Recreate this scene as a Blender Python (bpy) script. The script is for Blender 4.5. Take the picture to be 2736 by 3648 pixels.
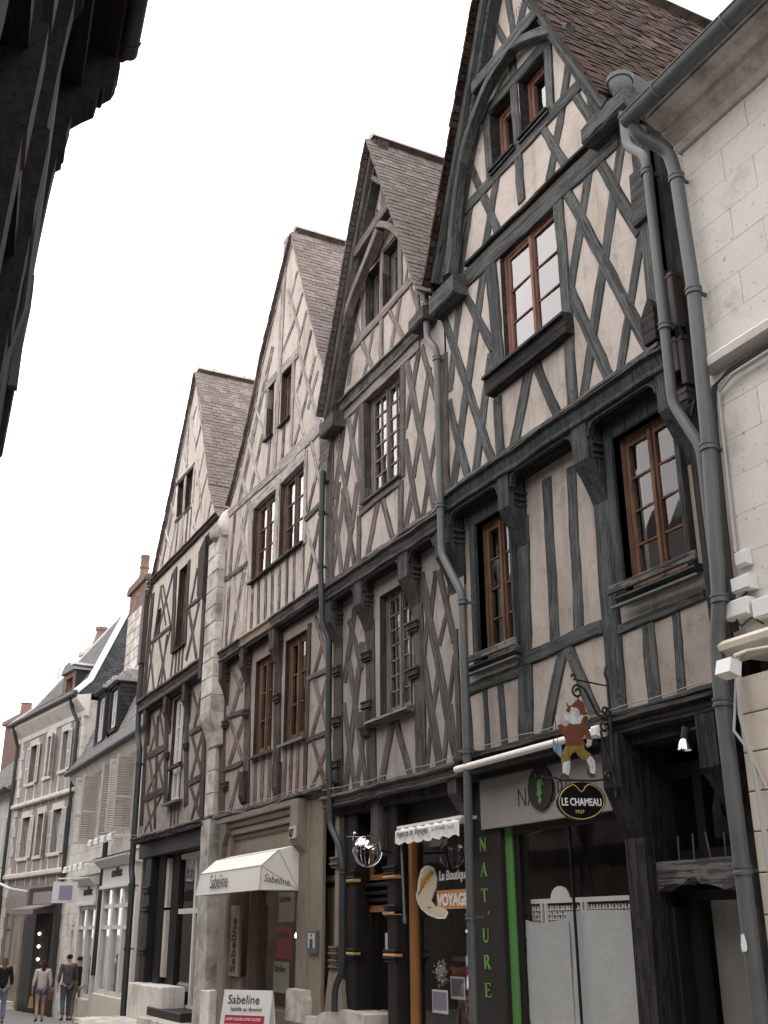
import bpy, bmesh, math, random
from mathutils import Vector, Matrix
from mathutils.geometry import tessellate_polygon

# ------------------------------------------------------------------ camera, sky, sun, exposure
for o in list(bpy.data.objects): bpy.data.objects.remove(o)
scene = bpy.context.scene
COL = scene.collection
EYE = Vector((0.0, -5.7, 1.65))
YAW, PITCH, ROLL = 1.1066074, 0.3711930, -0.0058746
fw = Vector((-math.sin(YAW)*math.cos(PITCH), math.cos(YAW)*math.cos(PITCH), math.sin(PITCH)))
rt = fw.cross(Vector((0, 0, 1))).normalized(); up = rt.cross(fw)
rt, up = rt*math.cos(ROLL)+up*math.sin(ROLL), up*math.cos(ROLL)-rt*math.sin(ROLL)
cd = bpy.data.cameras.new('camera'); cd.sensor_fit = 'VERTICAL'; cd.sensor_height = 36.0; cd.lens = 37.621
cd.clip_start = 0.05; cd.clip_end = 1500
cam = bpy.data.objects.new('camera', cd); COL.objects.link(cam); scene.camera = cam
cam.matrix_world = Matrix(((rt.x, up.x, -fw.x, EYE.x), (rt.y, up.y, -fw.y, EYE.y), (rt.z, up.z, -fw.z, EYE.z), (0, 0, 0, 1)))

SUN_EL, SUN_AZ = math.radians(70), math.radians(200)      # high veiled sun, from over the roofs across the street
world = bpy.data.worlds.new('World'); scene.world = world; world.use_nodes = True
wn = world.node_tree; wn.nodes.clear()
wo = wn.nodes.new('ShaderNodeOutputWorld'); bg = wn.nodes.new('ShaderNodeBackground')
sky = wn.nodes.new('ShaderNodeTexSky'); sky.sky_type = 'NISHITA'; sky.sun_disc = False
sky.sun_elevation = SUN_EL; sky.sun_rotation = SUN_AZ; sky.dust_density = 6.0; sky.air_density = 1.0
cloud = wn.nodes.new('ShaderNodeMix'); cloud.data_type = 'RGBA'; cloud.inputs['Factor'].default_value = 0.93
cloud.inputs[7].default_value = (23.5, 22.3, 22.0, 1)        # even white cloud cover over the blue
wn.links.new(sky.outputs[0], cloud.inputs[6]); wn.links.new(cloud.outputs[2], bg.inputs[0])
bg.inputs[1].default_value = 0.10
wn.links.new(bg.outputs[0], wo.inputs[0])
sd = bpy.data.lights.new('sun', 'SUN'); sd.energy = 0.5; sd.angle = math.radians(40); sd.color = (1.0, 0.97, 0.93)
sun = bpy.data.objects.new('sun', sd); COL.objects.link(sun)
sdir = Vector((math.sin(SUN_AZ)*math.cos(SUN_EL), math.cos(SUN_AZ)*math.cos(SUN_EL), math.sin(SUN_EL)))
sun.rotation_euler = sdir.to_track_quat('Z', 'Y').to_euler()
scene.view_settings.view_transform = 'Standard'; scene.view_settings.look = 'None'
scene.view_settings.exposure = 0.30; scene.view_settings.gamma = 1.0
scene.render.engine = 'CYCLES'
scene.cycles.max_bounces = 6; scene.cycles.transparent_max_bounces = 12
rnd = random.Random(7)

# ------------------------------------------------------------------ materials
def new_mat(name):
    m = bpy.data.materials.new(name); m.use_nodes = True
    nt = m.node_tree; b = nt.nodes['Principled BSDF']
    return m, nt, b
def nd(nt, t, **k):
    n = nt.nodes.new(t)
    for a, v in k.items():
        if a in n.inputs.keys(): n.inputs[a].default_value = v
        else: setattr(n, a, v)
    return n
def ramp(nt, fac, stops):
    r = nt.nodes.new('ShaderNodeValToRGB'); e = r.color_ramp.elements
    while len(e) > 1: e.remove(e[-1])
    e[0].position = stops[0][0]; e[0].color = (*stops[0][1], 1)
    for p, c in stops[1:]:
        q = e.new(p); q.color = (*c, 1)
    nt.links.new(fac, r.inputs[0]); return r
def mul(nt, a, b, fac=1.0, mode='MULTIPLY'):
    m = nt.nodes.new('ShaderNodeMix'); m.data_type = 'RGBA'; m.blend_type = mode; m.inputs['Factor'].default_value = fac
    for s, i in ((a, 6), (b, 7)):
        if isinstance(s, tuple): m.inputs[i].default_value = (*s, 1)
        else: nt.links.new(s, m.inputs[i])
    return m.outputs[2]
def vary(nt, col, amt):
    oi = nt.nodes.new('ShaderNodeObjectInfo')
    r = ramp(nt, oi.outputs['Random'], [(0, (1-amt,)*3), (1, (1+amt,)*3)])
    return mul(nt, col, r.outputs[0])
def coords(nt, scale=(1, 1, 1), kind='Object', rand=True):
    tc = nt.nodes.new('ShaderNodeTexCoord'); mp = nt.nodes.new('ShaderNodeMapping'); mp.inputs['Scale'].default_value = scale
    nt.links.new(tc.outputs[kind], mp.inputs[0])
    if rand:
        oi = nt.nodes.new('ShaderNodeObjectInfo'); mm = nt.nodes.new('ShaderNodeMath'); mm.operation = 'MULTIPLY'; mm.inputs[1].default_value = 37.0
        nt.links.new(oi.outputs['Random'], mm.inputs[0]); nt.links.new(mm.outputs[0], mp.inputs['Location'])
    return mp.outputs[0]
def bump(nt, b, h, strength, dist=0.01):
    n = nt.nodes.new('ShaderNodeBump'); n.inputs['Strength'].default_value = strength; n.inputs['Distance'].default_value = dist
    nt.links.new(h, n.inputs['Height']); nt.links.new(n.outputs[0], b.inputs['Normal'])
def mat_wood(name, main, worn, wear=0.45, rough=0.85, dark=0.35, axis=0, var=0.18):
    """old timber: grain along the local x axis (axis=2: along z), weathered paint, drying cracks"""
    m, nt, b = new_mat(name)
    s1 = [30, 30, 30]; s1[axis] = 1.5
    s2 = [62, 62, 62]; s2[axis] = 0.9
    s3 = [7, 7, 7]; s3[axis] = 4.0
    n1 = nd(nt, 'ShaderNodeTexNoise', Scale=1.0, Detail=5.0, Roughness=0.6); nt.links.new(coords(nt, s1), n1.inputs['Vector'])
    n2 = nd(nt, 'ShaderNodeTexNoise', Scale=1.0, Detail=3.0, Roughness=0.55); nt.links.new(coords(nt, s2), n2.inputs['Vector'])
    n3 = nd(nt, 'ShaderNodeTexNoise', Scale=1.0, Detail=6.0, Roughness=0.7); nt.links.new(coords(nt, s3), n3.inputs['Vector'])
    base = ramp(nt, n1.outputs['Fac'], [(0.30, tuple(c*0.80 for c in main)), (0.5, main), (0.72, tuple(c*1.16 for c in main))])
    wm = nt.nodes.new('ShaderNodeMath'); wm.operation = 'ADD'; nt.links.new(n1.outputs['Fac'], wm.inputs[0]); nt.links.new(n3.outputs['Fac'], wm.inputs[1])
    wr = ramp(nt, wm.outputs[0], [(0.0, (0, 0, 0)), (1.22-wear*0.45, (0, 0, 0)), (1.34-wear*0.45, (1, 1, 1))])
    wr.color_ramp.interpolation = 'LINEAR'
    mx = nt.nodes.new('ShaderNodeMix'); mx.data_type = 'RGBA'
    hl = nt.nodes.new('ShaderNodeMath'); hl.operation = 'MULTIPLY'; hl.inputs[1].default_value = 0.85
    nt.links.new(wr.outputs[0], hl.inputs[0]); nt.links.new(hl.outputs[0], mx.inputs['Factor'])
    nt.links.new(base.outputs[0], mx.inputs[6]); mx.inputs[7].default_value = (*worn, 1)
    cr = ramp(nt, n2.outputs['Fac'], [(0.0, (dark,)*3), (0.31, (dark,)*3), (0.38, (1, 1, 1))])
    s4 = [20, 20, 20]; s4[axis] = 0.45
    n4 = nd(nt, 'ShaderNodeTexNoise', Scale=1.0, Detail=3.0, Roughness=0.5); nt.links.new(coords(nt, s4), n4.inputs['Vector'])
    sp = ramp(nt, n4.outputs['Fac'], [(0.0, (1, 1, 1)), (0.478, (1, 1, 1)), (0.490, (dark*.6,)*3), (0.500, (dark*.6,)*3), (0.512, (1, 1, 1))])
    c = mul(nt, mul(nt, mx.outputs[2], cr.outputs[0]), sp.outputs[0])
    nt.links.new(vary(nt, c, var), b.inputs['Base Color'])
    b.inputs['Roughness'].default_value = rough; b.inputs['Specular IOR Level'].default_value = 0.25
    hs = nt.nodes.new('ShaderNodeMath'); hs.operation = 'ADD'
    nt.links.new(cr.outputs[0], hs.inputs[0]); nt.links.new(sp.outputs[0], hs.inputs[1])
    bump(nt, b, hs.outputs[0], 0.5, 0.012)
    return m
def mat_plaster(name, col, var=0.10, grain=190, stain=(0.78, 0.76, 0.74), bmp=0.35):
    m, nt, b = new_mat(name)
    v = coords(nt, (1, 1, 1), rand=False)
    n1 = nd(nt, 'ShaderNodeTexNoise', Scale=1.3, Detail=6.0, Roughness=0.62); nt.links.new(v, n1.inputs['Vector'])
    n2 = nd(nt, 'ShaderNodeTexNoise', Scale=float(grain), Detail=2.0, Roughness=0.7); nt.links.new(v, n2.inputs['Vector'])
    n3 = nd(nt, 'ShaderNodeTexNoise', Scale=14.0, Detail=5.0, Roughness=0.65); nt.links.new(v, n3.inputs['Vector'])
    base = ramp(nt, n1.outputs['Fac'], [(0.30, tuple(c*s for c, s in zip(col, stain))), (0.52, col), (0.75, tuple(min(1, c*(1+var)) for c in col))])
    sp = ramp(nt, n2.outputs['Fac'], [(0.25, (0.80,)*3), (0.5, (1, 1, 1)), (0.8, (1.05,)*3)])
    bl = ramp(nt, n3.outputs['Fac'], [(0.28, (0.88, 0.87, 0.86)), (0.5, (1, 1, 1))])
    n4 = nd(nt, 'ShaderNodeTexNoise', Scale=1.0, Detail=5.0, Roughness=0.6); nt.links.new(coords(nt, (6.5, 6.5, 0.8), rand=False), n4.inputs['Vector'])
    rs = ramp(nt, n4.outputs['Fac'], [(0.34, (0.80, 0.78, 0.76)), (0.50, (1, 1, 1))])      # rain streaks
    n5 = nd(nt, 'ShaderNodeTexNoise', Scale=4.2, Detail=8.0, Roughness=0.75); nt.links.new(v, n5.inputs['Vector'])
    gr = ramp(nt, n5.outputs['Fac'], [(0.36, (0.80, 0.79, 0.78)), (0.46, (1, 1, 1)), (0.66, (1, 1, 1)), (0.74, (1.07, 1.07, 1.06))])
    c = mul(nt, mul(nt, mul(nt, mul(nt, base.outputs[0], sp.outputs[0]), bl.outputs[0]), rs.outputs[0]), gr.outputs[0])
    nt.links.new(c, b.inputs['Base Color']); b.inputs['Roughness'].default_value = 0.95; b.inputs['Specular IOR Level'].default_value = 0.15
    hs = nt.nodes.new('ShaderNodeMath'); hs.operation = 'ADD'; nt.links.new(n2.outputs['Fac'], hs.inputs[0]); nt.links.new(n3.outputs['Fac'], hs.inputs[1])
    bump(nt, b, hs.outputs[0], bmp, 0.008)
    return m
def mat_stone(name, col, dirt=(0.45, 0.43, 0.40), amount=0.5, scale=3.0, var=0.10, rough=0.92, bmp=0.5):
    m, nt, b = new_mat(name)
    v = coords(nt, (1, 1, 1), rand=False)
    n1 = nd(nt, 'ShaderNodeTexNoise', Scale=scale, Detail=8.0, Roughness=0.7); nt.links.new(v, n1.inputs['Vector'])
    n2 = nd(nt, 'ShaderNodeTexNoise', Scale=scale*13, Detail=4.0, Roughness=0.7); nt.links.new(v, n2.inputs['Vector'])
    base = ramp(nt, n1.outputs['Fac'], [(0.34, tuple(c*d for c, d in zip(col, dirt))), (0.34+0.25*amount, col), (0.8, tuple(min(1, c*1.08) for c in col))])
    pit = ramp(nt, n2.outputs['Fac'], [(0.27, (0.6,)*3), (0.40, (1, 1, 1))])
    nt.links.new(vary(nt, mul(nt, base.outputs[0], pit.outputs[0]), var), b.inputs['Base Color'])
    b.inputs['Roughness'].default_value = rough; b.inputs['Specular IOR Level'].default_value = 0.2
    hs = nt.nodes.new('ShaderNodeMath'); hs.operation = 'ADD'; nt.links.new(n1.outputs['Fac'], hs.inputs[0]); nt.links.new(pit.outputs[0], hs.inputs[1])
    bump(nt, b, hs.outputs[0], bmp, 0.012)
    return m
def mat_paint(name, col, rough=0.6, var=0.06, metal=0.0, noise=0.15, scale=6.0, bmp=0.08, spec=0.35, objvar=0.05):
    m, nt, b = new_mat(name)
    n1 = nd(nt, 'ShaderNodeTexNoise', Scale=scale, Detail=6.0, Roughness=0.65); nt.links.new(coords(nt, (1, 1, 0.5), rand=False), n1.inputs['Vector'])
    base = ramp(nt, n1.outputs['Fac'], [(0.3, tuple(c*(1-noise) for c in col)), (0.5, col), (0.75, tuple(min(1, c*(1+noise*0.5)) for c in col))])
    nt.links.new(vary(nt, base.outputs[0], objvar), b.inputs['Base Color'])
    rr = nt.nodes.new('ShaderNodeMapRange'); rr.inputs[3].default_value = max(0.05, rough-0.1); rr.inputs[4].default_value = min(1, rough+0.12)
    nt.links.new(n1.outputs['Fac'], rr.inputs[0]); nt.links.new(rr.outputs[0], b.inputs['Roughness'])
    b.inputs['Metallic'].default_value = metal; b.inputs['Specular IOR Level'].default_value = spec
    bump(nt, b, n1.outputs['Fac'], bmp, 0.01)
    return m
def mat_glass(name, tint=(0.9, 0.92, 0.91), gain=2.7, base=0.06, wave=0.18):
    m, nt, b = new_mat(name); nt.nodes.remove(b)
    out = nt.nodes['Material Output']
    fr = nd(nt, 'ShaderNodeFresnel', IOR=1.5)
    ge = nt.nodes.new('ShaderNodeNewGeometry'); io = nt.nodes.new('ShaderNodeMapRange'); io.inputs[3].default_value = 1.5; io.inputs[4].default_value = 1/1.5
    nt.links.new(ge.outputs['Backfacing'], io.inputs[0]); nt.links.new(io.outputs[0], fr.inputs['IOR'])      # a thin pane: same reflectance from both sides
    ma = nt.nodes.new('ShaderNodeMath'); ma.operation = 'MULTIPLY_ADD'; ma.inputs[1].default_value = gain; ma.inputs[2].default_value = base; ma.use_clamp = True
    nt.links.new(fr.outputs[0], ma.inputs[0])
    tr = nt.nodes.new('ShaderNodeBsdfTransparent'); tr.inputs[0].default_value = (*tint, 1)
    gl = nt.nodes.new('ShaderNodeBsdfGlossy'); gl.inputs['Roughness'].default_value = 0.02
    n1 = nd(nt, 'ShaderNodeTexNoise', Scale=2.2, Detail=2.0); nt.links.new(coords(nt), n1.inputs['Vector'])
    bp = nt.nodes.new('ShaderNodeBump'); bp.inputs['Strength'].default_value = wave; bp.inputs['Distance'].default_value = 0.02
    nt.links.new(n1.outputs['Fac'], bp.inputs['Height']); nt.links.new(bp.outputs[0], gl.inputs['Normal'])
    mx = nt.nodes.new('ShaderNodeMixShader'); nt.links.new(ma.outputs[0], mx.inputs[0]); nt.links.new(tr.outputs[0], mx.inputs[1]); nt.links.new(gl.outputs[0], mx.inputs[2])
    nt.links.new(mx.outputs[0], out.inputs[0]); return m
def mat_flat(name, col, rough=0.7, emit=0.0, metal=0.0):
    m, nt, b = new_mat(name); b.inputs['Base Color'].default_value = (*col, 1); b.inputs['Roughness'].default_value = rough
    b.inputs['Specular IOR Level'].default_value = 0.3; b.inputs['Metallic'].default_value = metal
    if emit: b.inputs['Emission Color'].default_value = (*col, 1); b.inputs['Emission Strength'].default_value = emit
    return m
def mat_tile(name, a, bcol, c):
    m, nt, b = new_mat(name)
    oi = nt.nodes.new('ShaderNodeTexCoord')
    n1 = nd(nt, 'ShaderNodeTexNoise', Scale=2.6, Detail=4.0, Roughness=0.6); nt.links.new(coords(nt, (1, 1, 1)), n1.inputs['Vector'])
    ge = nt.nodes.new('ShaderNodeNewGeometry')
    r = ramp(nt, ge.outputs['Random Per Island'], [(0.0, a), (0.35, tuple((x+y)/2 for x, y in zip(a, bcol))), (0.6, bcol), (0.85, tuple((x+y)/2 for x, y in zip(c, bcol))), (1.0, c)])
    ob = nt.nodes.new('ShaderNodeObjectInfo')
    r2 = ramp(nt, ob.outputs['Random'], [(0.0, (0.88,)*3), (1.0, (1.12,)*3)])
    n2 = nd(nt, 'ShaderNodeTexNoise', Scale=30.0, Detail=4.0, Roughness=0.7); nt.links.new(coords(nt, (1, 1, 1)), n2.inputs['Vector'])
    sp = ramp(nt, n2.outputs['Fac'], [(0.3, (0.6,)*3), (0.55, (1.05,)*3), (0.75, (1.25, 1.27, 1.2))])
    nt.links.new(mul(nt, mul(nt, r.outputs[0], r2.outputs[0]), sp.outputs[0]), b.inputs['Base Color'])
    b.inputs['Roughness'].default_value = 0.95; b.inputs['Specular IOR Level'].default_value = 0.15
    bump(nt, b, n2.outputs['Fac'], 0.5, 0.006)
    return m
M = {}
M['h4_wood'] = mat_wood('blue_grey_painted_timber', (0.056, 0.063, 0.064), (0.098, 0.102, 0.100), 0.40, dark=.42)
M['h4_woodz'] = mat_wood('blue_grey_painted_oak', (0.036, 0.044, 0.046), (0.062, 0.068, 0.069), 0.35, axis=2)
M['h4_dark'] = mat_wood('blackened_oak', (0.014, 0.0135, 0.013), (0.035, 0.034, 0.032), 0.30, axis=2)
M['backlit'] = mat_wood('backlit_oak', (0.006, 0.0057, 0.006), (0.012, 0.011, 0.0105), 0.25, axis=0)  # near-black oak: the backlit house's shade is put into the colour
M['h4_darkx'] = mat_wood('blackened_beam', (0.018, 0.018, 0.0175), (0.045, 0.043, 0.041), 0.32)
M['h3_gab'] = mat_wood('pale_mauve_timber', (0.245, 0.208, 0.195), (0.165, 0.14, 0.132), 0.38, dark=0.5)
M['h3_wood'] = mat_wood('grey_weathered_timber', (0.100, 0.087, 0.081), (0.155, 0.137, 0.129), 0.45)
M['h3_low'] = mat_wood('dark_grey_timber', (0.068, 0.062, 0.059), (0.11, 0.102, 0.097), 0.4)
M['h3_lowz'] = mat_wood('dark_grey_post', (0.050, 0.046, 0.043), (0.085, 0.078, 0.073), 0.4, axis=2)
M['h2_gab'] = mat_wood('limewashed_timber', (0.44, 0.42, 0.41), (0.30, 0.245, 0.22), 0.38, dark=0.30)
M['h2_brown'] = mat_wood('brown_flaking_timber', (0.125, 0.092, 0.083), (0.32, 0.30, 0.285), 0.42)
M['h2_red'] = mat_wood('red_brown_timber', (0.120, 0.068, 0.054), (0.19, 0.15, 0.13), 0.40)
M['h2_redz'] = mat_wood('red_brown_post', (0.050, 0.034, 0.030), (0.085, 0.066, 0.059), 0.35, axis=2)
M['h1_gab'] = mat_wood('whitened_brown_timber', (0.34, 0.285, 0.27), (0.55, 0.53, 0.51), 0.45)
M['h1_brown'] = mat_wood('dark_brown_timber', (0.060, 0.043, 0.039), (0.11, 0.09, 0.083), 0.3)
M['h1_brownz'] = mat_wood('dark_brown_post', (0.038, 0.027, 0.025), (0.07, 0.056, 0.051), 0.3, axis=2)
M['rot_beam'] = mat_wood('rotten_grey_beam', (0.075, 0.070, 0.066), (0.17, 0.163, 0.156), 0.42, dark=0.25)
M['new_beam'] = mat_wood('pale_replacement_beam', (0.36, 0.27, 0.19), (0.30, 0.27, 0.25), 0.4)
M['h4_postx'] = mat_wood('blue_grey_post', (0.040, 0.048, 0.050), (0.070, 0.076, 0.077), 0.35)
M['h3_postx'] = mat_wood('dark_grey_upright', (0.055, 0.050, 0.047), (0.09, 0.083, 0.078), 0.4)
M['h2_postx'] = mat_wood('red_brown_upright', (0.058, 0.039, 0.034), (0.095, 0.074, 0.066), 0.35)
M['h1_postx'] = mat_wood('dark_brown_upright', (0.045, 0.032, 0.029), (0.08, 0.064, 0.058), 0.3)
M['pl4'] = mat_plaster('beige_render', (0.510, 0.458, 0.414))
M['pl3'] = mat_plaster('pinkish_beige_render', (0.49, 0.439, 0.405))
M['pl2'] = mat_plaster('cream_render', (0.54, 0.487, 0.440))
M['pl1'] = mat_plaster('pale_cream_render', (0.56, 0.508, 0.460))
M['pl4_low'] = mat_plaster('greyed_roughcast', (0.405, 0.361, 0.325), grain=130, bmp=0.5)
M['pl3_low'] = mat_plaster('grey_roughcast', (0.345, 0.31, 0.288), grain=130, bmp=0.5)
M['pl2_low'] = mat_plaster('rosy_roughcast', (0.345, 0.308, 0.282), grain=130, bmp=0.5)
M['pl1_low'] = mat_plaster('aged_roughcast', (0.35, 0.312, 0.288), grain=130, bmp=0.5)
M['opp'] = mat_plaster('dark_render', (0.24, 0.22, 0.205))  # dark wall tone, set for how it reflects in the panes
M['plout'] = mat_plaster('grey_side_render', (0.35, 0.32, 0.29))
M['stone'] = mat_stone('white_limestone', (0.62, 0.60, 0.56), dirt=(0.76, 0.75, 0.73), amount=0.45, scale=1.7, var=.035, bmp=.8)
M['stone_old'] = mat_stone('stained_limestone', (0.56, 0.53, 0.49), dirt=(0.45, 0.43, 0.40), amount=0.9, scale=2.6, var=0.16)
M['stone_cream'] = mat_stone('cream_limestone', (0.66, 0.60, 0.51), dirt=(0.85, 0.83, 0.80), amount=0.3, scale=1.8, var=0.05, bmp=0.2)
M['stone_far'] = mat_stone('chalky_limestone', (0.66, 0.635, 0.59), dirt=(0.7, 0.68, 0.65), amount=0.5, scale=1.6)
M['stucco_far'] = mat_plaster('grey_stucco', (0.36, 0.325, 0.30), grain=60)
M['white_wall'] = mat_plaster('whitewashed_wall', (0.72, 0.70, 0.66), grain=60, bmp=0.2)
M['cream_wood'] = mat_paint('cream_painted_wood', (0.225, 0.188, 0.150), 0.65, noise=0.28, scale=9)
M['cream_dark'] = mat_paint('taupe_painted_wood', (0.125, 0.103, 0.083), 0.65, noise=0.28, scale=9)
M['black_wood'] = mat_paint('black_painted_wood', (0.011, 0.0105, 0.0105), 0.5, noise=0.3, scale=12)
M['brown_panel'] = mat_paint('dark_brown_panel', (0.020, 0.0165, 0.0155), 0.6, noise=0.3, scale=12)
M['orange'] = mat_paint('orange_varnish', (0.33, 0.155, 0.06), 0.45, noise=0.2)
M['gold_ring'] = mat_paint('ochre_paint', (0.50, 0.28, 0.11), 0.5, noise=0.2)
M['oak_frame'] = mat_wood('varnished_oak_frame', (0.125, 0.064, 0.040), (0.165, 0.095, 0.064), 0.35, axis=2, dark=0.7)
M['red_frame'] = mat_wood('red_varnish_frame', (0.185, 0.090, 0.064), (0.23, 0.125, 0.095), 0.3, axis=2, dark=0.75)
M['grey_frame'] = mat_wood('grey_oak_frame', (0.15, 0.128, 0.115), (0.22, 0.195, 0.18), 0.4, axis=2, dark=0.6)
M['brown_frame'] = mat_wood('brown_oak_frame', (0.145, 0.082, 0.058), (0.20, 0.14, 0.112), 0.4, axis=2, dark=0.6)
M['darkred_frame'] = mat_wood('oxblood_frame', (0.11, 0.050, 0.042), (0.17, 0.10, 0.085), 0.35, axis=2, dark=0.6)
M['white_frame'] = mat_paint('white_painted_wood', (0.66, 0.65, 0.63), 0.5, noise=0.12)
M['shutter'] = mat_paint('pale_grey_shutter', (0.47, 0.445, 0.41), 0.6, noise=0.15)
M['shutter_white'] = mat_paint('white_shutter', (0.66, 0.65, 0.63), 0.6, noise=0.12)
M['glass'] = mat_glass('window_glass')
M['glass_low'] = mat_glass('old_window_glass', gain=1.5, base=0.03, wave=0.2)
M['shop_glass'] = mat_glass('shop_glass', tint=(0.97, 0.98, 0.97), gain=1.5, base=0.03, wave=0.1)
M['joint'] = mat_flat('joint_shadow', (0.035, 0.032, 0.030), 0.95)  # painted shadow colour for timber joints, also used on the pegs
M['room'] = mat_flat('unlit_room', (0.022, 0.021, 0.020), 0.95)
M['shop_room'] = mat_paint('shop_interior', (0.20, 0.17, 0.14), 0.9, noise=0.6, scale=3)
M['curtain'] = mat_paint('net_curtain', (0.60, 0.60, 0.60), 0.95, noise=0.15, scale=4)
M['zinc'] = mat_paint('weathered_zinc', (0.108, 0.117, 0.122), 0.5, metal=0.2, noise=0.25, scale=5, spec=0.4)
M['zinc_dark'] = mat_paint('dark_zinc', (0.045, 0.052, 0.056), 0.55, metal=0.3, noise=0.3, scale=5)
M['zinc_pale'] = mat_paint('new_zinc', (0.55, 0.57, 0.59), 0.45, metal=0.2, noise=0.1)
M['iron'] = mat_paint('black_iron', (0.028, 0.028, 0.030), 0.5, metal=0.4, noise=0.3)
M['steel'] = mat_paint('polished_steel', (0.75, 0.75, 0.76), 0.12, metal=1.0, noise=0.05, bmp=0.02)
M['tile4'] = mat_tile('brown_clay_tile', (0.026, 0.018, 0.016), (0.050, 0.032, 0.027), (0.105, 0.068, 0.055))
M['tile3'] = mat_tile('grey_brown_clay_tile', (0.135, 0.118, 0.111), (0.170, 0.149, 0.141), (0.215, 0.192, 0.182))
M['tile2'] = mat_tile('rosy_grey_clay_tile', (0.165, 0.139, 0.131), (0.205, 0.174, 0.164), (0.25, 0.218, 0.206))
M['slate'] = mat_tile('blue_slate', (0.16, 0.158, 0.156), (0.20, 0.197, 0.193), (0.25, 0.245, 0.24))
M['slate_dark'] = mat_tile('dark_slate', (0.030, 0.032, 0.035), (0.042, 0.044, 0.047), (0.060, 0.062, 0.065))
M['mortar'] = mat_stone('lime_mortar', (0.42, 0.38, 0.35), amount=0.4, scale=6)
M['brick'] = mat_stone('old_red_brick', (0.20, 0.135, 0.118), dirt=(0.6, 0.6, 0.6), amount=0.5, scale=6, var=0.3)
M['pot'] = mat_paint('terracotta_pot', (0.20, 0.13, 0.108), 0.85, noise=0.3)
M['asphalt'] = mat_stone('worn_asphalt', (0.21, 0.205, 0.20), dirt=(0.75, 0.75, 0.75), amount=0.5, scale=5, bmp=0.25)
M['canvas'] = mat_paint('white_awning_canvas', (0.74, 0.725, 0.70), 0.85, noise=0.06, scale=3, bmp=0.15)
M['white_plastic'] = mat_paint('white_plastic', (0.74, 0.74, 0.73), 0.4, noise=0.05)
M['brown_metal'] = mat_paint('brown_metal_box', (0.060, 0.046, 0.043), 0.6, noise=0.2)
M['cable'] = mat_flat('black_cable', (0.02, 0.02, 0.021), 0.6)
M['cable_white'] = mat_flat('grey_cable', (0.42, 0.41, 0.40), 0.6)
M['print'] = mat_flat('charcoal_print', (0.035, 0.035, 0.037), 0.7)
M['green'] = mat_flat('leaf_green', (0.10, 0.25, 0.075), 0.6)
M['letter_green'] = mat_flat('pale_green_letter', (0.17, 0.34, 0.10), 0.6)
M['white_print'] = mat_flat('white_print', (0.80, 0.80, 0.79), 0.6)
M['gold'] = mat_flat('gold_print', (0.52, 0.36, 0.12), 0.5)
M['sign_black'] = mat_flat('gloss_black', (0.008, 0.008, 0.009), 0.35)
M['grey_board'] = mat_paint('grey_fascia_board', (0.28, 0.262, 0.25), 0.7, noise=0.1)
M['beige_print'] = mat_flat('beige_print', (0.66, 0.58, 0.44), 0.6)
M['orange_print'] = mat_flat('orange_print', (0.58, 0.27, 0.09), 0.6)
M['paper'] = mat_paint('crumpled_white_paper', (0.52, 0.53, 0.535), 0.9, noise=0.08, scale=2.5, bmp=0.3)
M['lamp'] = mat_flat('warm_lamp', (1.0, 0.80, 0.55), 0.5, emit=7.0)
M['red_print'] = mat_flat('crimson_print', (0.42, 0.035, 0.06), 0.6)
M['violet'] = mat_flat('lavender_print', (0.30, 0.29, 0.40), 0.6)
M['mauve'] = mat_flat('mauve_canvas', (0.25, 0.205, 0.235), 0.8)

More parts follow.
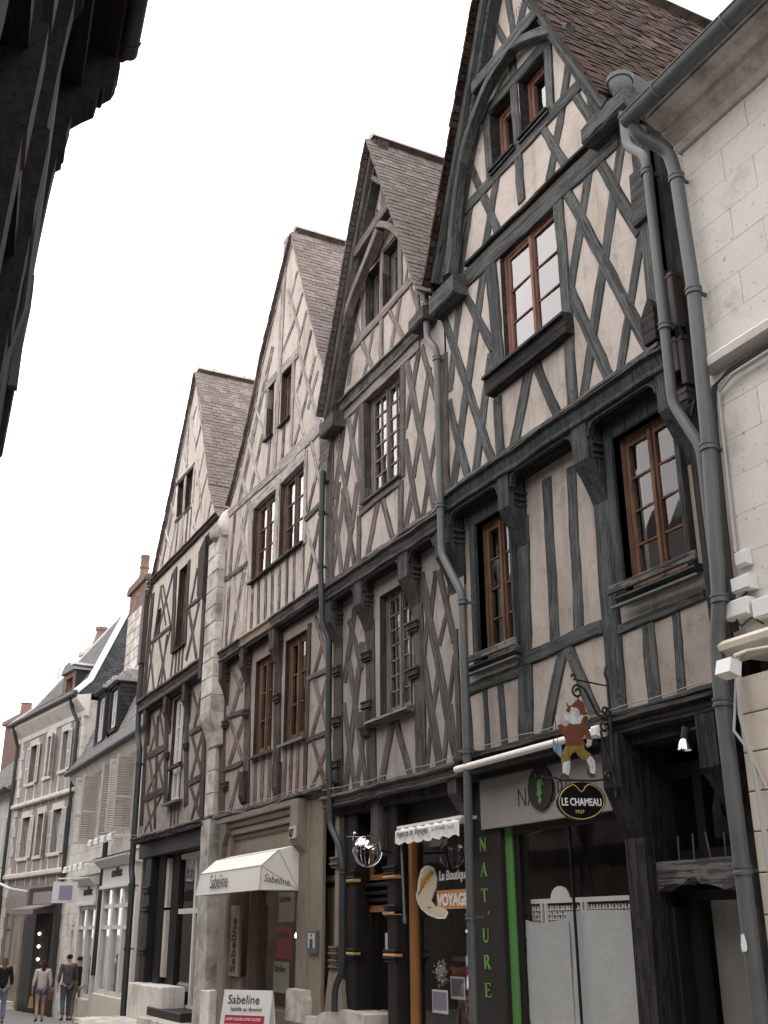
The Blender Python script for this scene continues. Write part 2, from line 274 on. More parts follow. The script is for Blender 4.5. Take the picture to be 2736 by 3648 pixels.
# ------------------------------------------------------------------ mesh helpers
class MB:
    def __init__(s): s.v = []; s.f = []
    def add(s, vs, fs):
        n = len(s.v); s.v += [tuple(v) for v in vs]; s.f += [tuple(i+n for i in f) for f in fs]; return s
    def box(s, x0, x1, y0, y1, z0, z1, c=0.0):
        if c <= 0:
            return s.add([(x0,y0,z0),(x1,y0,z0),(x1,y1,z0),(x0,y1,z0),(x0,y0,z1),(x1,y0,z1),(x1,y1,z1),(x0,y1,z1)],
                         [(0,3,2,1),(4,5,6,7),(0,1,5,4),(1,2,6,5),(2,3,7,6),(3,0,4,7)])
        # chamfered front (street side) edges
        return s.add([(x0,y1,z0),(x1,y1,z0),(x1,y1,z1),(x0,y1,z1),(x0,y0+c,z0),(x1,y0+c,z0),(x1,y0+c,z1),(x0,y0+c,z1),
                      (x0+c,y0,z0+c),(x1-c,y0,z0+c),(x1-c,y0,z1-c),(x0+c,y0,z1-c)],
                     [(0,3,2,1),(8,9,10,11),(0,1,5,4),(1,2,6,5),(2,3,7,6),(3,0,4,7),(4,5,9,8),(5,6,10,9),(6,7,11,10),(7,4,8,11)])
    def prism(s, poly, axis, a, b):
        """extrude a 2D polygon; axis 'x': poly is (y,z), 'y': (x,z), 'z': (x,y)"""
        n = len(poly)
        def P(p, t): return {'x': (t, p[0], p[1]), 'y': (p[0], t, p[1]), 'z': (p[0], p[1], t)}[axis]
        vs = [P(p, a) for p in poly]+[P(p, b) for p in poly]
        fs = [(i, (i+1) % n, n+(i+1) % n, n+i) for i in range(n)]
        tri = tessellate_polygon([[Vector((p[0], p[1], 0)) for p in poly]])
        for t in tri: fs += [tuple(t), tuple(n+i for i in reversed(t))]
        return s.add(vs, fs)
    def tube(s, path, r, seg=10, cap=True):
        P = [Vector(p) for p in path]; R = r if isinstance(r, (list, tuple)) else [r]*len(P)
        up_ = None; vs = []; n = len(P)
        for i, p in enumerate(P):
            if i == 0: d = P[1]-p
            elif i == n-1: d = p-P[i-1]
            else: d = (P[i+1]-p).normalized()+(p-P[i-1]).normalized()
            d = d.normalized() if d.length > 1e-6 else Vector((0, 0, 1))
            if up_ is None: up_ = d.orthogonal().normalized()
            up_ = (up_-d*up_.dot(d)).normalized(); w = d.cross(up_)
            for k in range(seg):
                a = 2*math.pi*k/seg; vs.append(p+(up_*math.cos(a)+w*math.sin(a))*R[i])
        fs = []
        for i in range(n-1):
            for k in range(seg):
                k2 = (k+1) % seg; fs.append((i*seg+k, i*seg+k2, (i+1)*seg+k2, (i+1)*seg+k))
        if cap: fs += [tuple(reversed(range(seg))), tuple(range((n-1)*seg, n*seg))]
        return s.add(vs, fs)
    def lathe(s, prof, c, seg=14, axis='z'):
        """prof: (radius, height) pairs round the point c"""
        vs = []; n = len(prof)
        for r, h in prof:
            for k in range(seg):
                a = 2*math.pi*k/seg; u, w = r*math.cos(a), r*math.sin(a)
                vs.append({'z': (c[0]+u, c[1]+w, c[2]+h), 'y': (c[0]+u, c[1]+h, c[2]+w), 'x': (c[0]+h, c[1]+u, c[2]+w)}[axis])
        fs = []
        for i in range(n-1):
            for k in range(seg):
                k2 = (k+1) % seg; fs.append((i*seg+k, i*seg+k2, (i+1)*seg+k2, (i+1)*seg+k))
        fs += [tuple(reversed(range(seg))), tuple(range((n-1)*seg, n*seg))]
        return s.add(vs, fs)
    def build(s, name, mat, parent=None, smooth=False, matrix=None):
        me = bpy.data.meshes.new(name); me.from_pydata(s.v, [], s.f); me.update()
        bm = bmesh.new(); bm.from_mesh(me); bmesh.ops.recalc_face_normals(bm, faces=bm.faces); bm.to_mesh(me); bm.free()
        if smooth:
            for p in me.polygons: p.use_smooth = True
            try: me.set_sharp_from_angle(angle=math.radians(40))
            except Exception: pass
        return link(name, me, mat, parent, matrix)
LOCAL = set()      # roots with their own rotation: their parts are given in the root's own axes
def base_of(parent):
    p = Vector((0, 0, 0)); q = parent
    while q is not None:
        if q.name in LOCAL: return p
        q = q.parent
    while parent is not None: p = p+parent.location; parent = parent.parent
    return p
def link(name, me, mat, parent=None, matrix=None):
    if mat is not None and not me.materials: me.materials.append(M[mat] if isinstance(mat, str) else mat)
    o = bpy.data.objects.new(name, me); COL.objects.link(o)
    off = Matrix.Translation(-base_of(parent)) if parent else Matrix.Identity(4)
    o.matrix_local = off @ (matrix or Matrix.Identity(4)); o.parent = parent
    return o
def thing(name, loc, label, cat, group=None):
    o = bpy.data.objects.new(name, None); COL.objects.link(o); o.location = loc; o.empty_display_size = 0.2
    return tag(o, label, cat, group)
def tag(o, label, cat, group=None, kind=None):
    if label: o['label'] = label
    if cat: o['category'] = cat
    if group: o['group'] = group
    if kind: o['kind'] = kind
    return o
def bx(name, mat, parent, x0, x1, y0, y1, z0, z1, c=0.0): return MB().box(x0, x1, y0, y1, z0, z1, c).build(name, mat, parent)
def text(name, s, mat, parent, loc, size, face='-y', sx=1.0, shear=0.0, ext=0.003, align='LEFT', bold=0.0, spacing=1.0, rotz=0.0):
    cu = bpy.data.curves.new(name, 'FONT'); cu.body = s; cu.size = size; cu.extrude = ext; cu.shear = shear; cu.align_x = align
    cu.offset = bold; cu.space_character = spacing; cu.resolution_u = 4
    o = bpy.data.objects.new(name+'_tmp', cu); COL.objects.link(o)
    dg = bpy.context.evaluated_depsgraph_get(); me = bpy.data.meshes.new_from_object(o.evaluated_get(dg)); bpy.data.objects.remove(o)
    R = Matrix.Rotation(math.pi/2, 4, 'X')
    if face == '+x': R = Matrix.Rotation(math.pi/2, 4, 'Z') @ R
    if isinstance(face, (int, float)): R = Matrix.Rotation(face, 4, 'Z') @ R
    mt = Matrix.Translation(loc) @ R @ Matrix.Rotation(rotz, 4, 'Z') @ Matrix.Diagonal((sx, 1, 1, 1))
    return link(name, me, mat, parent, mt)
def flat_poly(name, mat, parent, poly, plane, a, b):
    return MB().prism(poly, plane, a, b).build(name, mat, parent)

def beam(name, mat, parent, pts, w, y, depth=0.12, bev=0.008, rough=1.0, seed=0, extend=0.0, joint=None):
    """hewn timber in a wall plane: front face at y, following the polyline pts (x,z)"""
    r = random.Random(seed*7919+int(abs(pts[0][0])*997)+int(pts[0][1]*131))
    P = [Vector((p[0], 0, p[1])) for p in pts]
    if extend: P[0] = P[0]+(P[0]-P[1]).normalized()*extend; P[-1] = P[-1]+(P[-1]-P[-2]).normalized()*extend
    ax = (P[-1]-P[0]); L = ax.length; ax.normalize(); zx = Vector((0, 1, 0)).cross(ax)*-1
    mt = Matrix(((ax.x, 0, zx.x, P[0].x), (0, 1, 0, y), (ax.z, 0, zx.z, P[0].z), (0, 0, 0, 1)))
    inv = mt.inverted(); Q = [inv @ Vector((p.x, y, p.z)) for p in P]
    cum = [0.0]
    for i in range(1, len(Q)): cum.append(cum[-1]+(Q[i]-Q[i-1]).length)
    n = max(3, int(cum[-1]/0.16)+1); st = []
    for k in range(n+1):
        s = cum[-1]*k/n
        i = max(j for j in range(len(cum)) if cum[j] <= s+1e-9); i = min(i, len(Q)-2)
        t = (s-cum[i])/max(1e-6, cum[i+1]-cum[i])
        if len(Q) > 2:
            p0, p1, p2, p3 = Q[max(0, i-1)], Q[i], Q[i+1], Q[min(len(Q)-1, i+2)]
            c = 0.5*((2*p1)+(p2-p0)*t+(2*p0-5*p1+4*p2-p3)*t*t+(3*p1-p0-3*p2+p3)*t*t*t)
        else: c = Q[i].lerp(Q[i+1], t)
        st.append(c)
    vs = []; jv = []; ph = r.uniform(0, 6); wav = 0.010*rough
    for k, c in enumerate(st):
        d = (st[min(k+1, n)]-st[max(k-1, 0)]).normalized(); nrm = Vector((-d.z, 0, d.x))
        c = c+nrm*(wav*math.sin(ph+k*0.9)*0.6+r.gauss(0, 0.0035*rough))
        ww = w*(1+0.035*rough*math.sin(ph*2+k*0.6)+r.gauss(0, 0.018*rough))
        b = min(bev*(1+r.uniform(-0.3, 0.6)*rough), ww*0.3); dy = r.gauss(0, 0.0025*rough)
        for t, q in ((-ww/2, depth), (-ww/2, b), (-ww/2+b, dy), (ww/2-b, dy), (ww/2, b), (ww/2, depth)):
            p = c+nrm*t; vs.append((p.x, q, p.z))
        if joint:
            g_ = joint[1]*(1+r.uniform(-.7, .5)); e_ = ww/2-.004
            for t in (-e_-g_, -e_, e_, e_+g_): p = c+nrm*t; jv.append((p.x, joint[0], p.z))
    fs = []
    for k in range(n):
        for j in range(5): fs.append((k*6+j, k*6+j+1, (k+1)*6+j+1, (k+1)*6+j))
    fs += [tuple(range(6)), tuple(reversed(range(n*6, n*6+6)))]
    b_ = MB(); b_.add(vs, fs)
    if joint:      # shrinkage joint at the infill, its shadow painted as a dark strip
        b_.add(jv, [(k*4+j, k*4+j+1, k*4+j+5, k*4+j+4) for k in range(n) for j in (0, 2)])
        if L > .5 and w > .08:      # oak pegs near both ends
            for e_ in (0, 1):
                for q_ in range(r.choice((1, 1, 2))):
                    s_ = .05+.07*q_+r.uniform(0, .04); c0 = st[0].lerp(st[-1], s_/L if e_ == 0 else 1-s_/L) if len(Q) == 2 else st[0 if e_ == 0 else -1]
                    zc = c0.z+r.uniform(-.25, .25)*w; xc = c0.x; b_.add([(xc+.013*math.cos(a), -.004, zc+.013*math.sin(a)) for a in (0, 1.05, 2.1, 3.14, 4.19, 5.24)], [(0, 1, 2, 3, 4, 5)])
    o = b_.build(name, mat, parent, matrix=mt)
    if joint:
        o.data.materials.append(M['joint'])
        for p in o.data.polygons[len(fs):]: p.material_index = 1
    return o
KOFF = {'post': -0.006, 'rail': -0.010, 'brace': 0.0, 'stud': 0.006}
KNAME = {'post': 'post', 'rail': 'rail', 'brace': 'brace', 'stud': 'stud'}
def frame_timbers(parent, key, y, mat, mats=None, depth=0.10, rough=0.6, gap=0.012, cap=(0.28, 0.18, 0.32), k_w=1.0):
    for i, (k, w, pts) in enumerate(T[key]):
        m = (mats or {}).get(k, mat)
        yy = y+KOFF[k]-0.0009*(i % 5)
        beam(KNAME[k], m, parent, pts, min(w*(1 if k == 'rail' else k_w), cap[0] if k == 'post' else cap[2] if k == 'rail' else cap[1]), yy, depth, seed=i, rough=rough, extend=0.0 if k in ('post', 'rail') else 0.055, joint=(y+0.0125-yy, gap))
def wall(parent, name, mat, outer, holes, y, back=0.22, reveal=None):
    loops = [[Vector((p[0], p[1], 0)) for p in outer]]+[[Vector((x0, z0, 0)), Vector((x1, z0, 0)), Vector((x1, z1, 0)), Vector((x0, z1, 0))] for x0, x1, z0, z1 in holes]
    tri = tessellate_polygon(loops); flat = [v for l in loops for v in l]
    m = MB().add([(v.x, y, v.y) for v in flat], [tuple(t) for t in tri])
    o = m.build(name, mat, parent)
    for x0, x1, z0, z1 in holes:
        MB().add([(x0,y-.02,z0),(x1,y-.02,z0),(x1,y-.02,z1),(x0,y-.02,z1),(x0,y+back,z0),(x1,y+back,z0),(x1,y+back,z1),(x0,y+back,z1)], [(0,1,5,4),(1,2,6,5),(2,3,7,6),(3,0,4,7)]).build('reveal', reveal or mat, o)
    return o
def window(parent, r, y, fmat, cas=2, cols=1, rows=3, frame=0.055, stile=0.045, bar=0.022, room='room', glass='glass', curtain=0.0, open_=False, label=None):
    """casement window set in an opening: fixed frame, casements, glazing bars and one pane per light"""
    x0, x1, z0, z1 = r
    m = MB()
    m.box(x0, x1, y, y+0.07, z0, z0+frame); m.box(x0, x1, y, y+0.07, z1-frame, z1)
    m.box(x0, x0+frame, y+0.001, y+0.069, z0+frame, z1-frame); m.box(x1-frame, x1, y+0.001, y+0.069, z0+frame, z1-frame)
    xi0, xi1, zi0, zi1 = x0+frame, x1-frame, z0+frame, z1-frame
    cw = (xi1-xi0)/cas; panes = []
    for c in range(cas):
        a, b = xi0+c*cw+0.002, xi0+(c+1)*cw-0.002; yy = y+0.012
        m.box(a, b, yy, yy+0.05, zi0+0.002, zi0+stile*1.3); m.box(a, b, yy, yy+0.05, zi1-stile, zi1-0.002)
        m.box(a, a+stile, yy-0.002, yy+0.048, zi0+0.002, zi1-0.002); m.box(b-stile, b, yy-0.002, yy+0.048, zi0+0.002, zi1-0.002)
        ga, gb, gz0, gz1 = a+stile, b-stile, zi0+stile*1.3, zi1-stile
        for k in range(1, cols): xx = ga+(gb-ga)*k/cols; m.box(xx-bar/2, xx+bar/2, yy+0.004, yy+0.036, gz0, gz1)
        for k in range(1, rows): zz = gz0+(gz1-gz0)*k/rows; m.box(ga, gb, yy+0.006, yy+0.034, zz-bar/2, zz+bar/2)
        for i in range(cols):
            for j in range(rows):
                panes.append((ga+(gb-ga)*i/cols, ga+(gb-ga)*(i+1)/cols, yy+0.02, gz0+(gz1-gz0)*j/rows, gz0+(gz1-gz0)*(j+1)/rows))
    if cas == 2: xm = (xi0+xi1)/2; m.box(xm-0.02, xm+0.02, y-0.012, y+0.02, zi0, zi1)
    w = m.build('window', fmat, parent)
    if label: w['label'] = label
    for a, b, yy, c, d in panes:
        t = rnd.gauss(0, 0.004)
        MB().add([(a, yy+t, c), (b, yy-t, c), (b, yy-t+rnd.gauss(0, .002), d), (a, yy+t, d)], [(0, 1, 2, 3)]).build('pane', glass, w)
    rb = MB().add([(x0-.1,y+.09,z0-.1),(x1+.1,y+.09,z0-.1),(x1+.1,y+.09,z1+.1),(x0-.1,y+.09,z1+.1),(x0-.1,y+1.3,z0-.1),(x1+.1,y+1.3,z0-.1),(x1+.1,y+1.3,z1+.1),(x0-.1,y+1.3,z1+.1)],
                  [(0,1,5,4),(1,2,6,5),(2,3,7,6),(3,0,4,7),(4,5,6,7)])
    rb.build('room_recess', room, w)
    if curtain:
        c = MB(); N = 14; side = (x1-x0)*curtain
        for sx, ex in ((x0+0.03, x0+side), (x1-0.03, x1-side)):
            vs = []
            for i in range(N+1):
                xx = sx+(ex-sx)*i/N; yy = y+0.16+0.02*math.sin(i*1.9); vs += [(xx, yy, z0), (xx, yy, z1)]
            c.add(vs, [(2*i, 2*i+2, 2*i+3, 2*i+1) for i in range(N)])
        c.build('curtain', 'curtain', w)
    return w
def boarded(parent, r, y, mat, label=None):
    """opening closed by a plank shutter inside a frame"""
    x0, x1, z0, z1 = r; m = MB(); f = 0.05
    m.box(x0, x1, y, y+.05, z0, z0+f); m.box(x0, x1, y, y+.05, z1-f, z1); m.box(x0, x0+f, y+.001, y+.049, z0+f, z1-f); m.box(x1-f, x1, y+.001, y+.049, z0+f, z1-f)
    w = m.build('window', mat, parent); n = max(2, int((x1-x0-2*f)/0.13))
    if label: w['label'] = label
    for i in range(n):
        a = x0+f+(x1-x0-2*f)*i/n; b = x0+f+(x1-x0-2*f)*(i+1)/n
        MB().box(a+.003, b-.003, y+.03+rnd.uniform(0, .006), y+.06, z0+f, z1-f, 0.004).build('plank', mat, w)
    return w
def sill(parent, x0, x1, z, y0, y1, mat, h=0.05, drop=0.02):
    m = MB().prism([(y1, z), (y1, z-h), (y0, z-h-drop), (y0, z-drop)], 'x', x0, x1); return m.build('sill', mat, parent)

# ------------------------------------------------------------------ surveyed timber frames: (kind, width, axis points x,z in metres)
T = {}
Q = {}
T['g4'] = [('stud', .114, [(-8.02, 12.15), (-7.95, 11.38)]),
 ('stud', .157, [(-7.63, 11.73), (-7.81, 11.46)]),
 ('brace', .091, [(-8.35, 12.03), (-8.11, 11.41)]),
 ('post', .135, [(-8.00, 11.21), (-7.99, 9.06)]),
 ('rail', .158, [(-8.80, 10.79), (-7.19, 10.72)]),
 ('rail', .160, [(-9.33, 9.76), (-6.73, 9.74)]),
 ('post', .146, [(-8.60, 10.71), (-8.58, 9.78)]),
 ('post', .136, [(-7.32, 10.76), (-7.35, 9.78)]),
 ('stud', .142, [(-6.91, 10.37), (-7.16, 9.70), (-7.47, 8.99)]),
 ('stud', .152, [(-8.46, 9.69), (-8.76, 8.99)]),
 ('stud', .145, [(-9.06, 9.69), (-9.31, 9.01)]),
 ('brace', .118, [(-9.05, 10.42), (-8.48, 8.99)]),
 ('brace', .101, [(-7.54, 9.75), (-7.18, 8.95)]),
 ('brace', .102, [(-6.96, 9.74), (-6.70, 9.11)]),
 ('post', .131, [(-6.71, 9.89), (-6.65, 9.10)]),
 ('rail', .262, [(-9.31, 8.79), (-6.35, 8.71)])]
T['f4'] = [('post', .213, [(-8.66, 8.65), (-8.59, 7.23)]),
 ('post', .146, [(-8.66, 6.97), (-8.65, 6.27)]),
 ('post', .151, [(-7.35, 8.67), (-7.33, 7.22)]),
 ('post', .149, [(-7.34, 7.14), (-7.37, 6.30)]),
 ('stud', .162, [(-8.82, 8.65), (-9.69, 6.22)]),
 ('stud', .140, [(-9.35, 8.65), (-9.66, 7.58)]),
 ('stud', .157, [(-8.76, 7.52), (-9.19, 6.23)]),
 ('brace', .114, [(-9.30, 8.72), (-8.73, 7.64)]),
 ('brace', .130, [(-9.76, 8.60), (-8.80, 6.23)]),
 ('brace', .129, [(-9.68, 7.34), (-9.31, 6.24)]),
 ('brace', .171, [(-8.05, 7.00), (-8.41, 6.26)]),
 ('brace', .125, [(-7.91, 6.98), (-7.62, 6.29)]),
 ('brace', .124, [(-7.24, 8.75), (-6.24, 6.31)]),
 ('brace', .125, [(-6.69, 8.70), (-6.23, 7.55)]),
 ('brace', .127, [(-7.25, 7.46), (-6.80, 6.29)]),
 ('stud', .138, [(-6.80, 8.70), (-7.25, 7.56)]),
 ('stud', .139, [(-6.29, 8.67), (-7.20, 6.30)]),
 ('stud', .115, [(-6.19, 7.46), (-6.66, 6.30)]),
 ('post', .140, [(-6.12, 8.61), (-6.13, 6.33)])]
T['s4'] = [('stud', .146, [(-8.12, 5.80), (-8.15, 4.15)]),
 ('stud', .142, [(-7.71, 5.77), (-7.77, 4.16)]),
 ('rail', .136, [(-8.65, 4.12), (-7.41, 4.15)]),
 ('brace', .145, [(-8.05, 4.04), (-8.41, 3.32)]),
 ('brace', .138, [(-7.93, 4.04), (-7.60, 3.34)]),
 ('post', .249, [(-8.59, 5.59), (-8.72, 3.31)]),
 ('post', .238, [(-7.28, 5.61), (-7.30, 3.36)]),
 ('stud', .089, [(-9.44, 4.03), (-9.43, 3.32)]),
 ('stud', .118, [(-9.15, 4.03), (-9.11, 3.32)]),
 ('stud', .155, [(-6.82, 4.05), (-6.83, 3.37)]),
 ('stud', .089, [(-6.47, 4.05), (-6.50, 3.39)]),
 ('rail', .117, [(-9.77, 4.02), (-8.69, 4.04)]),
 ('rail', .081, [(-7.20, 4.06), (-6.11, 4.09)]),
 ('post', .225, [(-9.96, 5.80), (-9.82, 3.30)])]
T['o4rail'] = [('rail', .171, [(-8.61, 11.09), (-7.08, 11.03)])]
T['o4brace'] = [('brace', .103, [(-7.88, 11.06), (-7.62, 10.95), (-7.30, 10.77), (-7.01, 10.56), (-6.78, 10.36)]),
 ('brace', .221, [(-7.83, 11.01), (-8.13, 10.98), (-8.43, 10.86), (-8.69, 10.64), (-8.88, 10.43)]),
 ('brace', .183, [(-8.88, 10.43), (-9.10, 9.93), (-9.34, 8.89)])]
T['o4stub'] = [('rail', .280, [(-9.76, 8.68), (-9.17, 8.68)]),
 ('rail', .220, [(-6.66, 8.86), (-6.01, 8.84)])]
T['g3'] = [('stud', .131, [(-11.36, 11.80), (-11.40, 11.29)]),
 ('brace', .085, [(-11.66, 11.51), (-11.51, 11.19)]),
 ('post', .123, [(-11.40, 10.94), (-11.47, 8.60)]),
 ('rail', .134, [(-12.16, 10.59), (-10.86, 10.62)]),
 ('rail', .139, [(-12.61, 9.50), (-10.48, 9.58)]),
 ('post', .160, [(-12.01, 10.54), (-12.00, 9.55)]),
 ('post', .126, [(-10.86, 10.47), (-10.86, 9.57)]),
 ('stud', .091, [(-10.58, 9.97), (-10.76, 9.59)]),
 ('stud', .123, [(-10.88, 9.55), (-11.01, 9.22), (-11.25, 8.70)]),
 ('brace', .088, [(-11.21, 9.49), (-10.74, 8.71)]),
 ('brace', .110, [(-12.38, 9.99), (-11.60, 8.61)]),
 ('stud', .119, [(-11.71, 9.46), (-11.89, 9.11)]),
 ('stud', .133, [(-12.40, 9.43), (-12.52, 9.04)]),
 ('stud', .110, [(-11.94, 8.99), (-12.18, 8.66)]),
 ('post', .120, [(-10.41, 9.78), (-10.38, 8.84)]),
 ('brace', .069, [(-10.57, 9.46), (-10.40, 9.05)]),
 ('rail', .182, [(-12.71, 8.54), (-10.36, 8.54)])]
T['f3'] = [('post', .209, [(-12.09, 8.48), (-12.04, 6.97)]),
 ('post', .130, [(-12.15, 6.83), (-12.16, 6.17)]),
 ('post', .152, [(-10.83, 8.53), (-10.88, 6.90)]),
 ('post', .143, [(-10.92, 6.86), (-10.95, 6.17)]),
 ('rail', .160, [(-12.12, 6.87), (-10.93, 6.90)]),
 ('brace', .152, [(-11.59, 6.81), (-11.91, 6.14)]),
 ('brace', .131, [(-11.44, 6.80), (-11.17, 6.17)]),
 ('stud', .192, [(-12.66, 8.47), (-12.98, 7.43)]),
 ('stud', .151, [(-12.22, 8.50), (-13.08, 6.13)]),
 ('stud', .174, [(-12.21, 7.28), (-12.59, 6.15)]),
 ('stud', .128, [(-12.83, 7.51), (-13.06, 6.69)]),
 ('brace', .125, [(-12.54, 8.47), (-12.11, 7.23)]),
 ('brace', .116, [(-12.93, 8.29), (-12.37, 6.74)]),
 ('brace', .116, [(-12.69, 7.36), (-12.29, 6.16)]),
 ('brace', .120, [(-12.96, 7.21), (-12.70, 6.15)]),
 ('post', .358, [(-13.18, 8.53), (-13.10, 6.17)]),
 ('brace', .155, [(-10.76, 8.55), (-10.10, 6.24)]),
 ('brace', .113, [(-10.30, 8.41), (-9.97, 7.53)]),
 ('stud', .154, [(-10.42, 8.39), (-10.77, 7.58)]),
 ('stud', .134, [(-10.15, 8.02), (-10.58, 6.83)]),
 ('brace', .146, [(-10.79, 7.30), (-10.50, 6.21)]),
 ('stud', .127, [(-9.97, 7.23), (-10.37, 6.22)]),
 ('stud', .147, [(-10.66, 6.61), (-10.82, 6.20)]),
 ('post', .177, [(-9.77, 8.07), (-9.81, 6.19)])]
T['s3'] = [('post', .313, [(-13.14, 5.36), (-13.09, 3.31)]),
 ('post', .276, [(-12.14, 5.38), (-12.08, 3.24)]),
 ('post', .267, [(-10.82, 5.47), (-10.81, 3.28)]),
 ('stud', .174, [(-12.62, 5.62), (-12.91, 4.78)]),
 ('stud', .179, [(-12.39, 5.10), (-12.87, 3.34)]),
 ('stud', .136, [(-12.28, 4.17), (-12.52, 3.32)]),
 ('brace', .133, [(-12.76, 4.92), (-12.25, 3.30)]),
 ('brace', .118, [(-12.92, 4.38), (-12.59, 3.32)]),
 ('brace', .114, [(-12.76, 5.50), (-12.40, 4.83)]),
 ('brace', .169, [(-11.53, 3.95), (-11.84, 3.26)]),
 ('brace', .139, [(-11.42, 3.95), (-11.07, 3.26)]),
 ('brace', .161, [(-10.71, 5.54), (-10.02, 3.31)]),
 ('brace', .128, [(-10.28, 5.47), (-10.01, 4.67)]),
 ('brace', .172, [(-10.71, 4.49), (-10.39, 3.31)]),
 ('stud', .102, [(-10.59, 5.08), (-10.72, 4.49)]),
 ('stud', .111, [(-10.16, 4.96), (-10.31, 4.69)]),
 ('stud', .117, [(-10.34, 4.41), (-10.54, 3.90)]),
 ('stud', .102, [(-10.01, 4.40), (-10.14, 4.02)]),
 ('stud', .111, [(-10.17, 3.80), (-10.31, 3.31)]),
 ('stud', .096, [(-10.59, 3.70), (-10.68, 3.31)]),
 ('brace', .092, [(-10.12, 3.87), (-9.99, 3.33)]),
 ('post', .107, [(-9.96, 4.73), (-9.94, 3.30)]),
 ('stud', .113, [(-10.39, 5.49), (-10.51, 5.06)]),
 ('stud', .081, [(-10.10, 5.23), (-10.16, 4.97)])]
T['o3rail'] = [('rail', .171, [(-11.96, 10.84), (-10.79, 10.97)]),
 ('rail', .070, [(-11.38, 11.75), (-11.12, 11.49)])]
T['o3brace'] = [('brace', .089, [(-11.35, 10.92), (-11.09, 10.77), (-10.78, 10.49), (-10.46, 10.11)]),
 ('brace', .196, [(-11.24, 10.77), (-11.65, 10.48), (-12.07, 10.21), (-12.42, 9.87)])]
T['o3stub'] = [('rail', .235, [(-13.10, 8.46), (-12.62, 8.46)]),
 ('rail', .182, [(-10.30, 8.70), (-9.91, 8.70)])]
T['g2'] = [('post', .256, [(-15.28, 13.28), (-15.51, 8.70)]),
 ('rail', .181, [(-16.08, 10.62), (-15.54, 10.61)]),
 ('rail', .189, [(-15.26, 10.58), (-14.52, 10.54)]),
 ('rail', .202, [(-15.16, 8.51), (-14.11, 8.53)]),
 ('rail', .194, [(-16.43, 8.52), (-15.34, 8.50)]),
 ('rail', .138, [(-17.92, 8.83), (-15.30, 8.72)]),
 ('rail', .232, [(-15.31, 8.74), (-13.51, 8.75)]),
 ('brace', .114, [(-15.11, 12.05), (-14.56, 11.00), (-14.49, 10.53), (-13.58, 8.77)]),
 ('brace', .134, [(-14.62, 9.83), (-14.17, 8.81)]),
 ('brace', .110, [(-13.90, 8.66), (-13.40, 7.53)]),
 ('brace', .114, [(-14.07, 7.37), (-13.43, 6.28)]),
 ('stud', .143, [(-14.72, 12.19), (-14.99, 11.80)]),
 ('stud', .146, [(-14.43, 11.61), (-14.75, 11.30)]),
 ('stud', .126, [(-14.81, 11.24), (-15.27, 10.97)]),
 ('stud', .142, [(-14.23, 11.12), (-14.51, 10.79)]),
 ('stud', .137, [(-14.02, 10.64), (-14.43, 9.96)]),
 ('stud', .135, [(-14.32, 10.11), (-14.60, 9.79)]),
 ('stud', .142, [(-13.83, 10.07), (-14.31, 9.28)]),
 ('stud', .131, [(-14.40, 9.17), (-14.68, 8.81)]),
 ('stud', .115, [(-13.71, 9.74), (-14.03, 9.33)]),
 ('post', .157, [(-14.72, 10.54), (-14.75, 8.80)]),
 ('stud', .179, [(-15.77, 9.43), (-15.83, 8.86)]),
 ('stud', .183, [(-15.11, 9.38), (-15.13, 8.79)]),
 ('post', .159, [(-15.96, 10.55), (-16.03, 9.54)]),
 ('stud', .248, [(-15.81, 11.26), (-16.78, 9.71), (-17.28, 8.82)]),
 ('stud', .198, [(-16.11, 9.81), (-16.70, 8.80)]),
 ('brace', .113, [(-16.38, 11.29), (-16.12, 10.81)]),
 ('brace', .101, [(-16.72, 10.73), (-16.11, 9.76)]),
 ('brace', .113, [(-17.05, 10.17), (-16.18, 8.80)]),
 ('brace', .122, [(-17.38, 9.68), (-16.83, 8.78)])]
T['f2'] = [('post', .215, [(-15.27, 8.62), (-15.34, 7.07)]),
 ('post', .247, [(-16.58, 8.60), (-16.50, 7.12)]),
 ('post', .258, [(-17.92, 8.83), (-17.93, 6.28)]),
 ('post', .138, [(-14.09, 8.57), (-14.07, 7.03)]),
 ('stud', .177, [(-17.48, 8.70), (-17.60, 7.53)]),
 ('stud', .267, [(-16.74, 8.66), (-17.33, 7.48)]),
 ('brace', .153, [(-17.16, 8.63), (-16.72, 7.49)]),
 ('rail', .091, [(-17.85, 7.56), (-16.66, 7.50)]),
 ('stud', .159, [(-16.35, 7.06), (-16.33, 6.27)]),
 ('stud', .152, [(-16.05, 7.03), (-16.00, 6.22)]),
 ('stud', .158, [(-15.72, 7.02), (-15.68, 6.22)]),
 ('stud', .165, [(-15.42, 7.10), (-15.39, 6.21)]),
 ('stud', .142, [(-15.08, 7.10), (-15.09, 6.21)]),
 ('stud', .136, [(-14.78, 7.10), (-14.76, 6.25)]),
 ('stud', .131, [(-14.49, 7.08), (-14.47, 6.27)]),
 ('stud', .099, [(-14.12, 7.08), (-14.10, 6.26)]),
 ('stud', .170, [(-17.60, 7.29), (-17.62, 6.30)]),
 ('stud', .230, [(-16.84, 7.36), (-17.37, 6.25)]),
 ('brace', .127, [(-17.40, 7.42), (-16.82, 6.24)]),
 ('post', .202, [(-16.64, 7.18), (-16.66, 6.25)]),
 ('rail', .107, [(-14.07, 7.43), (-13.42, 7.46)]),
 ('stud', .153, [(-13.50, 8.25), (-13.99, 7.52)]),
 ('stud', .165, [(-13.45, 7.37), (-14.01, 6.27)]),
 ('post', .062, [(-14.14, 7.04), (-14.09, 6.29)])]
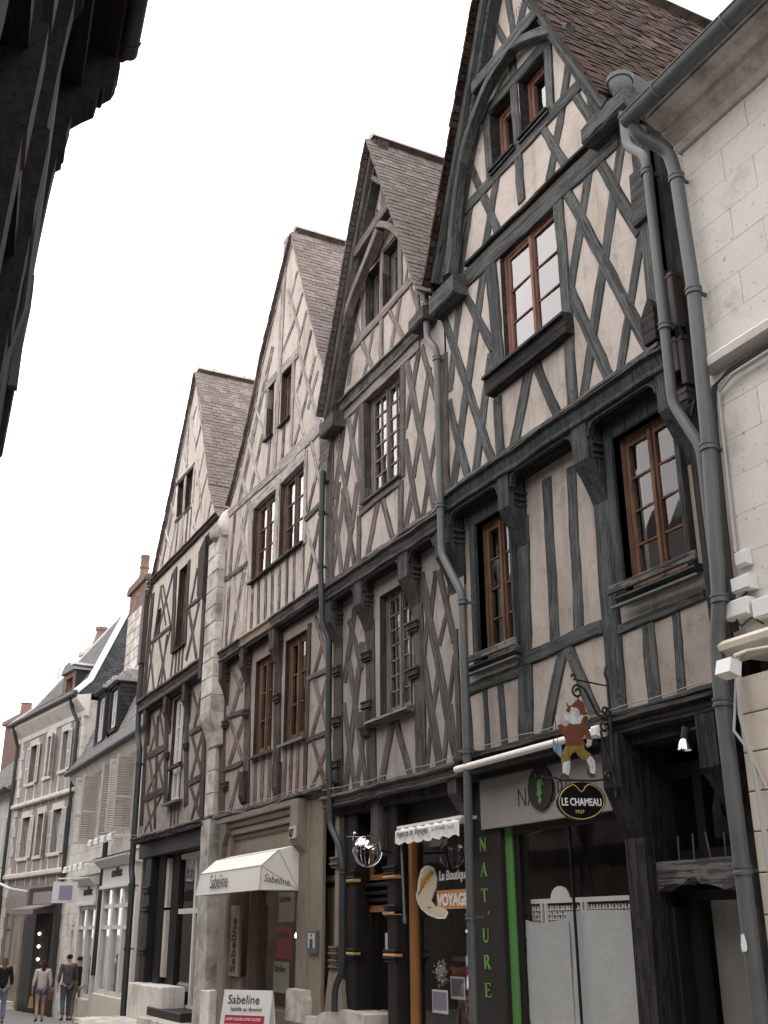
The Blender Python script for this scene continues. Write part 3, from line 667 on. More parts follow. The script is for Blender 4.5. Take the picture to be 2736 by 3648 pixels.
T['s2'] = [('post', .432, [(-18.06, 6.13), (-17.77, 3.45)]),
 ('post', .383, [(-16.73, 5.61), (-16.55, 3.36)]),
 ('post', .365, [(-15.37, 5.88), (-15.23, 3.35)]),
 ('rail', .090, [(-17.85, 5.04), (-16.81, 5.02)]),
 ('rail', .087, [(-17.79, 4.16), (-16.80, 4.17)]),
 ('stud', .228, [(-16.96, 5.66), (-17.49, 5.07)]),
 ('brace', .114, [(-17.56, 5.84), (-17.03, 5.42)]),
 ('stud', .214, [(-16.86, 4.90), (-17.49, 4.24)]),
 ('brace', .122, [(-17.60, 5.00), (-16.83, 4.21)]),
 ('stud', .179, [(-16.99, 4.01), (-17.39, 3.41)]),
 ('stud', .198, [(-16.21, 4.11), (-16.19, 3.38)]),
 ('stud', .193, [(-15.88, 4.10), (-15.89, 3.41)]),
 ('stud', .186, [(-15.57, 4.09), (-15.57, 3.45)]),
 ('stud', .156, [(-14.95, 4.09), (-14.94, 3.42)]),
 ('stud', .152, [(-14.70, 4.09), (-14.70, 3.43)]),
 ('stud', .148, [(-14.45, 4.09), (-14.46, 3.46)]),
 ('stud', .152, [(-14.18, 4.10), (-14.18, 3.47)]),
 ('post', .154, [(-14.09, 5.82), (-14.15, 3.39)]),
 ('stud', .143, [(-13.61, 5.41), (-13.89, 5.05)]),
 ('brace', .126, [(-13.86, 5.83), (-13.39, 5.05)]),
 ('rail', .079, [(-14.14, 5.01), (-13.38, 4.99)]),
 ('rail', .074, [(-14.16, 4.13), (-13.38, 4.13)]),
 ('brace', .118, [(-13.88, 4.92), (-13.39, 4.17)]),
 ('stud', .144, [(-13.41, 4.87), (-13.93, 4.19)]),
 ('brace', .115, [(-13.86, 4.03), (-13.40, 3.40)]),
 ('stud', .125, [(-13.42, 3.91), (-13.95, 3.41)])]
T['g1'] = [('post', .154, [(-20.85, 12.96), (-21.07, 12.32), (-20.97, 11.04)]),
 ('post', .184, [(-20.95, 10.81), (-20.96, 9.94), (-20.99, 9.05)]),
 ('brace', .110, [(-20.67, 13.02), (-20.21, 11.99), (-19.72, 11.09), (-18.98, 9.51)]),
 ('brace', .119, [(-20.78, 12.11), (-20.26, 10.91), (-19.71, 9.70), (-19.50, 9.14)]),
 ('stud', .120, [(-20.54, 12.25), (-20.75, 12.01)]),
 ('stud', .133, [(-20.02, 11.67), (-20.38, 11.20)]),
 ('stud', .128, [(-19.63, 10.99), (-20.08, 10.30)]),
 ('stud', .136, [(-19.38, 10.23), (-20.10, 9.36)]),
 ('stud', .116, [(-18.97, 9.58), (-19.22, 9.14)]),
 ('brace', .105, [(-21.28, 12.39), (-21.02, 11.99)]),
 ('brace', .092, [(-21.60, 11.82), (-21.01, 11.11)]),
 ('brace', .121, [(-21.98, 11.35), (-21.66, 10.89)]),
 ('brace', .115, [(-22.24, 10.78), (-21.60, 9.95)]),
 ('brace', .099, [(-22.55, 10.22), (-21.91, 9.49)]),
 ('brace', .119, [(-22.83, 9.65), (-22.50, 9.20)]),
 ('stud', .149, [(-20.98, 12.54), (-21.76, 11.07)]),
 ('stud', .127, [(-21.34, 11.77), (-21.71, 11.22)]),
 ('stud', .149, [(-21.69, 10.93), (-22.28, 9.77)]),
 ('stud', .147, [(-21.89, 10.27), (-22.60, 9.04)]),
 ('stud', .142, [(-21.55, 9.88), (-21.90, 9.17)]),
 ('rail', .106, [(-21.69, 10.86), (-20.26, 10.82)]),
 ('rail', .073, [(-21.60, 9.95), (-20.41, 9.91)]),
 ('stud', .154, [(-21.36, 9.90), (-21.44, 9.08)]),
 ('stud', .131, [(-21.03, 9.91), (-21.10, 9.08)]),
 ('stud', .144, [(-20.64, 9.88), (-20.67, 9.13)]),
 ('stud', .123, [(-20.38, 9.89), (-20.40, 9.11)]),
 ('brace', .104, [(-20.28, 9.88), (-19.93, 9.11)]),
 ('post', .200, [(-20.99, 10.75), (-20.96, 9.94)]),
 ('post', .168, [(-21.63, 10.85), (-21.55, 9.93)]),
 ('post', .162, [(-20.30, 10.80), (-20.37, 9.86)]),
 ('rail', .167, [(-23.35, 9.02), (-19.76, 9.03)])]
T['f1'] = [('post', .539, [(-21.30, 8.80), (-21.11, 6.95)]),
 ('post', .214, [(-20.29, 8.67), (-20.21, 6.91)]),
 ('post', .337, [(-23.07, 8.73), (-23.20, 6.39)]),
 ('stud', .208, [(-22.41, 8.68), (-23.02, 6.43)]),
 ('stud', .184, [(-21.52, 8.71), (-22.53, 7.54)]),
 ('brace', .108, [(-22.22, 8.65), (-21.39, 7.59)]),
 ('stud', .163, [(-21.38, 7.54), (-22.13, 6.39)]),
 ('brace', .117, [(-22.24, 7.47), (-21.48, 6.41)]),
 ('brace', .121, [(-22.98, 7.44), (-22.35, 6.36)]),
 ('stud', .152, [(-21.64, 7.38), (-21.83, 6.40)]),
 ('rail', .091, [(-23.01, 7.56), (-21.38, 7.55)]),
 ('rail', .095, [(-20.14, 7.64), (-19.34, 7.62)]),
 ('stud', .184, [(-19.69, 8.27), (-19.99, 7.69)]),
 ('brace', .160, [(-20.03, 7.49), (-19.35, 6.40)]),
 ('stud', .219, [(-19.44, 7.50), (-20.03, 6.59)]),
 ('stud', .178, [(-21.06, 6.91), (-21.11, 6.43)]),
 ('stud', .173, [(-20.81, 6.89), (-20.82, 6.44)]),
 ('stud', .170, [(-20.57, 6.89), (-20.59, 6.46)]),
 ('stud', .167, [(-20.33, 6.89), (-20.36, 6.48)]),
 ('brace', .095, [(-22.40, 8.62), (-21.81, 7.72)])]
T['s1'] = [('post', .643, [(-21.69, 6.19), (-21.26, 3.93)]),
 ('post', .484, [(-20.31, 6.19), (-19.84, 3.79)]),
 ('post', .408, [(-18.96, 5.18), (-18.85, 3.48)]),
 ('post', .483, [(-23.21, 6.12), (-23.02, 3.70)]),
 ('rail', .145, [(-22.91, 5.09), (-21.51, 5.10)]),
 ('rail', .145, [(-22.98, 4.21), (-21.42, 4.24)]),
 ('rail', .114, [(-19.87, 5.11), (-19.09, 5.12)]),
 ('rail', .119, [(-19.72, 4.17), (-19.02, 4.20)]),
 ('stud', .218, [(-22.10, 5.93), (-22.79, 5.13)]),
 ('brace', .152, [(-22.74, 5.94), (-22.15, 5.11)]),
 ('brace', .136, [(-22.17, 5.85), (-21.60, 5.15)]),
 ('stud', .142, [(-21.60, 4.97), (-22.74, 4.33)]),
 ('brace', .164, [(-22.76, 5.03), (-22.19, 4.27)]),
 ('post', .175, [(-22.30, 5.85), (-21.95, 3.55)]),
 ('brace', .116, [(-22.16, 4.98), (-21.51, 4.28)]),
 ('stud', .143, [(-21.64, 4.14), (-22.70, 3.57)]),
 ('brace', .151, [(-22.70, 4.18), (-22.20, 3.53)]),
 ('stud', .200, [(-19.30, 5.73), (-19.62, 5.18)]),
 ('brace', .114, [(-19.84, 5.89), (-19.29, 5.30)]),
 ('brace', .157, [(-19.74, 5.05), (-19.04, 4.33)]),
 ('stud', .210, [(-19.12, 4.96), (-19.62, 4.28)]),
 ('brace', .148, [(-19.62, 4.10), (-18.87, 3.43)]),
 ('stud', .196, [(-19.05, 4.03), (-19.49, 3.48)]),
 ('stud', .141, [(-20.83, 3.82), (-20.79, 3.48)]),
 ('stud', .139, [(-20.60, 3.82), (-20.56, 3.48)]),
 ('stud', .136, [(-20.37, 3.84), (-20.33, 3.49)])]
Q['h3_roof'] = [(-13.0, 8.62), (-12.62, 9.57), (-12.27, 10.45), (-11.96, 11.05), (-11.77, 11.62), (-11.35, 12.46), (-11.05, 11.71), (-10.76, 11.02), (-10.34, 10.1), (-10.13, 9.62), (-9.93, 9.08)]
# ------------------------------------------------------------------ ground
gp = [(60, 0.0), (-20, 0.0), (-22, 0.0), (-26, -0.24), (-36, -0.90), (-60, -1.0), (-600, -1.5)]
gm = MB(); ys = [-300, -9, -5, -2.2, -1.4, -1.2, 6, 300]
def gz(x):
    for (a, za), (b, zb) in zip(gp, gp[1:]):
        if a >= x >= b: return za+(zb-za)*(a-x)/(a-b)
    return 0.0
vs = [(x, y, z) for x, z in gp for y in ys]; ny = len(ys)
gm.add(vs, [(i*ny+j, i*ny+j+1, (i+1)*ny+j+1, (i+1)*ny+j) for i in range(len(gp)-1) for j in range(ny-1)])
tag(gm.build('street', 'asphalt'), None, None, kind='structure')
pv = MB()
for a, b in ((30, -6), (-6, -14), (-14, -23)):
    pv.box(b+.004, a-.004, -0.95, 0.8, -0.3, 0.09)
tag(pv.build('pavement', 'stone_old'), None, None, kind='structure')
kb = MB()
for i in range(30): kb.box(7-i*1.0+.004, 8-i*1.0-.004, -1.12, -0.955, -0.3, 0.095+rnd.uniform(-.004, .004), 0.01)
tag(kb.build('kerb', 'stone_old'), None, None, kind='structure')

# ------------------------------------------------------------------ roofs
def slope_tiles(prof, y0, y1, tw=0.165, ex=0.105, th=0.014, ln=0.19, wild=1.0):
    """matrices of flat clay tiles covering one slope, ridge to eave"""
    P = [Vector((p[0], 0, p[1])) for p in prof]; cum = [0.0]
    for i in range(1, len(P)): cum.append(cum[-1]+(P[i]-P[i-1]).length)
    L = cum[-1]; n = int(L/ex); out = []
    for r in range(n):
        s = L-r*ex
        if s < .17: continue
        i = min(max(j for j in range(len(cum)) if cum[j] <= s+1e-9), len(P)-2)
        d = (P[i+1]-P[i]).normalized(); c = P[i]+d*(s-cum[i])
        nn = Vector((-d.z, 0, d.x)); nn = nn if nn.z > 0 else -nn
        wv = 0.012*math.sin(r*0.7)
        for k in range(-1, int((y1-y0)/tw)+1):
            y = y0+(k+(0.5 if r % 2 else 0))*tw
            if k < 0:
                if r % 2 == 0: continue
                y = y0+.006          # cut tile closing the verge
            if y > y1: continue
            jx = rnd.gauss(0, 0.0022*wild); lift = 0.012+rnd.uniform(0, 0.005*wild); roll = rnd.gauss(0, 0.010*wild); tilt = 0.075+rnd.gauss(0, 0.008*wild)
            sag = 0.010*math.sin(k*0.13+r*0.03)
            dd = (d*math.cos(tilt)+nn*math.sin(tilt)*1.0).normalized(); n2 = (nn-dd*nn.dot(dd)).normalized(); yy = Vector((0, 1, 0))
            yy = (yy+dd*roll).normalized(); x_ = yy
            mt = Matrix(((x_.x, dd.x, n2.x, 0), (x_.y, dd.y, n2.y, 0), (x_.z, dd.z, n2.z, 0), (0, 0, 0, 1)))
            mt.translation = c+nn*(lift+sag)+Vector((0, y+rnd.gauss(0, .003), 0))+d*jx
            out.append(mt)
    return out
def tile_mesh(name, mat, tw=0.165, ln=0.19, th=0.030):
    w = tw/2-0.003
    m = MB().add([(-w,-ln,0),(w,-ln,0),(w,-.008,0),(w-.012,0,0),(-w+.012,0,0),(-w,-.008,0),(-w,-ln,-th),(w,-ln,-th),(w,-.008,-th),(w-.012,0,-th),(-w+.012,0,-th),(-w,-.008,-th)],
                 [(0,1,2,3,4,5),(1,7,8,2),(2,8,9,3),(3,9,10,4),(4,10,11,5),(5,11,6,0)])
    me = bpy.data.meshes.new(name); me.from_pydata(m.v, [], m.f); me.update(); me.materials.append(M[mat]); return me, m
def roof(house, right, left, y0, y1, mat, keep=300, tw=0.165, ex=0.105, ridge=True, deckmat='h4_dark', ridgemat='mortar', wild=1.0):
    deck = MB()
    for prof in (right, left):
        n = len(prof); deck.add([(x, y, z-.045) for x, z in prof for y in (y0+0.02, y1)], [(2*i, 2*i+1, 2*i+3, 2*i+2) for i in range(n-1)])
    rf = deck.build('roof', deckmat, house); me, src = tile_mesh('tile', mat, tw)
    mats = slope_tiles(right, y0-0.03, y1, tw, ex, wild=wild); mats.sort(key=lambda m: (m.translation-EYE).length)
    off = Matrix.Translation(-base_of(rf))
    for mt in mats[:keep]:
        o = bpy.data.objects.new('tile', me); COL.objects.link(o); o.matrix_local = off @ mt; o.parent = rf
    st = MB()
    for mt in mats[keep:]+slope_tiles(left, y0-0.03, y1, tw, ex): st.add([mt @ Vector(v) for v in src.v], src.f)
    st.build('roof_tiles', mat, rf)['kind'] = 'stuff'
    if ridge:
        ax, az = right[0]; k = 0; y = y0-0.03
        while y < y1:
            m = MB(); vs = []; R = 0.115; l = 0.36
            for yy in (y, y+l):
                for a in range(7):
                    t = math.pi*a/6; vs.append((ax+R*math.cos(t)*1.05, yy, az+0.0+R*math.sin(t)*0.8))
            m.add(vs, [(i, i+1, 8+i, 7+i) for i in range(6)]+[tuple(range(7)), tuple(reversed(range(7, 14)))])
            if k % 2 == 1: m.lathe([(0.05, 0), (0.045, 0.05), (0.015, 0.09)], (ax, y+0.03, az+0.06), 7)
            m.build('ridge_tile', ridgemat, rf); y += l-0.01; k += 1
    return rf
def shell(house, poly, y0, y1, mat='plout'):
    n = len(poly); m = MB().add([(x, y0, z) for x, z in poly]+[(x, y1, z) for x, z in poly], [(i, (i+1) % n, n+(i+1) % n, n+i) for i in range(n)])
    for t in tessellate_polygon([[Vector((x, z, 0)) for x, z in poly]]): m.add([(poly[i][0], y1, poly[i][1]) for i in t], [(0, 1, 2)])
    return m.build('side_wall', mat, house)
def verge(house, prof, y, w, mat, name='barge_board', depth=0.16, inset=0.06):
    pts = []
    for i, (x, z) in enumerate(prof):
        a = Vector(prof[max(0, i-1)]); b = Vector(prof[min(len(prof)-1, i+1)]); d = (b-a).normalized(); nn = Vector((-d.y, d.x)); nn = nn if nn.y > 0 else -nn
        pts.append((x-nn.x*inset, z-nn.y*inset))
    return beam(name, mat, house, pts, w, y, depth, rough=0.5)
def bressummer(house, x0, x1, ztop, zbot, yf, yb, mat, name='jetty_beam', drip=True):
    h = ztop-zbot
    prof = [(yb, ztop), (yf-0.035, ztop-0.01), (yf-0.045, ztop-0.045), (yf-0.005, ztop-0.06), (yf, ztop-0.10), (yf+0.015, ztop-0.10-h*0.25), (yf-0.015, zbot+h*0.18), (yf-0.012, zbot+h*0.06), (yf+0.02, zbot), (yb, zbot)]
    n = max(6, int((x1-x0)/0.25)); vs = []; k = len(prof)
    for i in range(n+1):
        x = x0+(x1-x0)*i/n; dz = rnd.gauss(0, 0.006); dy = rnd.gauss(0, 0.004)
        vs += [(x, p[0]+(dy if j not in (0, k-1) else 0), p[1]+dz) for j, p in enumerate(prof)]
    fs = [(i*k+j, i*k+(j+1) % k, (i+1)*k+(j+1) % k, (i+1)*k+j) for i in range(n) for j in range(k)]+[tuple(range(k)), tuple(reversed(range(n*k, n*k+k)))]
    return MB().add(vs, fs).build(name, mat, house)
def bracket(house, xc, w, ztop, yf, yb, mat, drop=0.42, tail=1.15):
    """console under a jetty: square nose, curved underside running back to the post"""
    prof = [(yb, ztop), (yf, ztop), (yf, ztop-drop), (yf+0.03, ztop-drop-0.05)]
    N = 7
    for i in range(1, N+1):
        t = i/N; prof.append((yf+0.03+(yb-0.02-yf-0.03)*(1-(1-t)**1.8), ztop-drop-0.05-(tail-drop-0.05)*t))
    prof.append((yb, ztop-tail))
    b = MB().prism(prof, 'x', xc-w/2, xc+w/2).build('bracket', mat, house)
    m = MB()   # carved neck rings on the side of the console
    for k, (dz, q) in enumerate(((0.20, .03), (0.27, .022), (0.33, .014))): m.box(xc+w/2-0.02, xc+w/2+q, yf+0.06, yb-0.03, ztop-dz-0.025, ztop-dz)
    m.build('carved_neck', mat, b)
    return b
def spandrels(house, xs, w, z, y, mat, r=.13):
    """boards between the consoles, their lower edge rounded down into each console"""
    for a, b in zip(xs, xs[1:]):
        a, b = a+w/2-.01, b-w/2+.01; pts = [(a, z+.06), (a, z-r)]
        pts += [(a+.03+r*(1-math.cos(math.pi/2*k/6)), z-r+r*math.sin(math.pi/2*k/6)) for k in range(7)]
        pts += [(b-.03-r*(1-math.cos(math.pi/2*k/6)), z-r+r*math.sin(math.pi/2*k/6)) for k in range(6, -1, -1)]+[(b, z-r), (b, z+.06)]
        MB().prism(pts, 'y', y, y+.05).build('spandrel', mat, house)
        m = MB().tube([(p[0], y-.004, p[1]) for p in pts[2:-2]], .012, 6); m.build('roll_moulding', mat, house)
def collars(house, xc, w, y, zs, mat, d=0.06, name='carved_collar'):
    for z in zs:
        m = MB()
        for k, (dz, o) in enumerate(((0, .030), (-.035, .018), (-.07, .030), (-.105, .010))): m.box(xc-w/2-o, xc+w/2+o, y-o-0.012, y+d, z+dz-0.028, z+dz, 0.006)
        m.build(name, mat, house)
def rect(q): xs = [p[0] for p in q]; zs = [p[1] for p in q]; return (round((xs[0]+xs[3])/2, 3), round((xs[1]+xs[2])/2, 3), round((zs[2]+zs[3])/2, 3), round((zs[0]+zs[1])/2, 3))

# ================================================================== house with blue-grey timbers (nearest of the four gables)
H4 = thing('half_timbered_house', (-7.9, 0.3, 0), 'tall gabled house with blue-grey timbers and brown tile roof, nearest of the gables', 'house', 'gabled half-timbered houses')
gl, gr, f2 = (-8.50, -8.04, 9.86, 10.66), (-7.89, -7.40, 9.86, 10.68), (-8.45, -7.41, 7.26, 8.63)
shell(H4, [(-9.68, -.3), (-6.05, -.3), (-6.05, 8.85), (-6.3, 8.9), (-7.98, 12.8), (-9.6, 8.9), (-9.68, 8.85)], 0.30, 7.0)
wall(H4, 'wall', 'pl4', [(-9.72, 6.2), (-6.06, 6.2), (-6.06, 8.85), (-6.30, 8.95), (-7.98, 12.80), (-9.62, 8.95), (-9.72, 8.85)], [gl, gr, f2], 0.014, reveal='h4_darkx')
fl, fr = (-9.45, -8.74, 4.26, 5.80), (-7.03, -6.22, 4.35, 5.82)
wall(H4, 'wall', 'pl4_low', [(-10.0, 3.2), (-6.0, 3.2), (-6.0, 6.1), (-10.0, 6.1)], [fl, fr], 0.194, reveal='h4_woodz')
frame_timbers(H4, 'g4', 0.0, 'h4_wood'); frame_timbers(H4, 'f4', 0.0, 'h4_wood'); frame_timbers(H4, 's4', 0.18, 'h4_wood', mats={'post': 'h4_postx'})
R4 = [(-7.97, 12.98), (-7.0, 10.76), (-6.22, 9.0)]; L4 = [(-7.97, 12.98), (-8.93, 10.76), (-9.70, 9.0), (-9.74, 8.93)]
roof(H4, R4, L4, -0.19, 7.0, 'tile4', tw=0.165, ex=0.098, wild=3.0)
verge(H4, [(-7.97, 12.98), (-6.2, 8.98)], -0.20, 0.12, 'h4_wood', inset=.085); verge(H4, [(-7.97, 12.98), (-9.72, 8.98)], -0.20, 0.09, 'h4_wood')
verge(H4, [(-7.97, 12.93), (-9.66, 8.95)], -0.14, 0.07, 'h4_woodz', 'rafter', inset=0.13); verge(H4, [(-7.97, 12.85), (-6.3, 8.95)], -0.14, 0.06, 'h4_woodz', 'rafter', inset=0.10)
for i, (k, w, p) in enumerate(T['o4rail']): beam('collar_tie', 'h4_wood', H4, p, w, -0.18, 0.13, seed=i)
for i, (k, w, p) in enumerate(T['o4brace']): beam('curved_brace', 'h4_wood', H4, p, min(w, 0.105), -0.172-.004*i, 0.12, seed=i, rough=0.4)
for i, (k, w, p) in enumerate(T['o4stub']): beam('tie_stub', 'h4_wood', H4, p, w, -0.19, 0.22, bev=0.02, seed=i)
sp = MB()
def spikes(p0, p1, n, y):
    for i in range(n):
        t = i/(n-1); x = p0[0]+(p1[0]-p0[0])*t; z = p0[1]+(p1[1]-p0[1])*t
        sp.tube([(x, y, z), (x+rnd.uniform(-.03, .03), y+rnd.uniform(-.04, .02), z+0.13)], 0.0035, 4)
spikes((-8.75, 11.33), (-8.45, 11.33), 9, -0.12); spikes((-7.80, 11.34), (-7.45, 11.34), 12, -0.12); spikes((-9.0, 10.45), (-8.8, 10.75), 8, -0.12); spikes((-6.55, 9.0), (-6.2, 9.0), 9, -0.1)
sp.build('bird_spikes', 'zinc', H4)
for r_ in (gl, gr): window(H4, r_, 0.12, 'red_frame', cas=1, rows=1, frame=0.05, stile=0.05)
window(H4, f2, 0.05, 'red_frame', rows=3, frame=0.045, stile=0.038, bar=.016)
for r_ in (fl, fr): window(H4, r_, 0.25, 'oak_frame', rows=4, frame=0.055, stile=0.045, bar=.018, curtain=0.05, glass='glass_low')
for a, b in ((gl[0]-.03, gl[1]+.03), (gr[0]-.03, gr[1]+.03)):
    sill(H4, a, b, 9.87, -0.06, 0.14, 'h4_darkx', 0.03); sill(H4, a-.01, b+.01, 9.82, -0.04, 0.02, 'h4_wood', 0.02)
MB().prism([(0.14, 7.27), (-0.13, 7.23), (-0.14, 7.19), (-0.10, 7.19), (-0.09, 7.02), (0.02, 7.00)], 'x', -8.74, -7.26).build('sill', 'h4_darkx', H4)
for a, b, z in ((-9.74, -8.64, 4.25), (-7.16, -6.04, 4.34)):
    s_ = MB().prism([(0.30, z+.02), (0.10, z-.01), (0.08, z-.04), (0.2, z-.06)], 'x', a+.05, b-.05).build('sill', 'h4_wood', H4)
    MB().box(a, b, 0.06, 0.085, z+.01, z+.085, .008).build('guard_rail', 'rot_beam', s_); MB().box(a+.02, b-.02, 0.07, 0.12, z-.12, z-.095, .006).build('guard_rail', 'zinc', s_)
bressummer(H4, -9.86, -6.02, 6.25, 6.02, -0.03, 0.24, 'h4_woodz')
beam('drip_board', 'h4_darkx', H4, [(-9.15, 8.945), (-6.75, 8.905)], .045, -.05, .06, seed=8)
beam('ledge', 'rot_beam', H4, [(-9.8, 6.235), (-6.05, 6.25)], 0.05, -0.075, 0.08, seed=3)
for xc, w in ((-9.86, .24), (-8.60, .20), (-7.28, .23), (-6.09, .19)): bracket(H4, xc, w, 6.03, -0.02, 0.23, 'h4_woodz', drop=.36, tail=.95)
spandrels(H4, (-9.86, -8.60, -7.28, -6.09), .21, 6.0, .0, 'h4_woodz')
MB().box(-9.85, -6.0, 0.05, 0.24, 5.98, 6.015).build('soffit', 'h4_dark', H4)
bx('window_head', 'h4_woodz', H4, -9.62, -8.66, 0.15, 0.24, 5.80, 6.0, .01); bx('window_head', 'h4_woodz', H4, -7.16, -6.1, 0.15, 0.24, 5.82, 6.0, .01)
bx('jamb', 'h4_woodz', H4, -9.56, -9.45, 0.13, 0.28, 4.22, 5.80, .01); bx('jamb', 'h4_woodz', H4, -8.74, -8.70, 0.11, 0.28, 4.3, 5.80, .01); bx('jamb', 'h4_woodz', H4, -7.13, -7.03, 0.13, 0.28, 4.31, 5.82, .01); bx('jamb', 'h4_woodz', H4, -6.22, -6.15, 0.13, 0.28, 4.34, 5.82, .01)
# second drip, first-floor plate and dark shop beams
bressummer(H4, -9.82, -5.98, 3.30, 3.14, 0.05, 0.50, 'h4_darkx', 'floor_beam')
beam('ledge', 'h4_wood', H4, [(-9.8, 3.285), (-6.0, 3.325)], 0.045, 0.03, 0.2, seed=9)
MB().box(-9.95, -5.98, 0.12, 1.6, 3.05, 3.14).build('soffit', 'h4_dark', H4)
# corner capital on the right hand post
MB().prism([(-6.22, 7.55), (-6.02, 7.55), (-6.02, 8.0), (-6.06, 8.1), (-6.2, 8.1)], 'y', -0.05, 0.02).build('carved_capital', 'h4_wood', H4)
MB().prism([(-6.20, 6.30), (-6.04, 6.30), (-6.04, 6.62), (-6.10, 6.72), (-6.22, 6.55)], 'y', -0.09, 0.02).build('carved_capital', 'h4_darkx', H4)
bx('party_post', 'h4_dark', H4, -6.02, -5.80, 0.10, 0.35, 3.1, 8.7, .01)
# ---- ground floor of the blue-grey house (shoe shop)
BEFORE = set(bpy.data.objects)
bx('shop_post', 'brown_panel', H4, -10.0, -9.42, 0.30, 0.60, -.1, 3.15, .01)
TXTY = 0.296
def L_(house, strokes, cx, cz, h, mat, y, nm):
    m = MB()
    for poly in strokes: m.prism([(cx+p[0]*h, cz+p[1]*h) for p in poly], 'y', y-0.003, y+.004)
    return m.build(nm, mat, house)
def bar_(x0, y0, x1, y1, w):
    d = Vector((x1-x0, y1-y0)).normalized(); n = Vector((-d.y, d.x))*w/2
    return [(x0+n.x, y0+n.y), (x1+n.x, y1+n.y), (x1-n.x, y1-n.y), (x0-n.x, y0-n.y)]
def arc_(cx, cy, rx, ry, a0, a1, w0, w1, n=10):
    o = []; i_ = []
    for k in range(n+1):
        t = math.radians(a0+(a1-a0)*k/n); f = math.sin(math.pi*k/n); w = w0+(w1-w0)*f
        o.append((cx+(rx+w/2)*math.cos(t), cy+(ry+w/2)*math.sin(t))); i_.append((cx+(rx-w/2)*math.cos(t), cy+(ry-w/2)*math.sin(t)))
    return o+i_[::-1]
SER = {'N': [bar_(-.36, 0, -.36, 1, .09), bar_(-.36, .98, .36, .02, .19), bar_(.36, 0, .36, 1, .09), bar_(-.5, .02, -.2, .02, .05), bar_(-.55, .98, -.3, .98, .05), bar_(.2, .98, .52, .98, .05)],
 'A': [bar_(0, 1, -.36, .02, .09), bar_(0, 1, .34, .02, .2), bar_(-.24, .33, .22, .33, .07), bar_(-.5, .02, -.2, .02, .05), bar_(.15, .02, .52, .02, .05)],
 'T': [bar_(0, 0, 0, .98, .19), bar_(-.45, .96, .45, .96, .09), bar_(-.2, .02, .2, .02, .05), bar_(-.44, .8, -.44, .96, .05), bar_(.44, .8, .44, .96, .05)],
 'U': [bar_(-.30, .3, -.30, 1, .19), bar_(.32, .3, .32, 1, .08), arc_(0, .3, .31, .26, 180, 360, .1, .12), bar_(-.5, .98, -.1, .98, .05), bar_(.16, .98, .5, .98, .05)],
 'R': [bar_(-.28, 0, -.28, 1, .19), arc_(-.05, .75, .26, .21, -90, 90, .08, .2), bar_(-.28, .96, -.03, .96, .07), bar_(-.28, .54, -.03, .54, .07), bar_(-.05, .54, .38, .02, .2), bar_(-.46, .02, -.1, .02, .05), bar_(.28, .02, .55, .02, .05), bar_(-.46, .98, -.28, .98, .05)],
 'E': [bar_(-.26, 0, -.26, 1, .19), bar_(-.44, .97, .36, .97, .07), bar_(-.26, .52, .2, .52, .07), bar_(-.44, .03, .4, .03, .07), bar_(.36, .8, .36, 1, .05), bar_(.40, 0, .40, .22, .05), bar_(.2, .42, .2, .62, .05)]}
for ch, z in (('N', 2.37), ('A', 2.13), ('T', 1.89), ('U', 1.52), ('R', 1.28), ('E', 1.03)): L_(H4, SER[ch], -9.735, z, 0.125, 'letter_green', TXTY, 'letter')
L_(H4, [arc_(0, 0, .05, .05, 0, 360, .09, .09, 8), bar_(.07, 0, -.02, -.22, .06)], -9.67, 1.79, 0.125, 'letter_green', TXTY, 'apostrophe')
bx('shop_jamb', 'zinc_pale', H4, -9.50, -9.475, 0.33, 0.5, 0.1, 2.6); bx('green_strip', 'green', H4, -9.47, -9.30, 0.36, 0.5, 0.1, 2.6); bx('shop_jamb', 'black_wood', H4, -9.30, -9.20, 0.38, 0.5, 0.1, 2.6)
fb = bx('fascia_board', 'grey_board', H4, -9.70, -7.5, 0.265, 0.33, 2.57, 3.06)
text('fascia_lettering', "NAT'URE", 'print', fb, (-9.02, 0.262, 2.72), 0.26, sx=0.85, bold=-0.006)
od = MB(); od.prism([(-8.60+0.20*math.cos(2*math.pi*k/26), 2.86+0.20*math.sin(2*math.pi*k/26)) for k in range(26)], 'y', 0.24, 0.263); od = od.build('oval_plaque', 'brown_panel', fb)
L_(H4, [[(0, .55), (.25, .2), (.2, -.2), (.35, -.5), (0, -.75), (-.35, -.5), (-.2, -.2), (-.25, .2)], arc_(0, -.95, .12, .12, 0, 360, .2, .2, 10), bar_(-.3, .7, -.5, 1.0, .1), bar_(.2, .5, .5, .1, .1)], -8.60, 2.87, 0.13, 'green', 0.236, 'green_motif')
shop4 = MB(); shop4.box(-9.22, -7.42, 0.33, 0.40, 2.50, 2.60); shop4.box(-9.22, -7.42, 0.33, 0.45, 0.35, 0.62); shop4.box(-8.362, -8.348, 0.355, 0.378, 0.62, 2.5); shop4.box(-7.46, -7.38, 0.33, 0.4, .35, 2.6)
shop4 = shop4.build('shop_window', 'black_wood', H4)
for a, b in ((-9.2, -8.362), (-8.348, -7.46)): MB().add([(a, .37, .62), (b, .37, .62), (b, .37, 2.5), (a, .37, 2.5)], [(0, 1, 2, 3)]).build('pane', 'shop_glass', shop4)
MB().add([(-9.9,.46,-.1),(-7.2,.46,-.1),(-7.2,.46,3.1),(-9.9,.46,3.1),(-9.9,2.6,-.1),(-7.2,2.6,-.1),(-7.2,2.6,3.1),(-9.9,2.6,3.1)], [(0,1,5,4),(1,2,6,5),(2,3,7,6),(3,0,4,7),(4,5,6,7)]).build('shop_recess', 'room', H4)
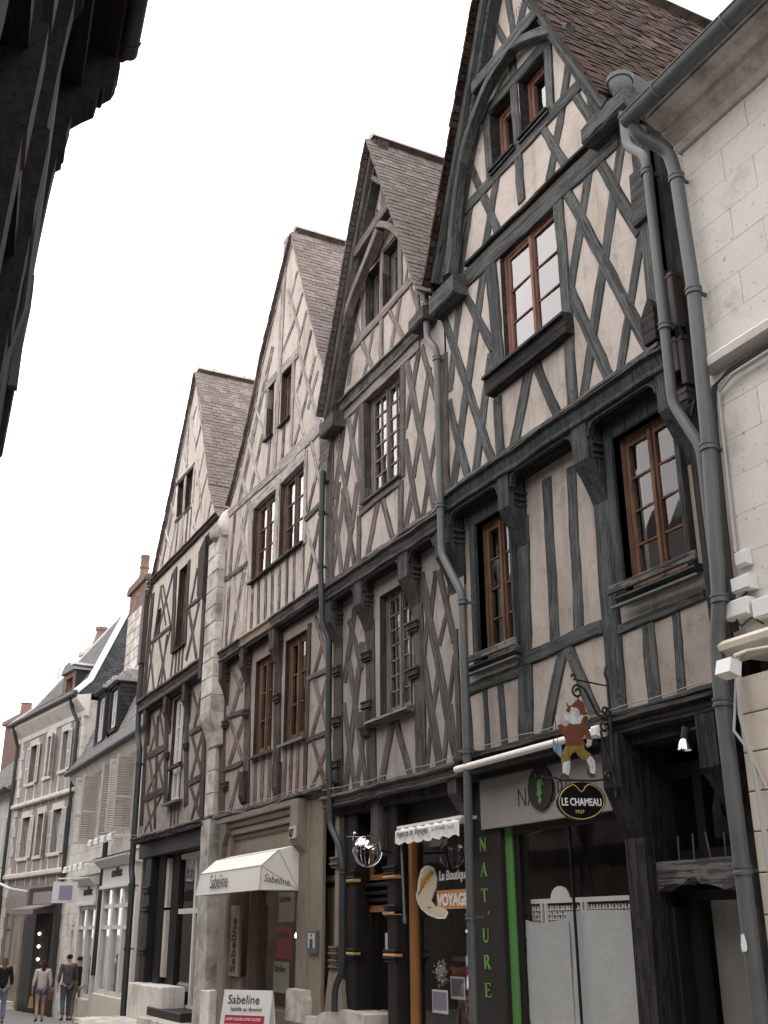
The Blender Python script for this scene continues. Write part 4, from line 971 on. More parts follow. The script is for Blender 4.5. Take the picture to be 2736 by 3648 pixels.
# crumpled paper hung inside the glass, pierced screen above it
def paper(x0, x1, z0, top, y, seed, name):
    r = random.Random(seed); nx, nz = 44, 60; vs = []
    fo = [(r.uniform(0, 6), r.uniform(2, 9), r.uniform(-7, 7), r.uniform(.4, 1)) for _ in range(5)]+[(r.uniform(0, 6), r.uniform(-16, 16), r.uniform(-16, 16), r.uniform(.15, .35)) for _ in range(5)]
    for j in range(nz+1):
        for i in range(nx+1):
            u, v = i/nx, j/nz; zt = top(u); d = sum(abs(math.sin(a+b*u+c*v))*w for a, b, c, w in fo)/7
            vs.append((x0+(x1-x0)*u, y+0.05*d+r.gauss(0, .0015), z0+(zt-z0)*v))
    m = MB().add(vs, [(j*(nx+1)+i, j*(nx+1)+i+1, (j+1)*(nx+1)+i+1, (j+1)*(nx+1)+i) for j in range(nz) for i in range(nx)])
    return m.build(name, 'paper', None, smooth=True)
pa = paper(-9.20, -8.50, 0.6, lambda u: 1.72-0.02*math.sin(u*5)-(0.03*u), 0.385, 1, 'paper_sheet'); tag(pa, 'crumpled white paper sheet with folds, left in the shoe shop window', 'paper', 'paper hung in the shop window')
pb = paper(-8.55, -7.46, 0.6, lambda u: 1.78+0.01*math.sin(u*4), 0.39, 2, 'paper_sheet'); tag(pb, 'smoother white paper sheet, right in the shoe shop window beside the carved post', 'paper', 'paper hung in the shop window')
sc = thing('display_screen', (-8.6, 0.6, 0), 'white pierced display screen with half-round crest above the paper sheets', 'screen')
m = MB(); m.box(-9.55, -7.6, .48, .50, 1.86, 1.90)
for x in (-9.55, -9.05, -8.98, -8.42, -8.36, -7.62): m.box(x, x+.035, .479, .501, 1.0, 1.86)
m.build('frame', 'white_plastic', sc)
MB().prism([(-8.73+0.145*math.cos(math.pi*k/14), 1.89+0.115*math.sin(math.pi*k/14)) for k in range(15)], 'y', .482, .498).build('crest', 'white_plastic', sc)
m = MB()
for a, b in ((-9.51, -9.06), (-8.94, -8.43), (-8.32, -7.63)):
    n = int((b-a)/0.042)
    for j in range(6):
        for i in range(n):
            x = a+(i+.5)*(b-a)/n; z = 1.84-(j+.5)*0.042
            m.prism([(x-.021, z-.021), (x+.021, z-.021), (x+.009, z-.009), (x-.009, z-.009)], 'y', .485, .493); m.prism([(x-.021, z-.021), (x-.009, z-.009), (x-.009, z+.009), (x-.021, z+.021)], 'y', .485, .493)
            if (i+j) % 2: m.box(x-.007, x+.007, .485, .493, z-.007, z+.007)
pf = m.build('pierced_fretwork', 'white_plastic', sc); pf['kind'] = 'stuff'
# middle carved post, door on the right
MB().prism([(-7.42, -.1), (-7.18, -.1), (-7.16, 2.32), (-7.40, 2.32)], 'y', 0.22, 0.5).build('carved_post', 'rot_post' if 'rot_post' in M else 'h4_dark', H4)
MB().prism([(0.5, 3.14), (0.0, 3.14), (0.0, 2.72), (0.03, 2.66), (0.10, 2.5), (0.17, 2.36), (0.20, 2.28), (0.5, 2.28)], 'x', -7.34, -7.10).build('bracket', 'h4_dark', H4)
dr = thing('shop_door', (-6.8, 0.5, 0), 'dark recessed glass door under a black ogee-cut lintel beside the carved post', 'door')
ogee = [(-7.28, 2.13), (-6.30, 2.13), (-6.30, 1.93)]
for k in range(9): t = k/8; ogee.append((-6.42-0.30*t, 1.90+0.03*math.sin(t*math.pi)+ (0.10 if k == 8 else 0.05*t*t)))
ogee += [(-6.80, 2.0)]+[(-6.88-0.30*(k/8), 1.95-0.05*(k/8)**2+0.02*math.sin(k/8*math.pi)) for k in range(9)]+[(-7.22, 1.78), (-7.28, 1.78)]
MB().prism(ogee, 'y', 0.32, 0.46).build('lintel', 'rot_beam', dr)
m = MB(); m.box(-7.28, -7.10, .40, .62, -.1, 1.80, .01); m.box(-6.32, -6.2, .40, .62, -.1, 2.0, .01); m.box(-7.10, -6.32, .56, .62, -.05, .35); m.box(-7.10, -6.32, .56, .62, 1.84, 1.92); m.box(-7.10, -6.98, .55, .62, .35, 1.84); m.box(-6.42, -6.32, .55, .62, .35, 1.84)
m.build('door_frame', 'black_wood', dr); MB().add([(-6.98, .6, .35), (-6.42, .6, .35), (-6.42, .6, 1.84), (-6.98, .6, 1.84)], [(0, 1, 2, 3)]).build('pane', 'shop_glass', dr)
MB().add([(-6.98, .68, .3), (-6.42, .68, .3), (-6.42, .68, 1.84), (-6.98, .68, 1.84)], [(0, 1, 2, 3)]).build('blind', 'grey_board', dr)
m = MB(); m.box(-7.3, -6.2, .55, .62, 2.14, 2.22); m.box(-7.3, -6.2, .55, .62, 2.78, 2.9); m.box(-7.30, -7.16, .55, .62, 2.22, 2.78); m.box(-6.9, -6.8, .55, .62, 2.22, 2.78); m.box(-6.36, -6.2, .55, .62, 2.22, 2.78); m.build('transom_light', 'black_wood', dr)
for a, b in ((-7.16, -6.9), (-6.8, -6.36)): MB().add([(a, .59, 2.22), (b, .59, 2.22), (b, .59, 2.78), (a, .59, 2.78)], [(0, 1, 2, 3)]).build('pane', 'shop_glass', dr)
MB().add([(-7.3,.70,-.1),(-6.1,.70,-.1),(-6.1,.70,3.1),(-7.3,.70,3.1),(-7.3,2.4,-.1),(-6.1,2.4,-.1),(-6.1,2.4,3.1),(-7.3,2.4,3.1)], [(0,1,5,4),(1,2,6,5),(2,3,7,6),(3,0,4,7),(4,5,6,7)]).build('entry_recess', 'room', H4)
m = MB()
for x in (-6.95, -6.78, -6.6, -6.44): m.tube([(x, .38, 2.13), (x+rnd.uniform(-.03, .03), .37, 2.30+rnd.uniform(-.02, .04))], .008, 5)
m.build('iron_spike', 'zinc', dr)
MB().prism([(0.5, 3.13), (-.01, 3.13), (-.01, 2.74), (.05, 2.66), (.3, 2.3), (.5, 2.3)], 'x', -6.17, -5.97).build('bracket', 'h4_dark', H4)
bx('corner_post', 'h4_dark', H4, -6.20, -5.98, .3, .6, -.1, 3.1, .01)

def settle(before, roots, dx, dy, skip=('bracket', 'corner_post')):
    for o in set(bpy.data.objects)-before:
        if (o.parent is None or o.parent in roots) and o.name.split('.')[0] not in skip: o.location += Vector((dx, dy, 0))
settle(BEFORE, (H4,), .12, -.095)
# ================================================================== grey house with curved truss (third)
H3 = thing('half_timbered_house', (-11.4, 0.3, 0), 'gabled house with pale mauve gable timbers, arched truss and dark grey lower storey', 'house', 'gabled half-timbered houses')
gl, gr, f2, f1 = (-11.92, -11.49, 9.52, 10.46), (-11.37, -10.91, 9.58, 10.50), (-11.95, -10.92, 6.95, 8.47), (-11.82, -11.0, 4.08, 5.62)
shell(H3, [(-13.25, -.3), (-9.85, -.3), (-9.85, 8.9), (-10.0, 9.0), (-11.35, 12.25), (-12.9, 8.6), (-13.25, 8.5)], 0.30, 6.5)
wall(H3, 'wall', 'pl3', [(-13.28, 6.05), (-9.76, 6.05), (-9.76, 8.85), (-10.02, 9.0), (-11.35, 12.25), (-12.92, 8.65), (-13.28, 8.5)], [gl, gr, f2], 0.014, reveal='h3_lowz')
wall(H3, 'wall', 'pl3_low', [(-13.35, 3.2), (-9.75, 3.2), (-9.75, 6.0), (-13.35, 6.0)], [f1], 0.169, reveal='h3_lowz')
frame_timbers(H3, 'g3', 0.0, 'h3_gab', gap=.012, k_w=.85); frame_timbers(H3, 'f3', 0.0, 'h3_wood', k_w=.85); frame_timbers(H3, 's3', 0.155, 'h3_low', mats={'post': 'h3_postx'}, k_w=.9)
bressummer(H3, -13.15, -10.0, 8.80, 8.58, -0.03, 0.1, 'rot_beam', 'tie_beam')
P3 = Q['h3_roof']; L3 = [P3[5]]+[P3[i] for i in (4, 3, 2, 1, 0)]; R3 = P3[5:]
L3 = [(-11.33, 12.38), (-12.0, 10.96), (-12.62, 9.5), (-13.0, 8.62)]; R3 = [(-11.33, 12.38), (-10.72, 10.97), (-10.08, 9.45), (-9.86, 8.95)]
roof(H3, R3, L3, -0.19, 6.5, 'tile3', tw=0.165, ex=0.098)
verge(H3, L3, -0.20, 0.085, 'h3_wood'); verge(H3, R3[:3], -0.20, 0.10, 'h3_gab'); verge(H3, L3, -0.14, 0.06, 'h3_lowz', 'rafter', inset=0.13)
for i, (k, w, p) in enumerate(T['o3rail']): beam('collar_tie', 'h3_wood', H3, p, w, -0.18, 0.12, seed=i)
for i, (k, w, p) in enumerate(T['o3brace']): beam('curved_brace', 'h3_gab', H3, p, min(w, .12), -0.172-.004*i, 0.12, seed=i, rough=.4)
for i, (k, w, p) in enumerate(T['o3stub']): beam('tie_stub', 'h3_low', H3, p, w, -0.19, 0.22, bev=.02, seed=i)
for r_ in (gl, gr): window(H3, r_, 0.13, 'grey_frame', cas=2, rows=1, frame=.05, stile=.04)
window(H3, f2, 0.09, 'grey_frame', cas=2, cols=2, rows=6, frame=.06, stile=.04, bar=.02); window(H3, f1, 0.24, 'grey_frame', cas=2, cols=2, rows=7, frame=.05, stile=.035, bar=.018, curtain=0.3, glass='glass_low')
sill(H3, -11.99, -10.9, 6.96, -0.05, .14, 'h3_low', .03)
MB().prism([(.27, 4.10), (.05, 4.05), (.03, 4.01), (.16, 3.97)], 'x', -12.05, -10.92).build('sill', 'rot_beam', H3)
bressummer(H3, -13.25, -9.80, 6.10, 5.88, -0.03, 0.2, 'h3_low'); beam('ledge', 'rot_beam', H3, [(-13.25, 6.09), (-9.8, 6.13)], .06, -.07, .08, seed=4)
for xc, w in ((-13.11, .23), (-12.15, .24), (-10.86, .27), (-9.98, .16)): bracket(H3, xc, w-.02, 5.90, -0.02, 0.20, 'h3_lowz', drop=.33, tail=.85)
spandrels(H3, (-13.11, -12.15, -10.86, -9.98), .23, 5.87, .0, 'h3_lowz')
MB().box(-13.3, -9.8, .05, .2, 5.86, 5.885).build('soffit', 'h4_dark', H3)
collars(H3, -13.12, .18, .14, (4.98, 4.3, 3.72), 'h3_lowz', d=.03); collars(H3, -12.18, .20, .14, (4.98, 4.34), 'h3_lowz', d=.03); collars(H3, -10.90, .20, .14, (5.06, 4.5), 'h3_lowz', d=.03)
bx('pendant', 'h3_lowz', H3, -13.22, -13.02, .08, .2, 3.42, 3.58, .02); MB().prism([(.19, 4.2), (.06, 4.2), (.06, 4.0), (.11, 3.9), (.19, 3.86)], 'x', -12.28, -12.08).build('pendant', 'h3_lowz', H3)
MB().prism([(-13.30, 7.7), (-13.12, 7.7), (-13.10, 8.0), (-13.02, 8.2), (-13.0, 8.6), (-13.42, 8.6), (-13.38, 8.1)], 'y', -.06, .02).build('carved_capital', 'h3_wood', H3)
bressummer(H3, -13.22, -9.72, 3.26, 3.10, 0.0, 0.55, 'h3_low', 'floor_beam')
MB().box(-13.2, -9.7, .1, 1.6, 3.0, 3.1).build('soffit', 'h4_dark', H3)
# ---- travel agency ground floor
BEFORE = set(bpy.data.objects)
def turned_post(xc, w, y, rings, golds, name='shop_post'):
    p = bx(name, 'black_wood', H3, xc-w/2, xc+w/2, y, y+.3, .1, 3.1, .02)
    collars(p, xc, w, y, rings, 'black_wood', name='collar')
    for z in golds: MB().box(xc-w/2-.03, xc+w/2+.03, y-.045, y+.05, z-.018, z+.018, .012).build('ochre_ring', 'gold_ring', p)
    return p
turned_post(-12.86, .30, .25, (2.32, 1.43), (2.20, 1.37)); turned_post(-11.75, .25, .25, (2.32, 1.90, 1.43), (2.20, 1.81, 1.37))
MB().box(-12.17, -11.91, .18, .4, 2.45, 3.1, .02).build('shop_post', 'h3_lowz', H3); bx('shop_post', 'h3_lowz', H3, -13.25, -13.02, .22, .5, .5, 3.1, .01)
MB().prism([(.5, 3.1), (.02, 3.1), (.02, 2.95), (.08, 2.86), (.3, 2.6), (.5, 2.6)], 'x', -9.98, -9.80).build('bracket', 'h3_lowz', H3)
def open_frame(parent, name, mat, x0, x1, z0, z1, y, t=.06, d=.06, bottom=True):
    m = MB(); m.box(x0, x0+t, y, y+d, z0, z1); m.box(x1-t, x1, y, y+d, z0, z1); m.box(x0+t, x1-t, y+.001, y+d-.001, z1-t, z1)
    if bottom: m.box(x0+t, x1-t, y+.001, y+d-.001, z0, z0+t)
    w = m.build(name, mat, parent)
    MB().add([(x0+t, y+d*.6, z0), (x1-t, y+d*.6, z0), (x1-t, y+d*.6, z1-t), (x0+t, y+d*.6, z1-t)], [(0, 1, 2, 3)]).build('pane', 'shop_glass', w); return w
ad = thing('agency_door', (-12.35, .45, .3), 'black travel agency door with narrow orange frame between turned black posts', 'door')
open_frame(ad, 'door_frame', 'orange', -12.84, -11.95, .3, 1.91, .44, .075); open_frame(ad, 'transom_frame', 'orange', -12.76, -11.95, 2.20, 2.78, .44, .06)
m = MB()
for k, z in enumerate((2.17, 2.08, 2.0)): m.box(-13.0, -11.9, .36+.02*k, .46, z-.05, z-.01, .006)
m.box(-13.0, -11.9, .47, .5, 1.9, 2.2); m.build('transom_moulding', 'black_wood', ad)
m = MB(); m.box(-12.77, -12.62, .50, .53, .35, 1.85); m.box(-12.77, -12.02, .505, .53, .35, .75); m.box(-12.1, -12.02, .5, .53, .35, 1.85); m.build('door_leaf', 'black_wood', ad)
MB().box(-12.42, -12.25, .5, .503, 1.42, 1.60).build('notice', 'white_print', ad)
aw_ = thing('agency_window', (-10.7, .4, .5), 'travel agency shop window with orange jamb and poster display', 'shop window')
m = MB(); m.box(-11.57, -11.49, .38, .46, .3, 2.75); m.build('jamb', 'orange', aw_); bx('stall_riser', 'cream_wood', aw_, -11.6, -9.6, .36, .6, .1, .62, .01); bx('window_head', 'black_wood', aw_, -11.6, -9.6, .38, .5, 2.72, 3.0)
MB().add([(-11.49, .43, .62), (-9.6, .43, .62), (-9.6, .43, 2.72), (-11.49, .43, 2.72)], [(0, 1, 2, 3)]).build('pane', 'shop_glass', aw_)
MB().add([(-13.1,.55,0),(-9.6,.55,0),(-9.6,.55,3.05),(-13.1,.55,3.05),(-13.1,2.8,0),(-9.6,2.8,0),(-9.6,2.8,3.05),(-13.1,2.8,3.05)], [(0,1,5,4),(1,2,6,5),(2,3,7,6),(3,0,4,7),(4,5,6,7)]).build('shop_recess', 'shop_room', H3)
# decal on the glass: stylised sunhat face, lettering, orange plate
dc = [(-11.17, 2.30), (-11.05, 2.27), (-10.98, 2.16), (-11.0, 2.06), (-11.07, 1.99), (-11.12, 1.93), (-11.02, 1.86), (-10.80, 1.84), (-10.76, 1.80), (-10.82, 1.745), (-10.98, 1.745), (-11.2, 1.785), (-11.36, 1.85), (-11.45, 1.93), (-11.48, 2.0), (-11.44, 2.05), (-11.42, 2.14), (-11.35, 2.26), (-11.26, 2.30)]
d1 = MB().prism(dc, 'y', .418, .424).build('window_decal', 'white_print', aw_)
def shrink(poly, f, cx=None, cz=None):
    cx = sum(p[0] for p in poly)/len(poly) if cx is None else cx; cz = sum(p[1] for p in poly)/len(poly) if cz is None else cz
    return [(cx+(p[0]-cx)*f, cz+(p[1]-cz)*f) for p in poly]
MB().prism(shrink(dc, .9), 'y', .413, .417).build('decal_face', 'beige_print', d1)
m = MB()
for k in range(5): t = k/5; m.prism([(-11.36+.06*k, 2.04+.035*k), (-11.33+.06*k, 2.03+.035*k), (-11.28+.055*k, 2.17+.02*k), (-11.33+.055*k, 2.17+.02*k)], 'y', .408, .412)
m.build('decal_stripes', 'orange_print', d1)
m = MB(); pr = None
for k in range(22):
    t = k/21; p = (-11.40+.36*t, .412, 2.0+.22*math.sin(t*1.45)+.012*math.sin(k*1.9)); 
    if pr: m.tube([pr, p], .006, 4)
    pr = p
m.tube([(-11.20, .412, 1.87), (-11.16, .412, 1.855), (-11.11, .412, 1.87)], .005, 4); m.build('decal_line', 'print', d1)
text('window_lettering', 'La Boutique', 'white_print', aw_, (-10.93, .415, 2.135), .135, shear=.12, bold=.004, sx=.95)
MB().box(-10.99, -9.85, .414, .420, 1.84, 2.03).build('orange_plate', 'orange_print', aw_); text('plate_lettering', 'VOYAGES', 'white_print', aw_, (-10.96, .409, 1.875), .165, bold=.006, sx=1.0)
for nm, x0, x1, z0, z1, y, c, lb in (('poster', -11.06, -10.76, .95, 1.17, .60, 'zinc_pale', 'blue-grey poster card hung higher in the travel agency window'), ('poster', -11.40, -11.06, .80, 1.03, .56, 'white_print', 'white-edged poster with violet picture low in the travel agency window')):
    t_ = MB().box(x0, x1, y, y+.006, z0, z1).build(nm, c, None); tag(t_, lb, 'poster', 'posters in the agency window')
    MB().box(x0+.02, x1-.02, y-.003, y-.001, z0+.03, z1-.02).build('picture', 'violet' if c == 'white_print' else 'zinc', t_)
fb_ = MB()
for k in range(170):
    a = rnd.uniform(0, 6.28); r_ = rnd.uniform(0, .09); fb_.lathe([(.001, -.008), (.009, -.004), (.011, .002), (.006, .008), (.001, .009)], (-11.36+r_*math.cos(a)*.8+rnd.uniform(-.07, .07), .62+rnd.uniform(0, .08), 1.20+r_*math.sin(a)+rnd.uniform(-.08, .06)), 5)
tag(fb_.build('flower_bunch', 'shutter_white'), 'bunch of pale flowers in the travel agency window', 'flowers')
vs = []
for j in range(9):
    for i in range(13): u, v = i/12, j/8; vs.append((-11.2+.9*u, .66+.04*math.sin(i*1.7+j)+.1*v, 1.25-.55*v*(0.6+.5*math.sin(u*3))+.02*math.sin(i*2.1)))
tag(MB().add(vs, [(j*13+i, j*13+i+1, (j+1)*13+i+1, (j+1)*13+i) for j in range(8) for i in range(12)]).build('draped_cloth', mat_paint('rust_cloth', (.24, .06, .04), .9, noise=.4, scale=9), smooth=True), 'rust red cloth draped behind the posters in the agency window', 'cloth')
m = MB()
for k in range(14): m.box(-11.3+k*.07, -11.255+k*.07, .95, 1.1, 1.35, 1.55+rnd.uniform(0, .08))
m.box(-11.6, -10.0, .94, 1.2, 1.3, 1.35); tag(m.build('brochure_rack', 'grey_board'), 'rack of brochures seen through the agency window', 'rack')
settle(BEFORE, (H3,), .19, -.095)
# ================================================================== cream house with limewashed timbers (second)
H2 = thing('half_timbered_house', (-15.6, 0.3, 0), 'wide gabled house with flaking whitewashed gable timbers and red-brown studs, over the white awning', 'house', 'gabled half-timbered houses')
gl, gr, wl, wr = (-15.93, -15.64, 9.53, 10.52), (-15.25, -14.81, 9.50, 10.46), (-16.40, -15.37, 7.10, 8.44), (-15.13, -14.13, 7.09, 8.45)
sl, sr = (-16.31, -15.55, 4.19, 5.72), (-15.0, -14.2, 4.20, 5.76)
R2 = [(-14.88, 13.18), (-14.32, 11.93), (-13.82, 10.79), (-13.47, 10.04), (-13.18, 9.5), (-12.95, 9.15)]; L2 = [(-14.88, 13.18), (-15.6, 11.9), (-16.25, 10.85), (-16.9, 9.98), (-17.5, 9.3), (-17.85, 8.98)]
L2 = [(-14.88, 13.18), (-16.25, 11.35), (-16.62, 10.6), (-17.11, 9.86), (-17.55, 9.3), (-17.85, 9.0)]
shell(H2, [(-18.0, -.3), (-13.3, -.3), (-13.3, 9.3)]+[(x, z-.1) for x, z in reversed(R2[:-1])]+[(x, z-.1) for x, z in L2[1:-1]]+[(-18.0, 8.9)], .30, 6.5)
wall(H2, 'wall', 'pl2', [(-18.05, 6.2), (-13.28, 6.2), (-13.12, 9.35)]+[(x, z-.05) for x, z in reversed(R2[:-2])]+[(x, z-.05) for x, z in L2[1:-1]]+[(-18.05, 8.85)], [gl, gr, wl, wr], .014, reveal='h2_redz')
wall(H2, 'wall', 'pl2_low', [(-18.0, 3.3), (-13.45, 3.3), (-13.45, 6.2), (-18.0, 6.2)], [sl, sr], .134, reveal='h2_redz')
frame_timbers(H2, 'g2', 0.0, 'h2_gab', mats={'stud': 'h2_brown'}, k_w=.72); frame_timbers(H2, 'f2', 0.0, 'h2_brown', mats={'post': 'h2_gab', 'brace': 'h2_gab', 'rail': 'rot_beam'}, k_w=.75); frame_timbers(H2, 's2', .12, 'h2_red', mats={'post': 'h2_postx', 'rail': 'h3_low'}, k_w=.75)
roof(H2, R2, L2, .035, 6.5, 'tile2', tw=.165, ex=.098)
verge(H2, R2[:-1], -.02, .10, 'h2_gab', inset=.10, depth=.05); verge(H2, L2, -.01, .05, 'h2_brown', inset=.05, depth=.05)
boarded(H2, gl, .10, 'brown_frame'); boarded(H2, gr, .10, 'brown_frame')
for r_ in (wl, wr): window(H2, r_, .07, 'brown_frame', rows=3, curtain=.10)
for r_ in (sl, sr): window(H2, r_, .18, 'oak_frame', rows=3, curtain=.14, glass='glass_low')
for a, b, z in ((gl[0], gl[1], 9.54), (gr[0], gr[1], 9.51)): sill(H2, a-.04, b+.04, z, -.05, .1, 'h4_darkx', .03)
sill(H2, -16.45, -14.08, 7.10, -.06, .12, 'h4_darkx', .035); sill(H2, sl[0]-.1, sl[1]+.08, 4.20, .05, .2, 'h3_low', .04); sill(H2, sr[0]-.1, sr[1]+.08, 4.21, .05, .2, 'zinc', .04)
bressummer(H2, -18.0, -16.75, 6.22, 6.02, -.03, .18, 'rot_beam'); bressummer(H2, -16.75, -15.35, 6.22, 6.04, -.03, .18, 'new_beam'); bressummer(H2, -15.35, -13.4, 6.22, 6.02, -.03, .18, 'rot_beam')
spandrels(H2, (-17.8, -16.68, -15.28), .23, 6.0, .0, 'h2_redz', r=.09)
MB().box(-18.0, -13.4, .04, .16, 5.97, 6.015).build('soffit', 'h4_dark', H2)
for xc, w in ((-17.8, .25), (-16.68, .22), (-15.28, .25)): bracket(H2, xc, w-.03, 6.03, -.02, .16, 'h2_redz', drop=.33, tail=.85)
for xc in (-17.72, -16.66, -15.28): collars(H2, xc, .17, .10, (5.0,), 'h2_redz', d=.03)
collars(H2, -17.6, .2, .10, (3.95,), 'h2_redz', d=.03)
MB().prism([(.15, 4.0), (.04, 4.0), (.04, 3.62), (.08, 3.52), (.15, 3.46)], 'x', -16.72, -16.5).build('pendant', 'h2_redz', H2); MB().prism([(.15, 3.95), (.05, 3.95), (.05, 3.60), (.09, 3.48), (.15, 3.42)], 'x', -15.26, -15.06).build('pendant', 'h2_redz', H2)
# ground floor: cream joinery with moulded lintel
bx('ledge', 'rot_beam', H2, -17.9, -13.3, .0, .3, 3.36, 3.42, .012)
for k, (za, zb, yf) in enumerate(((3.36, 3.26, .02), (3.26, 3.16, .07), (3.16, 3.06, .11), (3.06, 2.98, .16))): bx('lintel_moulding', 'cream_wood' if k % 2 == 0 else 'cream_dark', H2, -17.55+.1*k, -14.25, yf, .4, zb, za-.006, .012)
bx('fascia', 'cream_wood', H2, -17.2, -14.3, .2, .4, 2.55, 2.985)
bx('shop_post', 'cream_wood', H2, -17.6, -17.22, .1, .5, .2, 3.28, .03)
MB().prism([(-17.5, 3.25), (-17.2, 3.25), (-17.2, 3.1), (-17.35, 2.9), (-17.35, 2.6), (-17.5, 2.5)], 'y', .02, .12).build('bracket', 'cream_dark', H2)
p87 = bx('shop_post', 'cream_wood', H2, -14.30, -13.92, .10, .4, .6, 3.3, .02)
MB().prism([(.4, 3.32), (-.03, 3.32), (-.03, 2.78), (.0, 2.72), (.10, 2.62), (.4, 2.62)], 'x', -14.28, -14.0).build('bracket', 'cream_wood', H2)
pn = bx('number_plate', 'shutter', p87, -14.26, -14.02, -.05, -.032, 2.80, 2.96); text('house_number', '87', 'print', pn, (-14.24, -.054, 2.82), .15, bold=.004)
bx('shop_jamb', 'cream_wood', H2, -13.92, -13.48, .12, .17, .6, 3.3, .01)
bx('door_column', 'cream_wood', H2, -13.10, -12.93, .12, .4, 1.25, 3.3, .03)
collars(H2, -13.02, .2, .11, (2.5, 1.45, 1.3), 'cream_dark'); MB().prism([(-13.32, .66), (-12.72, .66), (-12.85, 1.15), (-12.93, 1.22), (-13.11, 1.22), (-13.19, 1.15)], 'y', .1, .4).build('column_base', 'cream_wood', H2)
hd = thing('panelled_door', (-13.7, .35, .6), 'narrow cream panelled house door with small panes beside the grey downpipe', 'door')
m = MB(); m.box(-14.2, -13.1, .36, .40, .4, 2.2, 0); m.box(-14.2, -13.1, .30, .38, 2.22, 2.30, .01); m.box(-13.93, -13.87, .33, .36, .6, 2.15); m.box(-13.68, -13.6, .33, .36, .6, 2.15); m.box(-13.87, -13.68, .335, .36, 1.78, 1.86); m.box(-13.87, -13.68, .335, .36, 1.02, 1.08); m.box(-13.8, -13.76, .335, .36, 1.86, 2.15); m.box(-14.2, -13.1, .36, .40, 2.9, 3.3); m.build('door_leaf', 'cream_wood', hd)
for a, b, c, d in ((-13.87, -13.8, 1.88, 2.14), (-13.76, -13.68, 1.88, 2.14), (-14.0, -13.82, 2.32, 2.58), (-13.8, -13.62, 2.32, 2.58), (-14.0, -13.82, 2.62, 2.88), (-13.8, -13.62, 2.62, 2.88)): MB().box(a, b, .352, .358, c, d).build('pane', 'sign_black', hd)
m = MB(); m.box(-14.2, -13.1, .36, .39, 2.3, 2.9); m.build('transom', 'cream_dark', hd)
ic = bx('intercom', 'zinc', None, -13.84, -13.54, .075, .12, 1.36, 1.63, .01); tag(ic, 'grey steel door intercom panel on the cream jamb', 'intercom')
m = MB(); m.box(-13.80, -13.58, .070, .074, 1.42, 1.60); m.build('face_plate', 'zinc_pale', ic); m = MB()
for k in range(5): m.box(-13.74, -13.64, .064, .069, 1.43+k*.022, 1.443+k*.022)
m.lathe([(.018, -.006), (.018, 0)], (-13.69, .07, 1.575), 10, 'y'); m.build('button', 'print', ic)
sw = thing('shop_window', (-16.0, .45, .5), 'dress shop window under the white awning with warm lamps inside', 'shop window')
m = MB(); m.box(-17.2, -16.72, .22, .5, .3, .98); m.box(-16.74, -16.64, .3, .5, .3, 2.6); m.box(-14.42, -14.30, .3, .5, .3, 2.6); m.box(-17.2, -14.3, .3, .5, 2.45, 2.6); m.box(-17.2, -14.3, .28, .5, .3, .6, .01); m.build('frame', 'cream_dark', sw)
for a, b in ((-16.64, -15.9), (-15.88, -14.42)): MB().add([(a, .42, .6), (b, .42, .6), (b, .42, 2.45), (a, .42, 2.45)], [(0, 1, 2, 3)]).build('pane', 'shop_glass', sw)
MB().add([(-17.3,.52,.2),(-14.3,.52,.2),(-14.3,.52,3.0),(-17.3,.52,3.0),(-17.3,2.6,.2),(-14.3,2.6,.2),(-14.3,2.6,3.0),(-17.3,2.6,3.0)], [(0,1,5,4),(1,2,6,5),(2,3,7,6),(3,0,4,7),(4,5,6,7)]).build('shop_recess', mat_paint('warm_shop_interior', (.34, .28, .20), .9, noise=.5, scale=4), H2)
for k, (x, y, z) in enumerate(((-16.2, .8, 1.85), (-16.25, .9, 1.55), (-15.7, .85, 1.5), (-15.72, .8, 1.3), (-15.95, 1.0, 1.05), (-15.6, .9, 1.95))):
    lm = MB().lathe([(.004, .05), (.022, .02), (.026, 0), (.02, -.02), (.004, -.03)], (x, y, z), 8).build('display_bulb', 'lamp'); tag(lm, ('uppermost left', 'middle left', 'middle right', 'lower right', 'lowest', 'uppermost right')[k]+' of the small glowing bulbs in the dress shop window', 'lamp', 'bulbs in the dress shop window'); MB().tube([(x, y, z+.04), (x, y, 2.9)], .003, 4).build('cord', 'cable', lm)
for k, (x, z, lb) in enumerate(((-15.95, 1.95, 'top'), (-16.0, 1.45, 'middle'), (-16.1, .98, 'lowest'))):
    t_ = MB().box(x-.28, x+.35, .60, .606, z-.2, z+.22).build('sale_poster', 'shutter' if k != 1 else 'red_print'); tag(t_, lb+' of three sale posters hung in the dress shop window', 'poster', 'sale posters in the dress shop'); text('reflected_lettering', 'Sabeline', 'print', t_, (x-.25, .595, z+.08), .14)  # Sabeline lettering here paints the street board's reflection in the glass
sv = bx('shop_sign', 'cream_wood', None, -17.27, -16.80, .18, .22, .98, 2.0, .01); tag(sv, 'upright cream board reading Sabeline beside the dress shop window', 'sign')
text('lettering', 'Sabeline', 'print', sv, (-16.93, .176, 1.03), .30, rotz=math.pi/2, sx=.80, bold=.006)
MB().prism([(-14.3, .55), (-13.75, .55), (-13.75, .80), (-13.80, .92), (-14.25, .93), (-14.3, .85)], 'y', -.02, .3).build('guard_stone', 'stone_old', H2)
MB().prism([(-14.2, -.1), (-12.0, -.1), (-12.0, .74), (-12.7, .76), (-13.2, .70), (-13.4, .64), (-14.2, .62)], 'y', .02, .5).build('stone_plinth', 'stone_old', H2)
bx('stone_step', 'stone_cream', H3, -12.75, -11.0, -.1, .5, .0, .28, .015)
